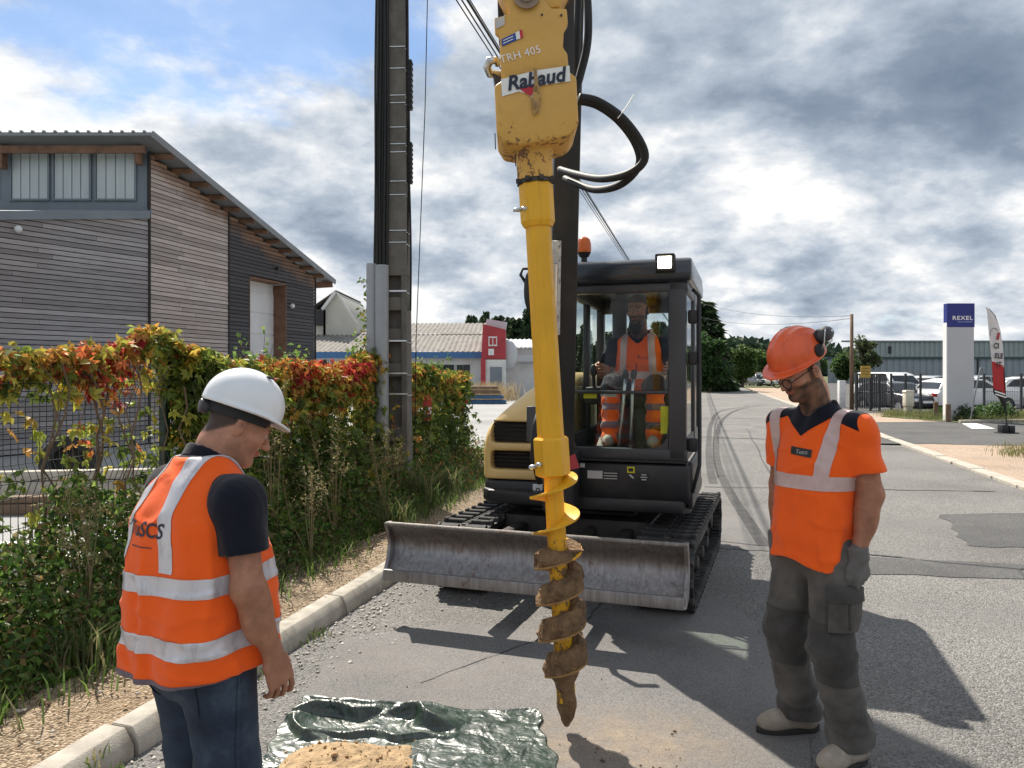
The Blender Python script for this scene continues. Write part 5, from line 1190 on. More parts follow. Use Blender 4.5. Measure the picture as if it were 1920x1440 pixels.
for sx in (-1, 1):
    cx = sx*.76; tr = thing('track', None, None, (cx, 0, 0)); tr.parent = uc
    b = MB(); n = 120; prof = [(-.2, 0), (.2, 0), (.2, -.035), (-.2, -.035)]
    for i in range(n):
        y, z, ny, nz = track_path(i/n)
        for x, o in prof: b.v.append((x, y+ny*o, z+nz*o))
    for i in range(n):
        for k in range(4): a = i*4+k; c2 = i*4+(k+1) % 4; e = ((i+1) % n)*4; b.f.append((a, c2, e+(k+1) % 4, e+k))
    b.build('belt', MT['rubber'], tr)
    npad = 40
    for i in range(npad):
        y, z, ny, nz = track_path((i+.3)/npad); o = mkobj('track_pad', pad_me, tr); o.location = (0, y+ny*.012, z+nz*.012); o.rotation_euler = (math.atan2(nz, ny)-math.pi/2, 0, 0)
    rib = MB()
    for i in range(100):
        y, z, ny, nz = track_path((i+.5)/100); q = Euler((math.atan2(nz, ny)-math.pi/2, 0, 0)).to_matrix()
        for s2 in (-1, 1): rib.box((s2*.15, y-ny*.045, z-nz*.045), (.07, .022, .025), q)
        rib.box((0, y+ny*.004, z+nz*.004), (.05, .03, .02), q)
    rib.build('track_ribs', MT['rubber'], tr)['kind'] = 'stuff'
    f = MB(); f.box((0, 0, .27), (.2, 1.75, .17)); f.prism([(-.95, .2), (.95, .2), (.8, .37), (-.8, .37)], -.07, .07, 'yz'); f.build('track_frame', MT['ex_dark'], tr, bevel=.02)
    for nm, y, r_ in (('idler', -1.02, .185), ('sprocket', 1.02, .185)):
        w = MB(); w.cyl((-.1, y, .26), (.1, y, .26), r_, n=26); w.cyl((-.13, y, .26), (.13, y, .26), .08, n=16); w.build(nm, MT['grease'], tr, bevel=.012)
    for y in (-.6, -.2, .2, .6): MB().cyl((-.13, y, .115), (.13, y, .115), .075, n=16).build('roller', MT['grease'], tr, bevel=.01)
    MB().cyl((-.1, .1, .42), (.1, .1, .42), .05, n=14).build('roller', MT['grease'], tr)
cb_ = MB(); cb_.box((0, .05, .33), (1.2, 1.5, .4)); cb_.prism([(-.56, .3), (.56, .3), (.42, .56), (-.42, .56)], -.5, .5, 'xz'); cb_.build('car_body', MT['grease'], uc, bevel=.03); MB().cyl((0, 0, .5), (0, 0, .62), .42, n=30).build('slew_ring', MT['grease'], uc)
for sx in (-1, 1):
    MB().bar((sx*.42, -.3, .4), (sx*.42, -1.72, .42), .09, .13).build('blade_arm', MT['grease'], uc, bevel=.015)
    MB().cyl((sx*.14, -.45, .42), (sx*.14, -1.72, .46), .045, n=12).build('blade_cylinder', MT['grease'], uc)
pf_ = []; N_ = 14
for i in range(N_+1):
    f = i/N_; z = .285+.345*f; y = -1.9+.13*math.sin(f*math.pi)**1.0*(.9)+.03*f; pf_.append((y, z))
poly = pf_+[(y+.03, z) for y, z in reversed(pf_)]
bd = MB(); bd.prism(poly, -.98, .98, 'yz'); blo = bd.build('dozer_blade', MT['blade'], uc, angle=40)
MB().cyl((-.985, -1.862, .632), (.985, -1.862, .632), .014, n=10).build('top_edge', MT['blade'], blo)
MB().box((0, -1.9, .3), (1.97, .026, .075)).build('cutting_edge', MT['blade'], blo, bevel=.006)
for sx in (-1, 1): MB().prism([(-1.92, .27), (-1.79, .3), (-1.74, .46), (-1.8, .64), (-1.885, .64), (-1.83, .5), (-1.85, .4)], sx*.985-.012, sx*.985+.012, 'yz').build('end_plate', MT['blade'], blo, bevel=.004, seg=1)

# house
hb = MB(); hb.prism([(-.8, -.62), (-.72, -.72), (-.1, -.86), (.8, -.86), (.86, -.78), (.86, .6), (.6, 1.05), (-.55, 1.05), (-.8, .8)], .62, .72, 'xy'); hb.build('deck', MT['ex_dark'], ex, bevel=.02)
fp = MB()   # rounded front panel under the cab
prof = [(-.72, .63), (-.83, .68), (-.875, .78), (-.875, .985), (-.6, .985), (-.6, .63)]; fp.prism(prof, -.08, .86, 'yz'); fpo = fp.build('front_panel', MT['ex_dark'], ex, bevel=.03, seg=3)
MB().box((.345, -.86, 1.0), (.97, .06, .012)).build('panel_gap', MT['grille'], ex)
# stickers on the front panel
yf = -.879
def stick(nm, mat, x, z, w, h, par=fpo): return MB().box((x, yf, z), (w, .004, h)).build(nm, mat, par)
MT['yel_st'] = M('yellow_sticker', (.72, .6, .02), .5); MT['grey_st'] = M('pale_sticker', (.5, .48, .47), .5)
stick('label_plate', MT['grey_st'], .17, .89, .115, .058); stick('label_plate', MT['grille'], .285, .885, .12, .062)
for k in range(3): MB().box((.285, yf-.003, .905-.02*k), (.1, .003, .006)).build('print_line', MT['grey_st'], fpo)
ys_ = stick('warning_sticker', MT['yel_st'], .435, .935, .055, .045); MB().box((.435, yf-.003, .935), (.035, .003, .025)).build('pictogram', MT['black_print'], ys_)
MB().bar((.425, yf-.004, .9), (.455, yf-.004, .875), .012, .004, (0, 1, 0)).build('latch', MT['grey_st'], fpo)
rs = MB(); rs.cyl((.53, yf-.003, .885), (.53, yf+.01, .885), .034, n=22); ro_ = rs.build('round_sticker', MT['black_print'], fpo)
for k in (-1, 0, 1): MB().box((.53, yf-.006, .885+k*.018), (.05-.014*abs(k), .003, .007)).build('print_line', MT['grey_st'], ro_)
stick('label_plate', MT['grey_st'], .075, .955, .035, .03)
# cab
cab = bpy.data.objects.new('cab', None); col.objects.link(cab); cab.parent = ex
x0, x1, y0, y1, z0, z1 = -.07, .84, -.86, .52, 1.0, 2.3
def bx(nm, c, d, m='ex_frame', par=cab, bv=.015, rot=None): return MB().box(c, d, rot).build(nm, MT[m], par, bevel=bv)
bx('sill', ((x0+x1)/2, y0+.035, 1.045), (x1-x0, .07, .09)); bx('floor', ((x0+x1)/2, (y0+y1)/2, 1.02), (x1-x0-.02, y1-y0-.05, .04), 'ex_dark')
for nm, c, d in (('front_pillar', (x0+.035, y0+.035, 1.66), (.07, .07, 1.3)), ('front_pillar', (x1-.075, y0+.035, 1.66), (.13, .07, 1.3)), ('middle_pillar', (x1-.02, -.1, 1.65), (.05, .09, 1.3)), ('rear_pillar', (x0+.035, y1-.04, 1.65), (.07, .08, 1.3)), ('rear_pillar', (x1-.045, y1-.04, 1.65), (.09, .08, 1.3)), ('middle_pillar', (x0+.02, -.1, 1.65), (.05, .09, 1.3))): bx(nm, c, d)
# inner pillar seen left of the driver and rear sill, rails
bx('rear_panel', ((x0+x1)/2, y1-.03, 1.22), (x1-x0-.1, .05, .5)); bx('inner_pillar', (.14, y1-.06, 1.75), (.13, .06, 1.1)); bx('rear_header', ((x0+x1)/2, y1-.03, 2.24), (x1-x0, .06, .12))
for xx in (x0+.02, x1-.03): bx('side_sill', (xx, (y0+y1)/2, 1.09), (.05, y1-y0-.1, .18)); bx('side_header', (xx, (y0+y1)/2, 2.26), (.06, y1-y0-.06, .09))
bx('front_header', ((x0+x1)/2, y0+.03, 2.265), (x1-x0, .06, .07)); bx('window_bar', ((x0+x1)/2, y0+.02, 1.5), (x1-x0-.1, .02, .025))
rf_ = MB(); rf_.prism([(-.89, 2.3), (-.92, 2.34), (-.915, 2.44), (-.86, 2.475), (.45, 2.475), (.58, 2.4), (.58, 2.3)], x0-.02, x1+.03, 'yz'); rfo = rf_.build('roof', MT['roof_blue'], cab, bevel=.03, seg=3)
# lower-right corner fillet of the front glass
fi = MB(); fi.prism([(x1-.14, 1.085), (x1-.3, 1.085), (x1-.19, 1.11), (x1-.15, 1.17), (x1-.14, 1.28)], y0+.012, y0+.05, 'xz'); fi.build('corner_fillet', MT['ex_frame'], cab)
MT['cab_glass'] = glass_mat('tinted_cab_glass', (.86, .95, .91), .3); MT['clear_glass'] = glass_mat('clear_cab_glass', (.97, .99, .98), .03)
def pane(nm, a, b, c, d, m): return MB().add([a, b, c, d], [(0, 1, 2, 3)]).build(nm, MT[m], cab, fix=False)
pane('front_pane', (x0+.07, y0+.03, 1.51), (x1-.14, y0+.03, 1.51), (x1-.14, y0+.03, 2.23), (x0+.07, y0+.03, 2.23), 'clear_glass')
pane('lower_pane', (x0+.07, y0+.03, 1.09), (x1-.14, y0+.03, 1.09), (x1-.14, y0+.03, 1.49), (x0+.07, y0+.03, 1.49), 'cab_glass')
pane('rear_pane', (x0+.07, y1-.04, 1.47), (x1-.09, y1-.04, 1.47), (x1-.09, y1-.04, 2.18), (x0+.07, y1-.04, 2.18), 'cab_glass')
for nm, xx in (('side_pane', x0+.015), ('door_pane', x1-.012)):
    pane(nm, (xx, y0+.07, 1.18), (xx, -.145, 1.18), (xx, -.145, 2.22), (xx, y0+.07, 2.22), 'cab_glass'); pane(nm, (xx, -.055, 1.18), (xx, y1-.08, 1.18), (xx, y1-.08, 2.22), (xx, -.055, 2.22), 'cab_glass')
# door with rail, hinges, steps on the right
dp = MB(); dp.prism([(-.84, .66), (-.84, 1.0), (.2, 1.0), (.2, .66)], x1+.0, x1+.035, 'yz'); dp.build('door_skirt', MT['ex_dark'], cab, bevel=.012)
MB().tube([(x1+.03, -.8, 2.25), (x1+.075, -.8, 2.2), (x1+.08, -.8, 1.2), (x1+.08, -.83, .98), (x1+.03, -.83, .78)], .014, 8).build('handrail', MT['trim'], cab, angle=180)
for z in (2.05, 1.75, 1.12): bx('hinge', (x1+.03, -.78, z), (.07, .06, .1), 'trim')
MB().box((x1+.012, -.45, 1.65), (.02, .68, 1.15)).build('door_frame_backing', MT['trim'], cab) if False else None
# lamp, beacon, mirror
lamp = bx('work_lamp', (.69, -.95, 2.425), (.14, .09, .13), 'trim', cab, .012)
lens = Mat('lit_lens'); lens.set(Base_Color=(1, .95, .8)); lens.b.inputs['Emission Color'].default_value = (1, .9, .66, 1); lens.b.inputs['Emission Strength'].default_value = 6; lens.b.inputs['Roughness'].default_value = .2
MB().box((.69, -.997, 2.425), (.095, .01, .085)).build('lens', lens.m, lamp, bevel=.02)
bc = MB(); bc.cyl((.02, -.55, 2.47), (.02, -.55, 2.58), .024, n=12); bc.cyl((.02, -.55, 2.555), (.02, -.55, 2.59), .035, .054, n=16); beo = bc.build('beacon_base', MT['trim'], cab)
om = Mat('amber_dome'); om.set(Base_Color=(.85, .16, .01), Roughness=.2); om.b.inputs['Transmission Weight'].default_value = .3
MB().lathe([(.054, 2.59), (.057, 2.61), (.055, 2.66), (.045, 2.695), (.022, 2.712), (.004, 2.716)], 18, Matrix.Translation((.02, -.55, 0))).build('amber_dome', om.m, beo, angle=60)
ml = exl(at(993, 545, 5.7)); mi = MB(); mi.tube([ml+Vector((.06, .05, .17)), ml+Vector((-.06, .03, .17)), ml+Vector((-.07, 0, .12)), ml+Vector((-.03, 0, .06))], .012, 8); mi.build('mirror_arm', MT['trim'], cab, angle=180)
MB().sphere(ml, (.045, .035, .15), 14, 10).build('mirror', MT['trim'], cab)
# inside: seat, consoles, levers
seat = bpy.data.objects.new('seat', None); col.objects.link(seat); seat.parent = cab
MT['seat'] = M('black_seat_cloth', (.02, .02, .022), .8); MT['chrome'] = M('steel_tube', (.55, .57, .58), .25, .9, var=.05)
SX = .40; SY = -.12
MB().box((SX, .02+SY, 1.42), (.46, .44, .12)).build('seat_cushion', MT['seat'], seat, bevel=.04, seg=3); MB().box((SX, .27+SY, 1.68), (.4, .1, .46), Euler((rad(-8), 0, 0)).to_matrix()).build('seat_back', MT['seat'], seat, bevel=.05, seg=3)
MB().box((SX, .05+SY, 1.2), (.4, .4, .34)).build('seat_base', MT['trim'], seat, bevel=.02)
for sx in (-1, 1):
    JX = SX+(.28 if sx > 0 else -.33)
    bx('console', (JX, -.05+SY, 1.46), (.14, .5, .14), 'trim', cab, .02)
    MB().cyl((JX, -.27+SY, 1.5), (JX, -.3+SY, 1.62), .014, n=10).build('joystick', MT['trim'], cab); MB().sphere((JX, -.305+SY, 1.66), (.028, .028, .055), 12, 8).build('joystick_grip', MT['trim'], cab)
for dx, (xa, xb) in enumerate(((.325, .36), (.415, .42))):
    MB().tube([(xa, -.76, 1.06), (xb, -.7, 1.5), (xb+.005, -.68, 1.6)], .013, 8).build('travel_lever', MT['chrome'], cab, angle=180); MB().sphere((xb+.006, -.675, 1.63), (.024, .024, .04), 10, 8).build('lever_grip', MT['trim'], cab)
for x_, z_, w_, h_ in ((.12, 1.475, .1, .045), (.68, 1.3, .075, .2)): MB().box((x_, y0+.045, z_), (w_, .004, h_)).build('yellow_tag', MT['yel_st'], cab)
MB().box((.26, y0+.043, 1.48), (.12, .004, .03)).build('wiper_motor_cover', MT['grey_st'], cab, bevel=.001)
for x_, z_ in ((.2, 1.2), (.55, 1.22), (.6, 1.35), (.5, 1.14)): bx('pedal', (x_, -.6, z_-.1), (.12, .14, .03), 'trim', cab, .005, Euler((rad(25), 0, 0)).to_matrix())
# hood on the left
def hood_f(p):
    d = rbox(p, (-.45, .22, 1.13), (.36, .86, .52), .1)
    d = smax(d, (p-V3(-.45, -.64, 1.28)) @ V3(0, -.62, .785), .12)
    d = smax(d, (p-V3(-.80, .2, 1.22)) @ V3(-.72, 0, .69), .16)
    for zc, hh in ((1.165, .085), (.945, .075)):
        cut = rbox(p, (-.44, -.62, zc), (.285, .1, hh), .03); d = smax(d, -cut, .012)
    d = smax(d, .79-p[:, 2], .02); return d
hood = sdf_obj('engine_hood', hood_f, (-.86, -.72, .74), (-.02, 1.14, 1.72), .014, MT['ex_yellow'], ex, relax=2)
for zc, hh in ((1.165, .085), (.945, .075)):
    g = MB().box((-.44, -.535, zc), (.58, .02, hh*2+.02)).build('grille', MT['grille'], hood)
    for k in range(5): MB().box((-.44, -.555, zc-hh+2*hh*(k+.5)/5), (.57, .02, .008), Euler((rad(35), 0, 0)).to_matrix()).build('louvre', MT['grille'], g)
sk = MB(); sk.prism([(-.8, -.58), (-.76, -.64), (-.1, -.66), (-.1, 1.05), (-.55, 1.05), (-.8, .8)], .6, .785, 'xy'); sk.build('side_skirt', MT['ex_dark'], ex, bevel=.03, seg=3)
pl_ = MB().box((-.3, -.675, .72), (.13, .01, .1)).build('number_plate', MT['white_print'], ex, bevel=.004, seg=1); text('number', '96', MT['black_print'], pl_, (0.0-.3, -.682, .71), (rad(90), 0, 0), size=.085)
# boom: swing post, lower boom, cylinders, arm
Fo = Vector((.345, 5.52, .92)); K1 = Vector((.35, 5.15, 2.6)); K2 = Vector((.355, 4.72, 4.05)); K3 = Vector((.33, 4.3, 4.62)); A1 = Vector((.09, 3.56, 3.78))
sb = MB(); p = exl((.36, 5.62, 0)); sb.box((p.x, p.y, .86), (.24, .22, .46)); sb.cyl((p.x, p.y, .58), (p.x, p.y, 1.14), .11, n=18); sb.build('swing_post', MT['ex_dark'], ex, bevel=.03)
def boxbeam(pts, ws, hs, name, mat, par):
    b = MB(); P = [Vector(exl(q)) for q in pts]; up = exl((0, -1, 0))-exl((0, 0, 0)); side = exl((1, 0, 0))-exl((0, 0, 0))
    for i, q in enumerate(P):
        t = (P[min(i+1, len(P)-1)]-P[max(i-1, 0)]).normalized(); sd = (side-t*side.dot(t)).normalized(); nn = t.cross(sd)
        for a, c2 in ((-1, -1), (1, -1), (1, 1), (-1, 1)): b.v.append(tuple(q+sd*a*ws[i]/2+nn*c2*hs[i]/2))
    for i in range(len(P)-1):
        for k in range(4): a = i*4+k; b2 = i*4+(k+1) % 4; b.f.append((a, b2, b2+4, a+4))
    b.f.append((3, 2, 1, 0)); n = (len(P)-1)*4; b.f.append((n, n+1, n+2, n+3)); return b.build(name, MT[mat], par, bevel=.012)
boxbeam([Fo, K1, K2, K3], [.175, .17, .16, .15], [.22, .27, .27, .2], 'boom', 'ex_dark', ex)
boxbeam([K3+Vector((.0, .35, .16)), K3, K3.lerp(A1, .5), A1], [.13, .14, .13, .12], [.2, .26, .2, .15], 'arm', 'ex_dark', ex)
scy = MB(); a, b = exl((.27, 5.42, .98)), exl((.27, 4.98, 2.35)); m_ = a.lerp(b, .55); scy.cyl(a, m_, .05, n=14); scy.build('boom_cylinder', MT['ex_dark'], ex); MB().cyl(m_, b, .03, n=14).build('cylinder_rod', MT['chrome'], ex)
MB().cyl(exl((.29, 5.12, 1.9)), exl((.29, 4.98, 2.5)), .03, n=12).build('white_guard', M('chipped_white_paint', (.55, .54, .52), .6, grime=(.06, .05, .05), gs=22, ga=.95), ex)
MB().tube([exl(at(1012, 905, 5.1)), exl(at(1000, 860, 5.0)), exl(at(1003, 800, 5.0)), exl(at(1015, 760, 5.1))], .022, 8).build('hose', MT['cable'], ex, angle=180)
MB().box(exl(at(1000, 795, 5.35)), (.09, .05, .25)).build('boom_lamp_bracket', MT['ex_frame'], ex, bevel=.012)
rd = MB(); q = exl(at(1072, 868, 5.0)); rd.prism([(q.x-.03, q.z-.05), (q.x+.05, q.z-.03), (q.x+.02, q.z+.06), (q.x-.04, q.z+.03)], q.y-.01, q.y+.01, 'xz'); rd.build('red_cap', MT['red_paint'], ex)

# ------------------------------------------------------------------ auger drive hanging from the arm
def chipped(name, base, rust, zr0, zr1, scale=(1, 1, 1), worn=.62):
    m = Mat(name); v = m.coord(); sp0 = m.node('ShaderNodeSeparateXYZ'); m.link(v, sp0.inputs[0])
    c = m.ramp(m.noise(v, 3.5, 5), [(0.3, tuple(x*.86 for x in base)), (0.7, tuple(min(1, x*1.1) for x in base))])
    c = m.mix(m.ramp(m.noise(m.coord(scale=scale), 7, 8, .7), [(0.52, 0.0), (0.7, .5)]), c, tuple(x*.55 for x in base))
    low = m.node('ShaderNodeMapRange'); m.link(sp0.outputs[2], low.inputs[0]); low.inputs[1].default_value = zr1; low.inputs[2].default_value = zr0
    k = m.math('ADD', m.noise(v, 24, 8, .72), m.math('MULTIPLY', low.outputs[0], .2))
    f = m.ramp(k, [(worn, 0.0), (worn+.03, 1.0)]); c = m.mix(f, c, rust)
    scr = m.noise(m.coord(scale=(9, 9, 1.0)), 30, 3, .6); f2 = m.ramp(scr, [(.7, 0.0), (.74, .8)]); c = m.mix(f2, c, tuple(x*.4 for x in base))
    m.set(Base_Color=c, Roughness=m.ramp(k, [(.4, .36), (.75, .75)])); m.bump(m.math('MULTIPLY', f, -1.0), .3, .002); return m.m
MT['drive_yel'] = chipped('faded_chipped_yellow_paint', (.68, .39, .09), (.17, .085, .045), 2.62, 2.8, worn=.73)
MT['aug_yel'] = chipped('bright_chipped_yellow_paint', (.78, .41, .015), (.2, .12, .05), .75, 1.1, (6, 6, .6), .7)
MT['soil'] = M('clay_soil', (.19, .115, .06), .95, var=.45, vs=22, bump=1.0, bs=60, bd=.02, grime=(.3, .2, .1), gs=9, ga=.6)
KX = 3.5/1440; tipw = Vector((.255, 3.5, .03)); lean = math.atan2(-80, 1344)
au = thing('auger_drive', 'yellow hydraulic auger drive with soil caked screw hanging from the boom', 'auger', tuple(tipw), 0, None, (0, lean, 0))
def ax(py): return 1065-(1362-py)*80/1344
def lo(px, py): return ((px-ax(py))*KX, (1362-py)*KX)
def pl2(pts): return [lo(*p) for p in pts]
body_l = [(928, 176), (941, 168), (1063, 158), (1076, 170), (1080, 254), (1067, 272), (1045, 279), (975, 286), (945, 279), (932, 258)]
body_u = [(941, 167), (938, 112), (939, 86), (929, 76), (928, 52), (957, 46), (951, 26), (964, 4), (985, -4), (1006, 4), (1022, 30), (1030, 40), (1059, 43), (1061, 70), (1054, 80), (1052, 112), (1060, 124), (1063, 157)]
MB().prism(pl2(body_l), -.15, .17, 'xz').build('gearbox_housing', MT['drive_yel'], au, bevel=.014, seg=3, angle=40)
MB().prism(pl2(body_u), -.13, -.085, 'xz').build('front_plate', MT['drive_yel'], au, bevel=.005, seg=2, angle=40)
MB().prism(pl2([(945, 165), (945, 50), (1050, 45), (1056, 158)]), -.085, .15, 'xz').build('motor_cover', MT['drive_yel'], au, bevel=.01)
for arm in ([(955, 40), (925, -25), (962, -25), (986, 8)], [(1000, 14), (1040, -25), (1078, -25), (1046, 38), (1026, 40)]):
    MB().prism(pl2(arm), -.125, .03, 'xz').build('hitch_arm', MT['drive_yel'], au, bevel=.012)
px_, pz_ = lo(986, 17); pn = MB(); pn.cyl((px_, -.17, pz_), (px_, .1, pz_), .036, n=22); pn.build('pin', MT['chrome'], au, bevel=.006); MB().cyl((px_, -.15, pz_), (px_, -.14, pz_), .06, n=24).build('pin_collar', M('rust_ring', (.3, .22, .17), .6), au); MB().cyl((px_, -.185, pz_), (px_, -.165, pz_), .022, n=6).build('bolt', MT['grease'], au)
for bpx, bpy_ in ((1014, 52), (1049, 55)): a_, b_ = lo(bpx, bpy_); MB().cyl((a_, -.135, b_), (a_, -.12, b_), .005, n=8).build('hole', MT['black_print'], au)
MB().prism(pl2([(932, -20), (945, -20), (944, 60), (935, 60)]), .05, .12, 'xz').build('back_plate', MT['ex_dark'], au); MB().prism(pl2([(924, 130), (942, 140), (942, 172), (932, 172)]), .0, .12, 'xz').build('back_plate', MT['ex_dark'], au)
MB().prism(pl2([(1048, -20), (1078, -20), (1080, 150), (1066, 160), (1056, 140)]), .06, .16, 'xz').build('back_plate', MT['ex_dark'], au)
def lathe_at(nm, prof, mat, n=20, ang=40, bev=0): return MB().lathe([(r_, (1362-py)*KX) for r_, py in prof], n).build(nm, MT[mat], au, angle=ang)
lathe_at('flange', [(.12, 274), (.12, 258)], 'drive_yel', 28); lathe_at('output_shaft', [(.082, 336), (.082, 300), (.086, 290), (.09, 270)], 'drive_yel', 26)
lathe_at('collar_ring', [(.078, 344), (.078, 334)], 'grease', 26)
for k in range(8): a = k*.785+.3; MB().box((.083*math.cos(a), .083*math.sin(a), (1362-338)*KX), (.02, .02, .018)).build('bolt', MT['grease'], au)
lathe_at('extension_head', [(.066, 424), (.078, 414), (.078, 346), (.072, 342)], 'aug_yel', 8, 20); lathe_at('extension_tube', [(.061, 818), (.058, 422)], 'aug_yel', 8, 20)
lathe_at('socket', [(.062, 892), (.08, 888), (.08, 822), (.072, 818)], 'aug_yel', 6, 20)
for py, s_ in ((392, 1), (866, 1)):
    a_, b_ = -.075, (1362-py)*KX; MB().tube([(a_+.02, -.05, b_), (a_-.03, -.07, b_-.004), (a_-.035, -.075, b_-.012), (a_, -.065, b_-.012)], .006, 8).cyl((a_, -.05, b_), (a_+.03, -.05, b_), .01).build('locking_pin', MT['chrome'], au, angle=180)
# screw
zt = (1362-888)*KX; MB().cyl((0, 0, .12), (0, 0, zt+.02), .043, n=20).build('screw_shaft', MT['aug_yel'], au, angle=60)
PITCH = .163; zt -= .0
def helix(nm, za, zb, mat, Rf, prof_n=None, steps=36, phase=0.0, thick=.009, noise=0):
    turns = (zb-za)/PITCH; n = int(turns*steps); b = MB(); r_ = np.random.RandomState(3)
    for i in range(n+1):
        z = za+(zb-za)*i/n; th_ = 2*math.pi*(z-phase)/PITCH; Rr = Rf(z); cs, sn = math.cos(th_), math.sin(th_)
        if prof_n is None: pr = [(.04, -thick/2), (Rr, -thick/2), (Rr, thick/2), (.04, thick/2)]
        else: pr = prof_n(z, Rr, i)
        for rr_, dz in pr: b.v.append((rr_*cs, rr_*sn, z+dz))
    k_ = len(pr)
    for i in range(n):
        for k in range(k_): a = i*k_+k; c2 = i*k_+(k+1) % k_; b.f.append((a, c2, c2+k_, a+k_))
    b.f.append(tuple(range(k_))[::-1]); b.f.append(tuple(n*k_+k for k in range(k_)))
    return b.build(nm, MT[mat], au, angle=40)
PH = zt-.02
helix('screw_flight', .78, zt-.005, 'aug_yel', lambda z: .112*min(1, max(.3, (z+.1)/.3)), phase=PH)
MT['dirty_steel'] = M('soil_smeared_steel', (.3, .17, .06), .7, var=.4, vs=14)
helix('screw_flight', .2, .78, 'dirty_steel', lambda z: .112*min(1, max(.3, (z+.05)/.34)), phase=PH)
nz = np.random.RandomState(4).normal(size=4000)
def soil_prof(z, Rr, i):
    j = 1+.0; w = .55+.25*math.sin(z*31)+.2*math.sin(z*77+1); e = lambda k: float(nz[(i*5+k) % 4000])*.0045+.006*math.sin(i*.33+k*2)+.005*math.sin(i*.71+k)
    g = min(1, max(0, (.80-z)/.06)); h_ = (.062+.036*w)*g+.004
    return [(.038, .005), (Rr*1.0+e(0)*.6, .006), (Rr*(1.0)+e(1), .006+h_*.35), (Rr*.93+e(2), .006+h_*.75), (.075+e(3), .006+h_), (.045, .006+h_*.9)]
helix('soil_cake', .24, .83, 'soil', lambda z: .108*min(1, max(.35, (z+.05)/.34)), soil_prof, 60, PH)
def tip_f(p):
    z = p[:, 2]; r0 = np.interp(z, [0, .03, .1, .16, .24, .34], [.01, .022, .04, .046, .062, .06]); a_ = np.arctan2(p[:, 1], p[:, 0])
    d = np.hypot(p[:, 0], p[:, 1])-r0*(1+.18*np.sin(a_*2+z*26))-.007*wob(p, 60, 2); return smax(smax(d*.7, z-.31, .02), -z, .005)
sdf_obj('pilot_tip', tip_f, (-.12, -.12, -.01), (.12, .12, .36), .006, MT['soil'], au)
# stickers
yS = -.1525
def sticker(nm, pts, mat, y=yS, par=au): return MB().prism(pl2(pts), y-.0015, y, 'xz').build(nm, mat, par)
MT['navy'] = M('navy_print', (.008, .012, .035), .5, var=.1); MT['red_print'] = M('red_print', (.5, .015, .03), .5); MT['blue_st'] = M('blue_sticker', (.01, .06, .32), .4)
logo = sticker('logo_sticker', [(940, 167), (1003, 155), (1063, 150), (1065, 178), (1012, 182), (1000, 193), (995, 203), (985, 195), (972, 191), (942, 198)], MT['white_print'])
sticker('logo_triangle', [(974, 187), (1012, 179), (993, 201)], MT['red_print'], yS-.003, logo)
tl = text('logo_lettering', 'Rabaud', MT['navy'], logo, (lo(1002, 172)[0], yS-.006, lo(1002, 172)[1]), (rad(90), rad(-6), 0), size=.088, shear=.25, bold=.0026, sx=.98)
scr = sticker('paint_scuff', [(998, 150), (1004, 152), (1006, 175), (1012, 205), (1008, 232), (998, 236), (995, 210), (1000, 178)], M('scuffed_metal', (.42, .25, .08), .7, var=.5, vs=40, grime=(.2, .14, .1), gs=30, ga=.8), yS-.009)
yS2 = -.1325
bs_ = sticker('flag_sticker', [(941, 92), (978, 77), (980, 91), (942, 105)], MT['blue_st'], yS2); sticker('flag_white', [(966, 82), (973, 79), (975, 93), (968, 95)], MT['white_print'], yS2-.003, bs_); sticker('flag_red', [(973, 79), (978, 77), (980, 91), (975, 93)], MT['red_print'], yS2-.003, bs_)
for k in range(2): sticker('print_line', [(944, 94.5+5*k), (962, 87.5+5*k), (962, 89+5*k), (944, 96+5*k)], MT['white_print'], yS2-.003, bs_)
sticker('serial_plate', [(929, 56), (946, 50), (947, 66), (931, 73)], MT['grey_st'], yS2)
text('type_lettering', 'TRH 4(5', MT['white_print'], au, (lo(972, 121)[0], yS2-.004, lo(972, 121)[1]), (rad(90), rad(-12), 0), size=.058, spacing=1.1) if False else text('type_lettering', 'TRH 405', MT['white_print'], au, (lo(975, 122)[0], yS2-.004, lo(975, 122)[1]), (rad(90), rad(-12), 0), size=.048, spacing=1.05)
# silver hose coupling on the left
def w2a(p): return au.matrix_basis.inverted() @ Vector(p)
AUI = (Matrix.Translation(tipw) @ Euler((0, lean, 0)).to_matrix().to_4x4()).inverted()
def aul(px, py, Y): return AUI @ at(px, py, Y)
MB().tube([aul(938, 140, 3.56), aul(918, 138, 3.54), aul(913, 126, 3.52), aul(918, 114, 3.5), aul(930, 113, 3.5), aul(934, 122, 3.52)], [.018, .02, .02, .021, .018, .014], 10).build('hose_coupling', MT['chrome'], au, angle=180)
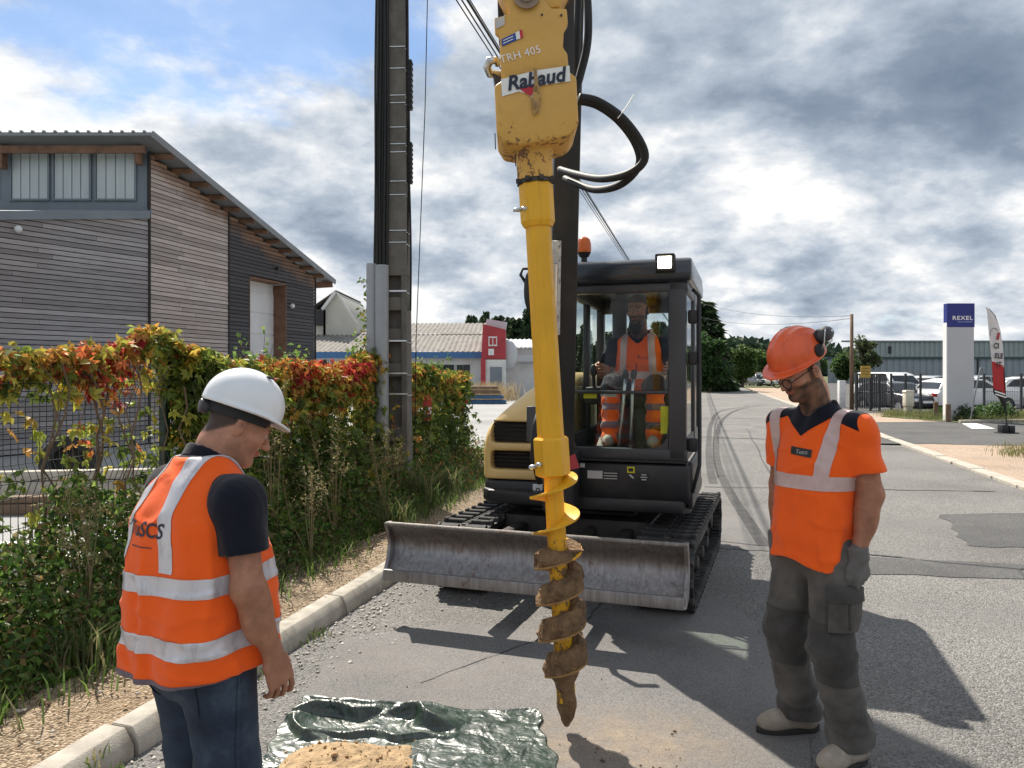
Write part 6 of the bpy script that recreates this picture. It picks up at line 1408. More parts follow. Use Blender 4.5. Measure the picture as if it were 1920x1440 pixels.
# hoses
for pts, r_ in (([(1086, 183, 3.75), (1120, 190, 3.78), (1165, 220, 3.8), (1200, 265, 3.82), (1208, 300, 3.84), (1180, 325, 3.9), (1130, 335, 4.1), (1085, 328, 4.4), (1050, 318, 4.7)], .021),
                ([(1084, 188, 3.8), (1120, 197, 3.85), (1160, 226, 3.9), (1192, 270, 3.92), (1198, 310, 3.95), (1165, 345, 4.05), (1120, 356, 4.3), (1082, 345, 4.55), (1060, 335, 4.75)], .021),
                ([(1078, 175, 3.7), (1088, 140, 3.7), (1100, 90, 3.7), (1103, 40, 3.7), (1098, -30, 3.75), (1080, -90, 3.85)], .02),
                ([(1080, 150, 3.8), (1082, 60, 3.8), (1086, -60, 3.85)], .018)):
    P = [aul(*q) for q in pts]; sm = []
    for i in range(len(P)-1):
        p0, p1, p2, p3 = P[max(i-1, 0)], P[i], P[i+1], P[min(i+2, len(P)-1)]
        for k in range(6):
            t = k/6; sm.append(.5*((2*p1)+(p2-p0)*t+(2*p0-5*p1+4*p2-p3)*t*t+(3*p1-p0-3*p2+p3)*t**3))
    sm.append(P[-1]); MB().tube(sm, r_, 10).build('hose', MT['cable'], au, angle=180)
MB().tube([aul(1158, 222, 3.78), aul(1175, 200, 3.78), aul(1189, 177, 3.78)], .003, 5).build('cable_tie', MT['white_print'], au)
for a_, b_ in (((928, 250, 3.4), (929, 280, 3.4)), ((966, 288, 3.4), (967, 312, 3.4))): MB().cyl(aul(*a_), aul(*b_), .0025, n=5).build('root_thread', MT['cable'], au)

# ------------------------------------------------------------------ tarpaulin with a soil heap
tp = Mat('green_tarpaulin'); v = tp.coord(); cr0 = tp.math('ADD', tp.math('MULTIPLY', tp.math('ABSOLUTE', tp.math('SUBTRACT', tp.noise(v, 9, 5, .6, .6), .5)), 3.0), tp.math('MULTIPLY', tp.math('ABSOLUTE', tp.math('SUBTRACT', tp.noise(v, 34, 4, .6, .8), .5)), 1.2))
tp.set(Base_Color=tp.ramp(tp.noise(v, 5, 4), [(0.3, (.012, .026, .018)), (0.7, (.024, .046, .032))]), Roughness=tp.ramp(tp.noise(v, 12, 5), [(0.3, .24), (0.7, .5)]))
cr1 = tp.math('ABSOLUTE', tp.math('SUBTRACT', tp.noise(v, 5.5, 3, .5, .5), .5)); cr2 = tp.math('ABSOLUTE', tp.math('SUBTRACT', tp.noise(v, 13, 3, .5, .5), .5))
tp.bump(tp.math('ADD', tp.math('MULTIPLY', cr1, 4.0), tp.math('MULTIPLY', cr2, 1.3)), .45, .02); tp.b.inputs['Specular IOR Level'].default_value = .9
corners = [Vector((-1.05, 3.82)), Vector((.12, 3.7)), Vector((.21, 3.0)), Vector((-1.08, 2.95))]
_cr = np.random.RandomState(31); CRN = [(_cr.uniform(-1.2, .3), _cr.uniform(2.9, 3.9), _cr.uniform(0, 3.14), _cr.uniform(.05, .22), _cr.uniform(.002, .014)) for _ in range(90)]
def tarp_p(u, v):
    a = corners[3].lerp(corners[2], u).lerp(corners[0].lerp(corners[1], u), v); x, y = a.x, a.y
    h = .008
    for cx, cy, an_, L_, ht in CRN:                     # creases: sharp crests of limited length
        dx, dy = x-cx, y-cy; ca, sa = math.cos(an_), math.sin(an_); s_ = dx*ca+dy*sa; n_ = -dx*sa+dy*ca
        if abs(s_) < L_ and abs(n_) < L_*.6: h += ht*(1-(s_/L_)**2)*max(0, 1-abs(n_)/(L_*.6))**1.6*.5
    def ridge(cx, cy, ang, L, wd, ht):
        d = Vector((x-cx, y-cy)); t = Vector((math.cos(ang), math.sin(ang))); s_ = d.dot(t); n_ = d.dot(Vector((-t.y, t.x)))+.035*math.sin(s_*11)+.015*math.sin(s_*27)
        f = max(0, 1-(s_/L)**2); g = math.exp(-abs(n_/wd)**1.2) if n_ > 0 else math.exp(-abs(n_/(wd*.22))**1.4); return ht*f*g
    h += ridge(-.84, 3.66, .22, .26, .06, .07)+ridge(-.43, 3.58, -.25, .22, .07, .085)+ridge(-.98, 3.5, -.5, .2, .06, .05)+ridge(-.6, 3.43, .03, .42, .04, .035)+ridge(.0, 3.1, .1, .22, .05, .03)
    e = min(u, 1-u, v, 1-v); rim = max(0, 1-e/.025)
    return (x+.012*math.sin(y*14)+.01*math.sin(y*37), y+.014*math.sin(x*11)+.01*math.sin(x*29), max(.01, h)+.02*rim*(.5+.5*math.sin(x*6+y*5)))
tg = MB(); tg.grid(tarp_p, 190, 120); to = tg.build('tarpaulin', tp.m, None, angle=180, fix=False); tag(to, 'crumpled shiny dark green tarpaulin on the road below the auger', 'tarpaulin')
sol = to.modifiers.new('thickness', 'SOLIDIFY'); sol.thickness = .002
MT['spoil'] = M('sandy_spoil', (.36, .25, .14), .95, var=.35, vs=22, bump=1.0, bs=70, bd=.012)
def heap_p(u, v):
    x = -.99+.6*u; y = 2.72+.7*v; q = np.array([[x, y, 0.0]]); e = max(0, math.sin(math.pi*u)*math.sin(math.pi*v)+.16*float(wob(q, 9, 8)[0])*(1 if min(u, v, 1-u, 1-v) > .02 else 0)); e = e*min(1, min(u, 1-u, v, 1-v)/.12)
    return (x, y, .006+.075*max(0, e)**.9+.012*float(wob(q, 26, 4)[0])*e+.009*float(wob(q, 70, 6)[0])*e)
hp_ = MB(); hp_.grid(heap_p, 70, 60); tag(hp_.build('soil_heap', MT['spoil'], None, angle=180, fix=False), 'low heap of sandy brown soil on the tarpaulin', 'soil')
def pl_heap(): u, v = rng.random(), rng.random(); return tuple(Vector(heap_p(u, v))+Vector((0, 0, .004)))
stones('clods', 260, pl_heap, .003, .013, MT['stone'], [(.42, .27, .13), (.34, .2, .1), (.5, .36, .2), (.18, .11, .06)])
stones('clods', 40, lambda: (rng.uniform(.3, .75), rng.uniform(3.05, 3.5), .012), .003, .01, MT['stone'], [(.2, .12, .07), (.12, .08, .05)])

# ------------------------------------------------------------------ people
from mathutils.bvhtree import BVHTree
SKIN = np.array((.46, .235, .155)); HAIR = np.array((.028, .02, .016))
MT['skin'] = attr_mat('skin_and_hair', .5, .35, sss=.06, bump=.3, bs=170, var=.17, vs=34, bd=.003)
def cloth(name, c, rough=.8, var=.07, weave=900, sheen=.15):
    m = Mat(name); v = m.coord(); n = m.noise(v, 7, 5); lo_ = tuple(x*(1-var) for x in c); hi_ = tuple(min(1, x*(1+var)) for x in c)
    m.set(Base_Color=m.ramp(n, [(0.3, lo_), (0.7, hi_)]), Roughness=rough); m.b.inputs['Specular IOR Level'].default_value = .2; m.b.inputs['Sheen Weight'].default_value = sheen
    wr_ = m.math('ABSOLUTE', m.math('SUBTRACT', m.noise(m.coord(scale=(1, 1, .55)), 7.5, 4, .55, 1.2), .5))
    m.bump(m.math('ADD', m.math('MULTIPLY', m.noise(v, weave, 2), .12), m.math('ADD', m.math('MULTIPLY', m.noise(v, 22, 4), .3), m.math('MULTIPLY', wr_, 2.6))), .35, .009); return m.m
MT['orange'] = cloth('fluorescent_orange_cloth', (.97, .125, .012), .75, .05); MT['navy_cloth'] = cloth('navy_cotton', (.006, .007, .016), .85, .2)
MT['tape'] = M('reflective_tape', (.62, .6, .64), .3, .2, var=.1, vs=9, grime=(.22, .22, .26), gs=11, ga=.75, scale=(1.6, 1.6, .35)); MT['tape_pink'] = M('segmented_reflective_tape', (.58, .42, .4), .4, .1, var=.08, vs=40)
MT['piping'] = cloth('grey_binding', (.16, .12, .15), .8)
MT['work_trousers'] = cloth('grey_brown_work_cloth', (.1, .092, .084), .9, .45); MT['knee_cloth'] = cloth('dark_knee_patch', (.06, .056, .053), .9, .45)
MT['glove'] = cloth('grey_knit_glove', (.13, .125, .12), .9, .2); MT['boot'] = M('dusty_tan_leather', (.3, .25, .2), .8, var=.25, vs=12, grime=(.45, .4, .33), gs=9, ga=.6, bump=.3, bs=60); MT['sole'] = M('boot_sole', (.03, .027, .024), .9)
jn = Mat('faded_denim'); v = jn.coord(); fd = jn.ramp(jn.noise(v, 6, 5, .6), [(0.35, (.011, .018, .036)), (0.55, (.026, .041, .07)), (0.75, (.07, .1, .14))]); jn.set(Base_Color=jn.mix(1.0, fd, jn.ramp(jn.noise(jn.coord(scale=(260, 260, 40)), 3, 2), [(0.3, .75), (0.7, 1.25)]), 'MULTIPLY'), Roughness=.9); jn.bump(jn.noise(v, 30, 5), .25, .004); MT['denim'] = jn.m
MT['helmet_white'] = M('white_helmet_shell', (.78, .8, .84), .28, var=.03, vs=3, coat=.3); MT['helmet_orange'] = M('orange_helmet_shell', (.78, .11, .025), .36, var=.1, vs=5, grime=(.3, .05, .03), gs=12, ga=.35, coat=.2)
MT['strap_dark'] = M('black_strap', (.015, .015, .018), .7); MT['muff'] = M('grey_ear_muff', (.055, .055, .06), .5, var=.2, vs=9)

def crease(p, f, seed=0, an=(1, 1, 1), w=.13): return np.exp(-(wob(p, f, seed, 5, an)/w)**2)
def head_f(p, beard=0.0, sc_=.95):
    q = p/sc_; x = np.abs(q[:, 0]); m = np.stack([x, q[:, 1], q[:, 2]], 1)
    d = ell(q, (0, .012, .042), (.076, .098, .087))
    d = smin(d, ell(q, (0, -.036, -.03), (.057, .062, .082)), .03)
    d = smin(d, rc(m, (.046, .0, -.058), (.02, -.062, -.1), .026, .022), .03)
    d = smin(d, ell(q, (0, -.082, -.1), (.024, .02, .02)), .025)
    d = smin(d, rc(m, (.012, -.094, .022), (.042, -.078, .022), .012, .011), .016)
    d = smin(d, ell(m, (.045, -.066, -.022), (.022, .022, .02)), .025)
    d = smax(d, -ell(m, (.031, -.112, .0), (.019, .018, .0125)), .012)
    d = smin(d, ell(m, (.031, -.087, .0), (.013, .0125, .012)), .004)
    d = smin(d, rc(q, (0, -.094, .012), (0, -.122, -.03), .007, .0125), .012)
    d = smin(d, ell(m, (.011, -.108, -.034), (.009, .011, .008)), .008)
    d = smin(d, ell(q, (0, -.0985, -.056), (.023, .012, .0055)), .006); d = smin(d, ell(q, (0, -.0975, -.066), (.02, .012, .006)), .006)
    ear = ell(m, (.078, .014, -.004), (.011, .019, .033), rot_np(0, 0, 18)); ear = smax(ear, -ell(m, (.09, .008, .0), (.008, .011, .02)), .006); d = smin(d, ear, .008)
    if beard: d = smin(d, ell(q, (0, -.075, -.125), (.052, .036, .03+beard)), .03)-.003*(q[:, 2] < -.03)*0
    return d*sc_
def head_col(q, beard_col, beard_lvl, hair_col, hair_lvl, skin, hairline=.06, sides=True):
    """q: head coordinates -> colour"""
    q = q/.95; n = len(q); c = np.tile(skin, (n, 1)); x, y, z = np.abs(q[:, 0]), q[:, 1], q[:, 2]
    c = c*(1+.1*wob(q, 40, 3))[:, None]
    face = (y < -.05); ch = np.exp(-(((x-.042)/.02)**2+((z+.025)/.02)**2))*face; c = c*(1-.12*ch[:, None])+ch[:, None]*.12*np.array((.6, .16, .12))
    lip = (np.abs(z+.061) < .0095)*(x < .024)*(y < -.09); c[lip > 0] = skin*np.array((.8, .55, .55))
    bl_ = np.clip(((-.026-.35*(y+.04)*(y > -.04)-z)/.014), 0, 1)*np.clip((.085+.03-y*1.0)/.05, 0, 1)*(y < .03)
    bl_ = np.maximum(bl_, np.clip(1-np.abs(z+.047)/.008, 0, 1)*(x < .03)*(y < -.085)); bl_ = np.maximum(bl_, (np.abs(y-.0) < .022)*(z < .03)*(z > -.06)*(x > .06)*.9*(x < .082))
    bl_ = bl_*(1-(lip > 0)*.75)*np.clip(.85+.3*wob(q, 90, 7), 0, 1)*beard_lvl; c = c*(1-bl_[:, None])+bl_[:, None]*beard_col
    h_ = np.clip((z-(hairline-.55*np.clip(y+.06, 0, .2)-.4*np.clip(y, 0, 1)))/.012, 0, 1)*((y > -.088) | (z > .075)); h_ = h_*hair_lvl*(x < .083); c = c*(1-h_[:, None])+h_[:, None]*hair_col
    brow = np.exp(-(((x-.031)/.017)**4+((z-.021-.1*(x-.03))/.0055)**2))*(y < -.07); c = c*(1-.85*brow[:, None])+.85*brow[:, None]*hair_col
    eye = (np.abs(x-.031) < .0125)*(np.abs(z) < .006)*(y < -.088); c[eye > 0] = (.35, .33, .31); pup = (np.hypot(x-.031, z) < .0055)*(y < -.09); c[pup > 0] = (.03, .02, .015)
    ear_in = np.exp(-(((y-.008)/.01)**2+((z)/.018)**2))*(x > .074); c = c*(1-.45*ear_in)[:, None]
    return np.clip(c, 0, 1)
def hand_f(p, s=1, curl=1.0, grow=0.0, fist=False):
    """hand hanging from the wrist along -z; palm faces +x*s, thumb towards -y"""
    q = p*np.array([s, 1, 1.0]); d = rc(q, (0, 0, .02), (0, 0, -.03), .025, .026)*1.0
    d = smin(d, rbox(q, (.002, -.001, -.06), (.0145, .043, .042), .014), .022)
    for i, (y, L, r) in enumerate(((-.036, .076, .0088), (-.0125, .085, .009), (.0115, .08, .0087), (.0345, .064, .0078))):
        a = rad(10+9*i)*curl; b = np.array((.0, y, -.094)); pts = [b+np.array((0, 0, .02)), b]
        for k, f in enumerate((.44, .31, .25)):
            b = b+L*f*np.array((math.sin(a), (.06 if i == 0 else -.03*i)*0, -math.cos(a))); pts.append(b); a += rad(26 if not fist else 82)*curl
        fd_ = chain(q, pts, [r+.001, r+.001, r, r*.93, r*.8], .004); fs = fd_ if i == 0 else np.minimum(fs, fd_)
    d = smin(d, fs, .007)
    d = smin(d, chain(q, [(.008, -.02, -.025), (.016, -.044, -.055), (.024, -.052, -.085), (.03, -.05, -.112)], [.016, .0135, .0115, .0095], .008), .012)
    return d-grow
def locs(p, c, Rm): return (p-np.asarray(c, float)) @ Rm
def near(fn, p, c, r, far=.14):
    d = np.linalg.norm(p-np.asarray(c, float), axis=1); out = d-far; m = d < r
    if m.any(): out[m] = fn(p[m])
    return out
def project(src, me_obj, axis, off=.002, bvh=None):
    """lay lettering onto a garment along a local axis"""
    b = bvh or BVHTree.FromPolygons([v_.co for v_ in src.data.vertices], [p_.vertices for p_ in src.data.polygons]); ax_ = Vector(axis)
    for v_ in me_obj.data.vertices:
        h = b.ray_cast(v_.co-ax_*.6, ax_)
        if h[0] is not None: v_.co = h[0]-ax_*off
def print_on(src, s, mat, center, axis_right, axis_into, size, parent, name='lettering', **k):
    me = text_mesh(s, size, **k); me.materials.clear(); me.materials.append(mat); r_ = Vector(axis_right); up = Vector((0, 0, 1))
    for v_ in me.vertices: v_.co = Vector(center)+r_*v_.co.x+up*v_.co.y
    o = mkobj(name, me, parent); project(src, o, axis_into, .003); return o
def helmet_f(q, visor=.185, ridge=True):
    d = ell(q, (0, .008, .05), (.115, .138, .125)); inner = ell(q, (0, .008, .045), (.107, .13, .117))
    cutz = .028+.0*q[:, 1]; dome = smax(d, cutz-q[:, 2], .006)
    if ridge:
        for xx, w_ in ((0, .02), (.045, .008), (-.045, .008)): dome = smin(dome, smax(ell(q, (xx, .01, .05), (w_, .128 if xx else .134, .1295 if not xx else .122)), .07-q[:, 2], .01), .012)
    yb = np.clip((-q[:, 1]-.02)/.16, 0, 1); zb = .03-.02*yb**1.5; rim = np.hypot(q[:, 0]/.128, (q[:, 1]+.015)/np.where(q[:, 1] < -.015, visor-.015, .155)); brim = np.maximum((rim-1)*.12, np.abs(q[:, 2]-zb)-.0045)
    d = smin(dome, brim, .012); return smax(d, -inner, .004)
def leg_f(p, hip, knee, ank, r, k=.05, seed=1, fold=.006):
    d = chain(p, [hip, knee, ank], r, k); z = p[:, 2]
    w = .45*np.exp(-((z-knee[2])/.08)**2)+1.3*np.clip((ank[2]+.2-z)/.2, 0, 1)+.3
    n = np.sin(34*z+16*(p[:, 0]-p[:, 1])+3.2*wob(p, 8, seed))*np.clip(.35+wob(p, 6, seed+2), 0, 1.2)+.7*np.sin(70*z-20*p[:, 0]+3.0*wob(p, 11, seed+5))*np.clip(wob(p, 9, seed+4), 0, 1)
    return d-fold*w*n-fold*.9*crease(p, 24, seed+6, (.7, .7, 1.0), .25)*np.clip(w, .4, 1)
def boot(parent, ank, yaw, h=.006):
    Rz = rot_np(0, 0, yaw); c = np.array((ank[0], ank[1], 0.0))
    def f(q):
        d = chain(q, [(0, .012, .24), (0, .012, .09)], [.052, .052], .02); d = smin(d, ell(q, (0, -.05, .062), (.05, .11, .05)), .04); d = smin(d, ell(q, (0, -.13, .048), (.051, .072, .042)), .03); d = smin(d, ell(q, (0, .035, .05), (.043, .05, .05)), .03)
        d = d+.003*np.sin(q[:, 1]*120)*np.exp(-((q[:, 1]+.05)/.03)**2)*(q[:, 2] > .06); return smax(d, .022-q[:, 2], .006)
    o = sdf_obj('boot', f, (-.08, -.23, 0), (.08, .12, .27), h, MT['boot'], parent, xf=(Rz, c))
    pr = [(.048*math.cos(a)*(1 if math.sin(a) > -.2 else 1.08), -.055+.152*math.sin(a)) for a in [2*math.pi*i/22 for i in range(22)]]
    s = MB().prism(pr, .0, .03, 'xy').build('sole', MT['sole'], o, bevel=.006); s.matrix_local = Matrix.Translation(Vector(c)) @ Matrix.Rotation(rad(yaw), 4, 'Z')
    la = MB()
    for k in range(5): la.tube([(-.03, -.04-.018*k, .118-.013*k), (0, -.045-.018*k, .128-.014*k), (.03, -.04-.018*k, .118-.013*k)], .0035, 5)
    l_ = la.build('laces', MT['strap_dark'], o, angle=180); l_.matrix_local = Matrix.Translation(Vector(c)) @ Matrix.Rotation(rad(yaw), 4, 'Z'); return o

# ---------------------------------------------------------------- man in the white helmet (seen from behind right)
w1 = thing('person', 'man in white helmet, orange vest and jeans standing with his back turned at left', 'person', (-.942, 2.36, 0), rad(141))
hc1 = np.array((-.01, -.105, 1.478)); Rh1 = rot_np(28, 0, -17)
SH_R, EL_R, WR_R = (-.207, .015, 1.285), (-.264, .02, 1.03), (-.265, -.06, .825); SH_L, EL_L, WR_L = (.205, .0, 1.285), (.26, .0, 1.04), (.235, -.05, .82)
Rhand1 = rot_np(-16, 4, 6); RhandL = rot_np(-10, 0, -6)
T1 = spl([(.8, 0, .01, .155, .115), (.95, 0, .01, .165, .12), (1.1, 0, .015, .165, .115), (1.25, 0, .015, .155, .095), (1.33, 0, .015, .1, .065), (1.38, 0, .015, .06, .055)])
def w1_arm(p, a, b, c, g=0): return chain(p, [a, b, b, c], [.047+g, .045+g, .043+g, .03+g], .02)
def body1(p):
    d = near(lambda q: head_f(locs(q, hc1, Rh1)), p, hc1, .24); d = smin(d, chain(p, [(0, .02, 1.3), (0, -.045, 1.42), (-.005, -.09, 1.49)], [.064, .058, .06], .03), .03); d = smin(d, zprof(p, T1), .03)
    for a, b, c in ((SH_R, EL_R, WR_R), (SH_L, EL_L, WR_L)):
        d = smin(d, w1_arm(p, a, b, c), .03); m = np.array(b)*.62+np.array(c)*.38; d = smin(d, ell(p, m+np.array((0, .004, 0)), (.041, .043, .085)), .03)
    d = np.minimum(d, 9); d = smin(d, near(lambda q: hand_f(locs(q, WR_R, Rhand1), 1, .95), p, WR_R, .26), .012); return smin(d, near(lambda q: hand_f(locs(q, WR_L, RhandL), -1, 1.1), p, WR_L, .26), .012)
def col1(V):
    q = locs(V, hc1, Rh1); c = head_col(q, HAIR*1.4, .25, HAIR, .93, SKIN*np.array((.98, .92, .9)), .045)
    arm = V[:, 2] < 1.26; hr = np.clip(.10*wob(V, 60, 4, an=(1, 1, .4)), 0, 1); c[arm] = (SKIN*np.array((.78, .71, .66)))*(1+.08*wob(V[arm], 30, 2))[:, None]*(1-hr[arm])[:, None]; return c
sdf_obj('body', body1, (-.4, -.36, .58), (.38, .2, 1.72), .0046, MT['skin'], w1, col1)
S1 = spl([(.78, 0, .012, .175, .135), (.95, 0, .012, .175, .13), (1.1, 0, .014, .175, .125), (1.24, 0, .014, .165, .105), (1.32, 0, .012, .115, .078), (1.39, 0, .008, .076, .07)])
def sleeve(p, a, b, f=.6):
    a, b = np.array(a), np.array(b); e = a+(b-a)*f; d = chain(p, [a*np.array((.7, 1, .995)), a*np.array((.97, 1, .985)), e], [.06, .07, .07], .04); n = (b-a)/np.linalg.norm(b-a); return smax(d, (p-e) @ n, .006)
def polo1(p):
    d = zprof(p, S1); 
    for a, b in ((SH_R, EL_R), (SH_L, EL_L)): d = smin(d, sleeve(p, a, b, .62), .05)
    d = d-.005*crease(p, 22, 7, (1, 1, .6), .28); return smax(d, -rc(p, (0, .0, 1.32), (0, -.09, 1.55), .059, .075), .006)
sdf_obj('polo_shirt', polo1, (-.36, -.22, .76), (.36, .2, 1.47), .0062, MT['navy_cloth'], w1)
def collar1(p):
    d = np.abs(rc(p, (0, .025, 1.315), (0, -.08, 1.465), .074, .084))-.005; a_ = (p-V3(0, .025, 1.315)) @ unit(V3(0, -.105, .15)[None])[0]; d = smax(d, np.abs(a_-.062)-.024, .005)
    return smax(d, -rc(p, (0, -.1, 1.31), (0, -.22, 1.37), .05), .005)
sdf_obj('collar', collar1, (-.11, -.2, 1.28), (.11, .14, 1.47), .005, MT['navy_cloth'], w1)
VS = spl([(.7, 0, .012, .23, .192), (.85, 0, .016, .226, .186), (1.0, 0, .022, .224, .18), (1.13, 0, .026, .218, .168), (1.23, 0, .026, .214, .15), (1.31, 0, .02, .17, .112), (1.36, 0, .014, .115, .088), (1.39, 0, .01, .088, .078)])
def vest1(p):
    z = p[:, 2]; a_ = np.arctan2(p[:, 0], -p[:, 1]); d = zprof(p, VS, 2.25)
    low = np.clip((1.28-z)/.3, 0, 1)
    d = d-.011*low*np.sin(5*a_+1.0+1.6*np.sin(z*4))-.007*low*np.sin(11*a_+2.5*np.sin(z*6+1))*np.clip(.5+wob(p, 5, 4), 0, 1)-.005*np.sin(26*z+14*p[:, 0]+2*wob(p, 6, 1))*np.clip(wob(p, 5, 9)+.2, 0, 1)
    d = d-.012*low*crease(p, 15, 3, (1, 1, .3), .3)-.007*crease(p, 20, 8, (1, 1, .8), .28)-.006*crease(p, 27, 12, (.5, .5, 1.1), .22)*low
    d = smax(d, .765+.02*np.sin(a_+2.2)-z, .004)
    for s_ in (-1, 1): d = smax(d, -ell(p, (s_*.272, -.005, 1.2), (.085, .098, .142), rot_np(0, 0, 0)), .008)
    d = smax(d, -rc(p, (0, -.01, 1.34), (0, -.09, 1.51), .073, .09), .006); d = smax(d, -rc(p, (0, -.12, 1.15), (0, -.2, 1.39), .015, .08), .01); return d
vest = sdf_obj('safety_vest', vest1, (-.3, -.26, .68), (.3, .27, 1.42), .0062, MT['orange'], w1, relax=2)
for zc in (1.045, .875):
    slice_part(vest, 'reflective_band', MT['tape'], [((0, 0, zc+.027), (0, .03, 1)), ((0, 0, zc-.027), (0, -.03, -1))], .0018, vest)
for s_ in (-1, 1):
    slice_part(vest, 'reflective_brace', MT['tape'], [((s_*.135, 0, 1.05), (s_, 0, .12)), ((s_*.083, 0, 1.05), (-s_, 0, -.12)), ((0, 0, 1.072), (0, .03, -1))], .0018, vest)
for s_ in (-1, 1):
    sdf_obj('armhole_binding', lambda p: smax(np.abs(vest1(p))-.004, np.abs(ell(p, (s_*.272, -.005, 1.2), (.085, .098, .142)))-.008, .003), (min(s_*.15, s_*.3), -.14, 1.03), (max(s_*.15, s_*.3), .15, 1.37), .005, MT['piping'], vest)
slice_part(vest, 'hem_binding', MT['piping'], [((0, 0, .772), (.02, .016, 1))], .0015, vest)
print_on(vest, 'TuSCS', MT['navy'], (-.004, 0, 1.19), (-1, 0, 0), (0, -1, 0), .06, vest, shear=.2, bold=.001)
print_on(vest, '----------', MT['navy'], (.0, 0, 1.145), (-1, 0, 0), (0, -1, 0), .035, vest, spacing=.9)
rg = MB(); rg.tube([(.09+.022*math.cos(a), .3, 1.225+.03*math.sin(a)) for a in [i*.45 for i in range(13)]], .0025, 4); rgo = rg.build('logo_ring', MT['navy'], vest); project(vest, rgo, (0, -1, 0), .002)
# jeans
HR, HL = (-.1, .02, .82), (.1, .02, .82); KR, KL = (-.11, -.01, .47), (.105, -.03, .47); AR, AL = (-.12, .05, .07), (.11, .02, .07)
def jeans(p):
    d = ell(p, (0, .02, .84), (.182, .145, .14)); d = smax(smin(d, ell(p, (0, .075, .78), (.165, .095, .11)), .03), p[:, 2]-.93, .01)
    for s_, a, b, c in ((1, HR, KR, AR), (3, HL, KL, AL)): d = smin(d, leg_f(p, a, b, c, [.111, .09, .078], .03, s_, .004), .025)
    return smax(d, .05-p[:, 2], .004)
jo = sdf_obj('jeans', jeans, (-.28, -.2, .03), (.28, .23, .95), .0068, MT['denim'], w1)
for s_ in (-1, 1):
    pk = slice_part(jo, 'back_pocket', MT['denim'], [((s_*.025, 0, .75), (-s_, 0, -.05)), ((s_*.15, 0, .75), (s_, 0, -.05)), ((0, 0, .80), (.1*s_, 0, 1)), ((s_*.085, 0, .635), (.35*s_, 0, -1)), ((s_*.085, 0, .635), (-.35*s_, 0, -1)), ((0, .05, 0), (0, -1, 0))], .0035, jo)
for s_ in (-1, 1): slice_part(jo, 'side_seam', MT['denim'], [((0, .008, 0), (0, -1, 0)), ((0, .02, 0), (0, 1, 0)), ((s_*.1, 0, 0), (-s_, 0, 0)), ((0, 0, .8), (0, 0, 1))], .003, jo)
slice_part(jo, 'belt', MT['strap_dark'], [((0, 0, .875), (0, 0, -1)), ((0, 0, .91), (0, 0, 1))], .004, jo)
boot(w1, AR, -6, .008); boot(w1, AL, 8, .008)
Rq = rot_np(21, 0, -17)*.93; hq = hc1+Rh1 @ np.array((0, 0, .018))
he = sdf_obj('safety_helmet', lambda q: helmet_f(q, .172, False), (-.15, -.2, -.01), (.15, .18, .2), .0042, MT['helmet_white'], w1, xf=(Rq, hq), relax=2)
def on_head(mb_o, R_=Rq, c_=hq):
    mb_o.matrix_local = Matrix.Translation(Vector(c_)) @ Matrix(R_.tolist()).to_4x4(); return mb_o
for s_ in (-1, 1):
    for k in range(2): on_head(MB().sphere((s_*.05, -.03+.05*k, .163-.008*k), (.007, .016, .004), 10, 6).build('vent', MT['strap_dark'], he))
hb_ = MB()
for i in range(21):
    a = -2.75+5.5*i/20; hb_.v += [(.092*math.sin(a), .012+.112*math.cos(a), .03), (.09*math.sin(a), .012+.11*math.cos(a), -.005)]
hb_.f = [(2*i, 2*i+1, 2*i+3, 2*i+2) for i in range(20)]; on_head(hb_.build('headband', MT['strap_dark'], he, angle=180, fix=False)); on_head(MB().cyl((0, .115, .005), (0, .145, .0), .024, n=18).build('ratchet_knob', MT['muff'], he, bevel=.004))

# ---------------------------------------------------------------- man in the orange helmet (right)
w2 = thing('person', 'bearded man in orange helmet, glasses and orange shirt looking down at right', 'person', (1.315, 3.33, 0), rad(-60))
hc2 = np.array((-.012, -.085, 1.655)); Rh2 = rot_np(29, 3, -5)
sL, eL, wL = (.182, .035, 1.425), (.222, .065, 1.14), (.21, .0, .9); sR, eR, wR = (-.186, .02, 1.425), (-.225, .045, 1.13), (-.18, -.03, .9)
T2 = spl([(.85, 0, 0, .15, .11), (1.05, 0, 0, .155, .112), (1.3, 0, .01, .165, .105), (1.43, 0, .02, .12, .075), (1.5, 0, .02, .062, .058)])
def body2(p):
    d = near(lambda q: head_f(locs(q, hc2, Rh2)), p, hc2, .24); d = smin(d, chain(p, [(0, .03, 1.44), (0, -.02, 1.56), (-.005, -.06, 1.645)], [.066, .06, .062], .03), .03); d = smin(d, zprof(p, T2), .03)
    for a, b, c in ((sL, eL, wL), (sR, eR, wR)):
        d = smin(d, chain(p, [a, b, b, c], [.054, .047, .046, .03], .02), .03); m = np.array(b)*.64+np.array(c)*.36; d = smin(d, ell(p, m, (.043, .043, .085)), .03)
    return d
def col2(V):
    q = locs(V, hc2, Rh2); c = head_col(q, np.array((.03, .02, .014)), .97, HAIR*1.3, .9, SKIN*np.array((.98, .9, .86)), .05); arm = V[:, 2] < 1.4; c[arm] = (SKIN*np.array((.72, .62, .56)))*(1+.1*wob(V[arm], 40, 2, an=(1, 1, .4)))[:, None]; return c
sdf_obj('body', body2, (-.33, -.24, .84), (.33, .16, 1.82), .0048, MT['skin'], w2, col2)
RgL = rot_np(8, -4, 0); RgR = rot_np(8, 4, 0)
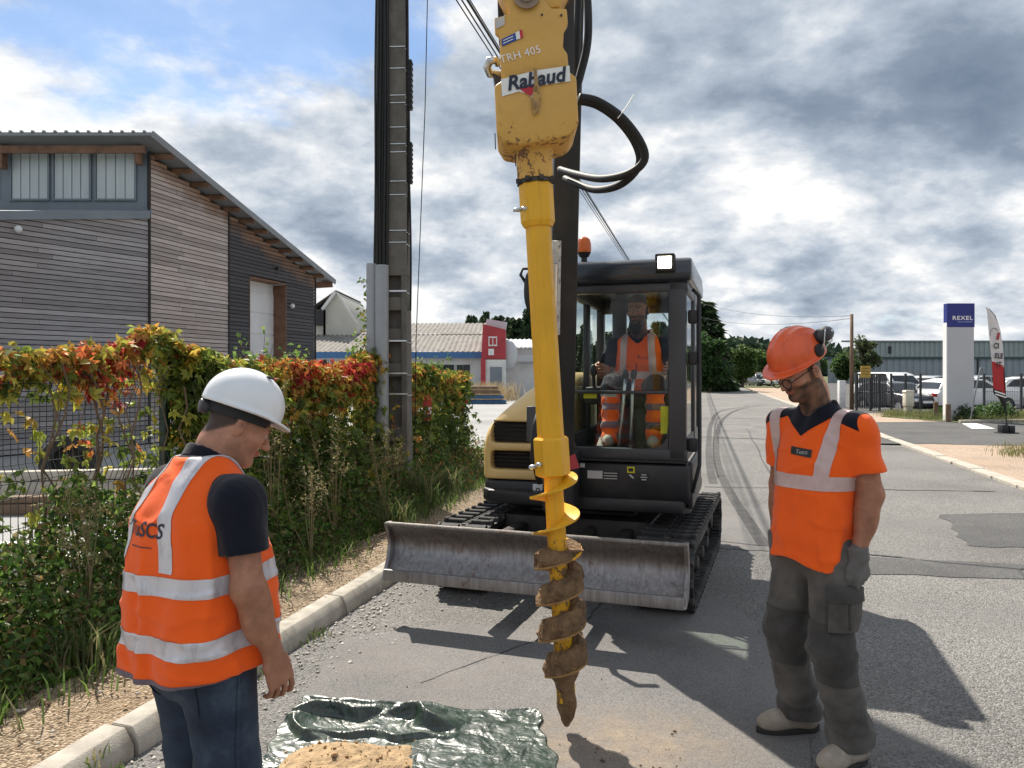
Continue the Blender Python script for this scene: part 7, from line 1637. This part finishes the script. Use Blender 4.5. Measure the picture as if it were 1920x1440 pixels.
for nm, wri, Rg, s_ in (('left', wL, RgL, -1), ('right', wR, RgR, 1)):
    def gf(p, wri=wri, Rg=Rg, s_=s_):
        q = locs(p, wri, Rg); d = hand_f(q, s_, 1.0, .0035, True); cuff = smax(np.abs(rc(q, (0, 0, .03), (0, 0, -.03), .036, .034))-.006, np.abs(q[:, 2]-.0)-.03, .006); return smin(d, cuff, .008)
    lo_ = np.array(wri)+np.array((-.1, -.12, -.2)); hi_ = np.array(wri)+np.array((.1, .1, .07)); sdf_obj('glove', gf, lo_, hi_, .0045, MT['glove'], w2)
S2 = spl([(.82, 0, -.005, .176, .148), (.95, 0, -.005, .173, .144), (1.1, 0, 0, .172, .138), (1.28, 0, .008, .176, .13), (1.4, 0, .018, .152, .1), (1.46, 0, .022, .115, .08), (1.52, 0, .02, .07, .065)])
def shirt2(p):
    z = p[:, 2]; a_ = np.arctan2(p[:, 0], -p[:, 1]); d = zprof(p, S2, 2.15); low = np.clip((1.3-z)/.35, 0, 1)
    d = d-.006*low*np.sin(5*a_+2*np.sin(5*z))-.004*low*np.sin(40*z+16*p[:, 0]+2.5*wob(p, 7, 2))*np.clip(.4+wob(p, 5, 5), 0, 1)
    d = d-.010*low*crease(p, 17, 5, (1, 1, .4), .3)-.006*crease(p, 24, 2, (.6, .6, 1.1), .25)
    d = smax(d, .83+.025*np.cos(a_*2+.5)-z, .004)
    for a, b in ((sL, eL), (sR, eR)): d = smin(d, sleeve(p, a, b, .68)-.004-.004*np.sin(45*z+20*p[:, 1]+2*wob(p, 8, 6)), .035)
    d = smax(d, -rc(p, (0, .02, 1.47), (0, -.05, 1.66), .062, .085), .006); return smax(d, -rc(p, (-.0, -.11, 1.375), (0, -.1, 1.52), .006, .085), .008)
def shirt_col(V):
    c = np.tile(np.array((.95, .14, .012)), (len(V), 1)); return c
shirt = sdf_obj('work_shirt', shirt2, (-.36, -.2, .78), (.36, .2, 1.53), .0062, MT['orange'], w2, relax=2)
for s_ in (-1, 1):
    bo = 0 if s_ > 0 else .036
    slice_part(shirt, 'shoulder_yoke', MT['navy_cloth'], [((s_*.14, -.08, 1.45), (-s_*.35, -.25, -1)), ((s_*.225, 0, 1.44), (s_*1, 0, .25))], .0016, shirt)
    tpb = slice_part(shirt, 'reflective_brace', MT['tape_pink'], [((s_*(.158+bo), 0, 1.4), (s_, 0, -.12)), ((s_*(.106+bo), 0, 1.4), (-s_, 0, .12)), ((0, 0, 1.19), (0, 0, -1))], .0026, shirt)
    slice_part(shirt, 'side_panel', MT['navy_cloth'], [((s_*.15, 0, 1.2), (-s_, 0, .12)), ((0, .02, .85), (0, -1, .22)), ((0, 0, 1.17), (0, 0, 1)), ((s_*.2, 0, 0), (s_, 0, 0))], .0015, shirt)
slice_part(shirt, 'reflective_band', MT['tape_pink'], [((0, 0, 1.212), (0, 0, 1)), ((0, 0, 1.152), (0, 0, -1)), ((.205, 0, 0), (1, 0, 0)), ((-.205, 0, 0), (-1, 0, 0))], .0022, shirt)
slice_part(shirt, 'neck_trim', MT['navy_cloth'], [((.0, -.09, 1.372), (.6, 0, -.8)), ((0, .01, 0), (0, 1, 0)), ((0, 0, 0), (-1, 0, 0)), ((.11, 0, 0), (1, 0, 0)), ((0, 0, 1.34), (0, 0, -1))], .002, shirt)
slice_part(shirt, 'neck_trim', MT['navy_cloth'], [((.0, -.09, 1.372), (-.6, 0, -.8)), ((0, .01, 0), (0, 1, 0)), ((0, 0, 0), (1, 0, 0)), ((-.11, 0, 0), (-1, 0, 0)), ((0, 0, 1.34), (0, 0, -1))], .002, shirt)
bdg = slice_part(shirt, 'name_badge', MT['black_print'], [((0, 0, 1.325), (.1, 0, 1)), ((0, 0, 1.292), (-.1, 0, -1)), ((-.03, 0, 0), (-1, 0, 0)), ((.068, 0, 0), (1, 0, 0)), ((0, 0, 0), (0, 1, 0))], .003, shirt)
print_on(bdg, 'Tuscs', MT['grey_st'], (.026, 0, 1.307), (1, 0, 0), (0, 1, 0), .024, bdg)
# trousers
h2R, h2L = (-.09, .01, .88), (.09, .01, .88); k2R, k2L = (-.135, -.03, .5), (.12, -.05, .5); a2R, a2L = (-.165, .1, .1), (.15, .04, .1)
def trous(p):
    d = ell(p, (0, .01, .9), (.166, .13, .13)); d = smax(d, p[:, 2]-1.0, .01)
    for s_, a, b, c in ((2, h2R, k2R, a2R), (5, h2L, k2L, a2L)): d = smin(d, leg_f(p, a, b, c, [.106, .086, .086], .03, s_, .008), .025)
    d = d+.003*wob(p, 28, 3); return smax(d, .075-p[:, 2], .004)
tro = sdf_obj('work_trousers', trous, (-.3, -.2, .05), (.28, .26, 1.02), .0066, MT['work_trousers'], w2)
for s_, k in ((-1, k2R), (1, k2L)): slice_part(tro, 'knee_patch', MT['knee_cloth'], [((0, 0, .6), (0, .1, 1)), ((0, 0, .36), (0, 0, -1)), ((0, .0, 0), (0, 1, 0)), ((.0, 0, 0), (-s_, 0, 0))], .004, tro)
def thick(o, t):
    m_ = o.modifiers.new('thickness', 'SOLIDIFY'); m_.thickness = t; m_.offset = -1; return o
def pocket(nm, mat, z0_, z1_, off, a0=-20, a1=62, par=tro):
    c0 = Vector((.105, -.02, 0)); pl = [((0, 0, z1_), (0, .05, 1)), ((0, 0, z0_), (0, 0, -1))]
    for ang, sg in ((a0, -1), (a1, 1)):            # angular wedge round the left thigh, measured from its outer side towards the front
        d_ = Vector((math.cos(rad(ang)), -math.sin(rad(ang)), 0)); pl.append((tuple(c0), tuple(Vector((-d_.y, d_.x, 0))*(-sg))))
    return slice_part(tro, nm, mat, pl, off, par)
pk = thick(pocket('cargo_pocket', MT['work_trousers'], .585, .755, .017), .017); thick(pocket('pocket_flap', MT['knee_cloth'], .705, .765, .023, -24, 66, pk), .008); thick(pocket('pocket_pleat', MT['knee_cloth'], .6, .7, .019, 18, 24, pk), .004)
boot(w2, a2R, -24); boot(w2, a2L, 0)
# helmet with ear muffs, glasses
hq2 = hc2+Rh2 @ np.array((0, .0, .022)); Rq2 = rot_np(26, 3, -5)*.95
def on2(o): return on_head(o, Rq2, hq2)
he2 = sdf_obj('safety_helmet', lambda q: helmet_f(q, .175, True), (-.15, -.2, -.01), (.15, .18, .2), .0042, MT['helmet_orange'], w2, xf=(Rq2, hq2), relax=2)
for s_ in (-1, 1):
    mf = on2(MB().lathe([(.012, .05), (.03, .047), (.044, .034), (.05, .012), (.05, -.006), (.042, -.012)], 22, Matrix.Translation((s_*.098, .098, .105)) @ Euler((rad(-25), rad(66*s_), 0)).to_matrix().to_4x4() @ Matrix.Diagonal((.68, .86, .85, 1))).build('ear_muff', MT['muff'], he2, angle=50))
    on2(MB().lathe([(.052, -.006), (.054, -.014), (.05, -.024), (.03, -.026)], 22, Matrix.Translation((s_*.098, .098, .105)) @ Euler((rad(-25), rad(66*s_), 0)).to_matrix().to_4x4() @ Matrix.Diagonal((.68, .86, .85, 1))).build('muff_cushion', MT['strap_dark'], he2, angle=50))
    on2(MB().sphere((s_*.116, .035, .062), (.014, .028, .03), 14, 9).build('muff_mount', MT['strap_dark'], he2))
    on2(MB().tube([(s_*.124, .035, .06), (s_*.135, .055, .09), (s_*.136, .075, .13), (s_*.13, .09, .14)], .0028, 6).tube([(s_*.124, .04, .058), (s_*.136, .1, .08), (s_*.134, .12, .12)], .0028, 6).build('muff_wire', MT['chrome'], he2, angle=180))
gl = MB(); R_g = (Rh2, hc2)
for s_ in (-1, 1):
    gl.tube([(s_*.032+.0245*math.cos(a), -.118, -.004+.0215*math.sin(a)) for a in [2*math.pi*i/24 for i in range(25)]], .0022, 6, False); gl.tube([(s_*.056, -.116, .004), (s_*.074, -.06, .012), (s_*.079, .0, .012), (s_*.078, .02, .0)], .002, 6)
gl.tube([(-.009, -.119, .0), (0, -.121, .004), (.009, -.119, .0)], .002, 6)
go = on_head(gl.build('glasses_frame', MT['strap_dark'], w2, angle=180), Rh2*1.0, hc2)
lens_m = glass_mat('spectacle_lens', (.9, .93, .93), .0)
for s_ in (-1, 1): on_head(MB().add([(s_*.032+.0225*math.cos(a), -.118, -.004+.0195*math.sin(a)) for a in [2*math.pi*i/20 for i in range(20)]], [tuple(range(20))]).build('lens', lens_m, go, fix=False), np.eye(3), (0, 0, 0))

# ---------------------------------------------------------------- driver in the cab
w3 = thing('person', 'bald bearded driver in orange vest sitting in the digger cab', 'person', tuple(EXM @ Vector((SX, SY, .025))), EXA)
D = 1.07
hc3 = np.array((0, -.12, 2.125)); Rh3 = rot_np(6, 0, -10)
T3 = spl([(1.47, 0, .03, .16, .13), (1.6, 0, 0, .165, .125), (1.75, 0, -.02, .175, .115), (1.87, 0, -.035, .15, .09), (1.95, 0, -.04, .07, .06)])
jR, jL = np.array((-.315, -.29, 1.655)), np.array((.265, -.29, 1.655))
arms3 = (((-.205, -.03, 1.86), (-.29, -.06, 1.62), jR+np.array((.0, .1, .0))), ((.205, -.03, 1.86), (.3, -.04, 1.62), jL+np.array((.01, .1, .0))))
def body3(p):
    d = near(lambda q: head_f(locs(q, hc3, Rh3), .03, 1.04), p, hc3, .28); d = smin(d, chain(p, [(0, -.02, 1.88), (0, -.09, 2.1)], [.068, .064], .03), .03); d = smin(d, zprof(p, T3), .03)
    for (a, b, c), s_ in zip(arms3, (1, -1)):
        d = smin(d, chain(p, [a, b, b, c], [.055, .048, .047, .032], .02), .03); Rm = rot_np(-78, 0, 0); d = smin(d, near(lambda q: hand_f(locs(q, c+np.array((0, 0, .01)), Rm), s_, 1.35), p, c, .26), .012)
    return d
def col3(V):
    q = locs(V, hc3, Rh3)/1.08; c = head_col(q, np.array((.014, .011, .01)), .98, np.array((.03, .024, .02)), .88, SKIN*np.array((.85, .78, .74)), .058); lowb = (q[:, 2] < -.1)*(q[:, 1] < -.02)*(np.abs(q[:, 0]) < .06)*(V[:, 2] > 1.88); c[lowb > 0] = (.014, .011, .01); arm = (V[:, 2] < 1.84); c[arm] = SKIN*np.array((.85, .78, .74)); return c
sdf_obj('body', body3, (-.42, -.48, 1.46), (.4, .2, 2.3), .006, MT['skin'], w3, col3)
def tee3(p):
    d = zprof(p, T3)-.012
    for (a, b, c) in arms3: d = smin(d, sleeve(p, a, b, .72)*1.0-.004, .03)
    return smax(d, -rc(p, (0, -.06, 1.93), (0, -.1, 2.1), .072, .085), .006)
sdf_obj('tee_shirt', tee3, (-.42, -.25, 1.45), (.42, .22, 1.99), .008, MT['navy_cloth'], w3)
def vest3(p):
    d = zprof(p, T3, 2.2)-.026-.005*np.sin(30*p[:, 2]+18*p[:, 0]+2*wob(p, 7, 3))-.008*crease(p, 20, 4, (1, 1, .6), .28); 
    for s_ in (-1, 1): d = smax(d, -ell(p, (s_*.245, -.02, 1.82), (.07, .14, .17)), .01)
    d = smax(d, -rc(p, (0, -.06, 1.9), (0, -.1, 2.1), .085, .1), .006); return smax(d, -rc(p, (0, -.2, 1.76), (0, -.17, 2.0), .005, .1), .006)
v3o = sdf_obj('safety_vest', vest3, (-.25, -.25, 1.44), (.25, .24, 1.98), .0075, MT['orange'], w3)
slice_part(v3o, 'reflective_band', MT['tape_pink'], [((0, 0, 1.63), (0, 0, 1)), ((0, 0, 1.57), (0, 0, -1))], .003, v3o)
for s_ in (-1, 1): slice_part(v3o, 'reflective_brace', MT['tape_pink'], [((s_*.145, 0, 1.7), (s_, 0, .05)), ((s_*.09, 0, 1.7), (-s_, 0, -.05)), ((0, 0, 1.63), (0, 0, -1))], .003, v3o)
zp = MB().tube([(.01, -.18, 1.76), (-.005, -.185, 1.68), (-.01, -.18, 1.5)], .004, 5).build('zip', MT['strap_dark'], v3o); project(v3o, zp, (0, 1, 0), .003)
print_on(v3o, 'Tu scs', MT['navy'], (.05, 0, 1.74), (1, 0, 0), (0, 1, 0), .03, v3o)
def pants3(p):
    d = ell(p, (0, .06, 1.5), (.18, .16, .1))
    for s_ in (-1, 1):
        d = smin(d, chain(p, [(s_*.09, .04, 1.5), (s_*.17, -.38, 1.52), (s_*.17, -.5, 1.12)], [.095, .075, .06], .03), .03)
    return d+.006*np.sin(55*p[:, 2]+20*p[:, 1]+2*wob(p, 9, 1))
p3 = sdf_obj('hi_vis_trousers', pants3, (-.3, -.62, 1.03), (.3, .25, 1.64), .009, MT['orange'], w3)
slice_part(p3, 'dark_thigh', MT['navy_cloth'], [((0, 0, 1.47), (0, 0, -1))], .003, p3)
for zc in (1.36, 1.22): slice_part(p3, 'trouser_band', MT['piping'], [((0, 0, zc+.025), (0, 0, 1)), ((0, 0, zc-.025), (0, 0, -1)), ((0, -.2, 0), (0, 1, 0))], .003, p3)
for s_ in (-1, 1): MB().sphere((s_*.17, -.56, 1.1), (.045, .12, .05), 12, 8).build('boot', MT['boot'], w3)
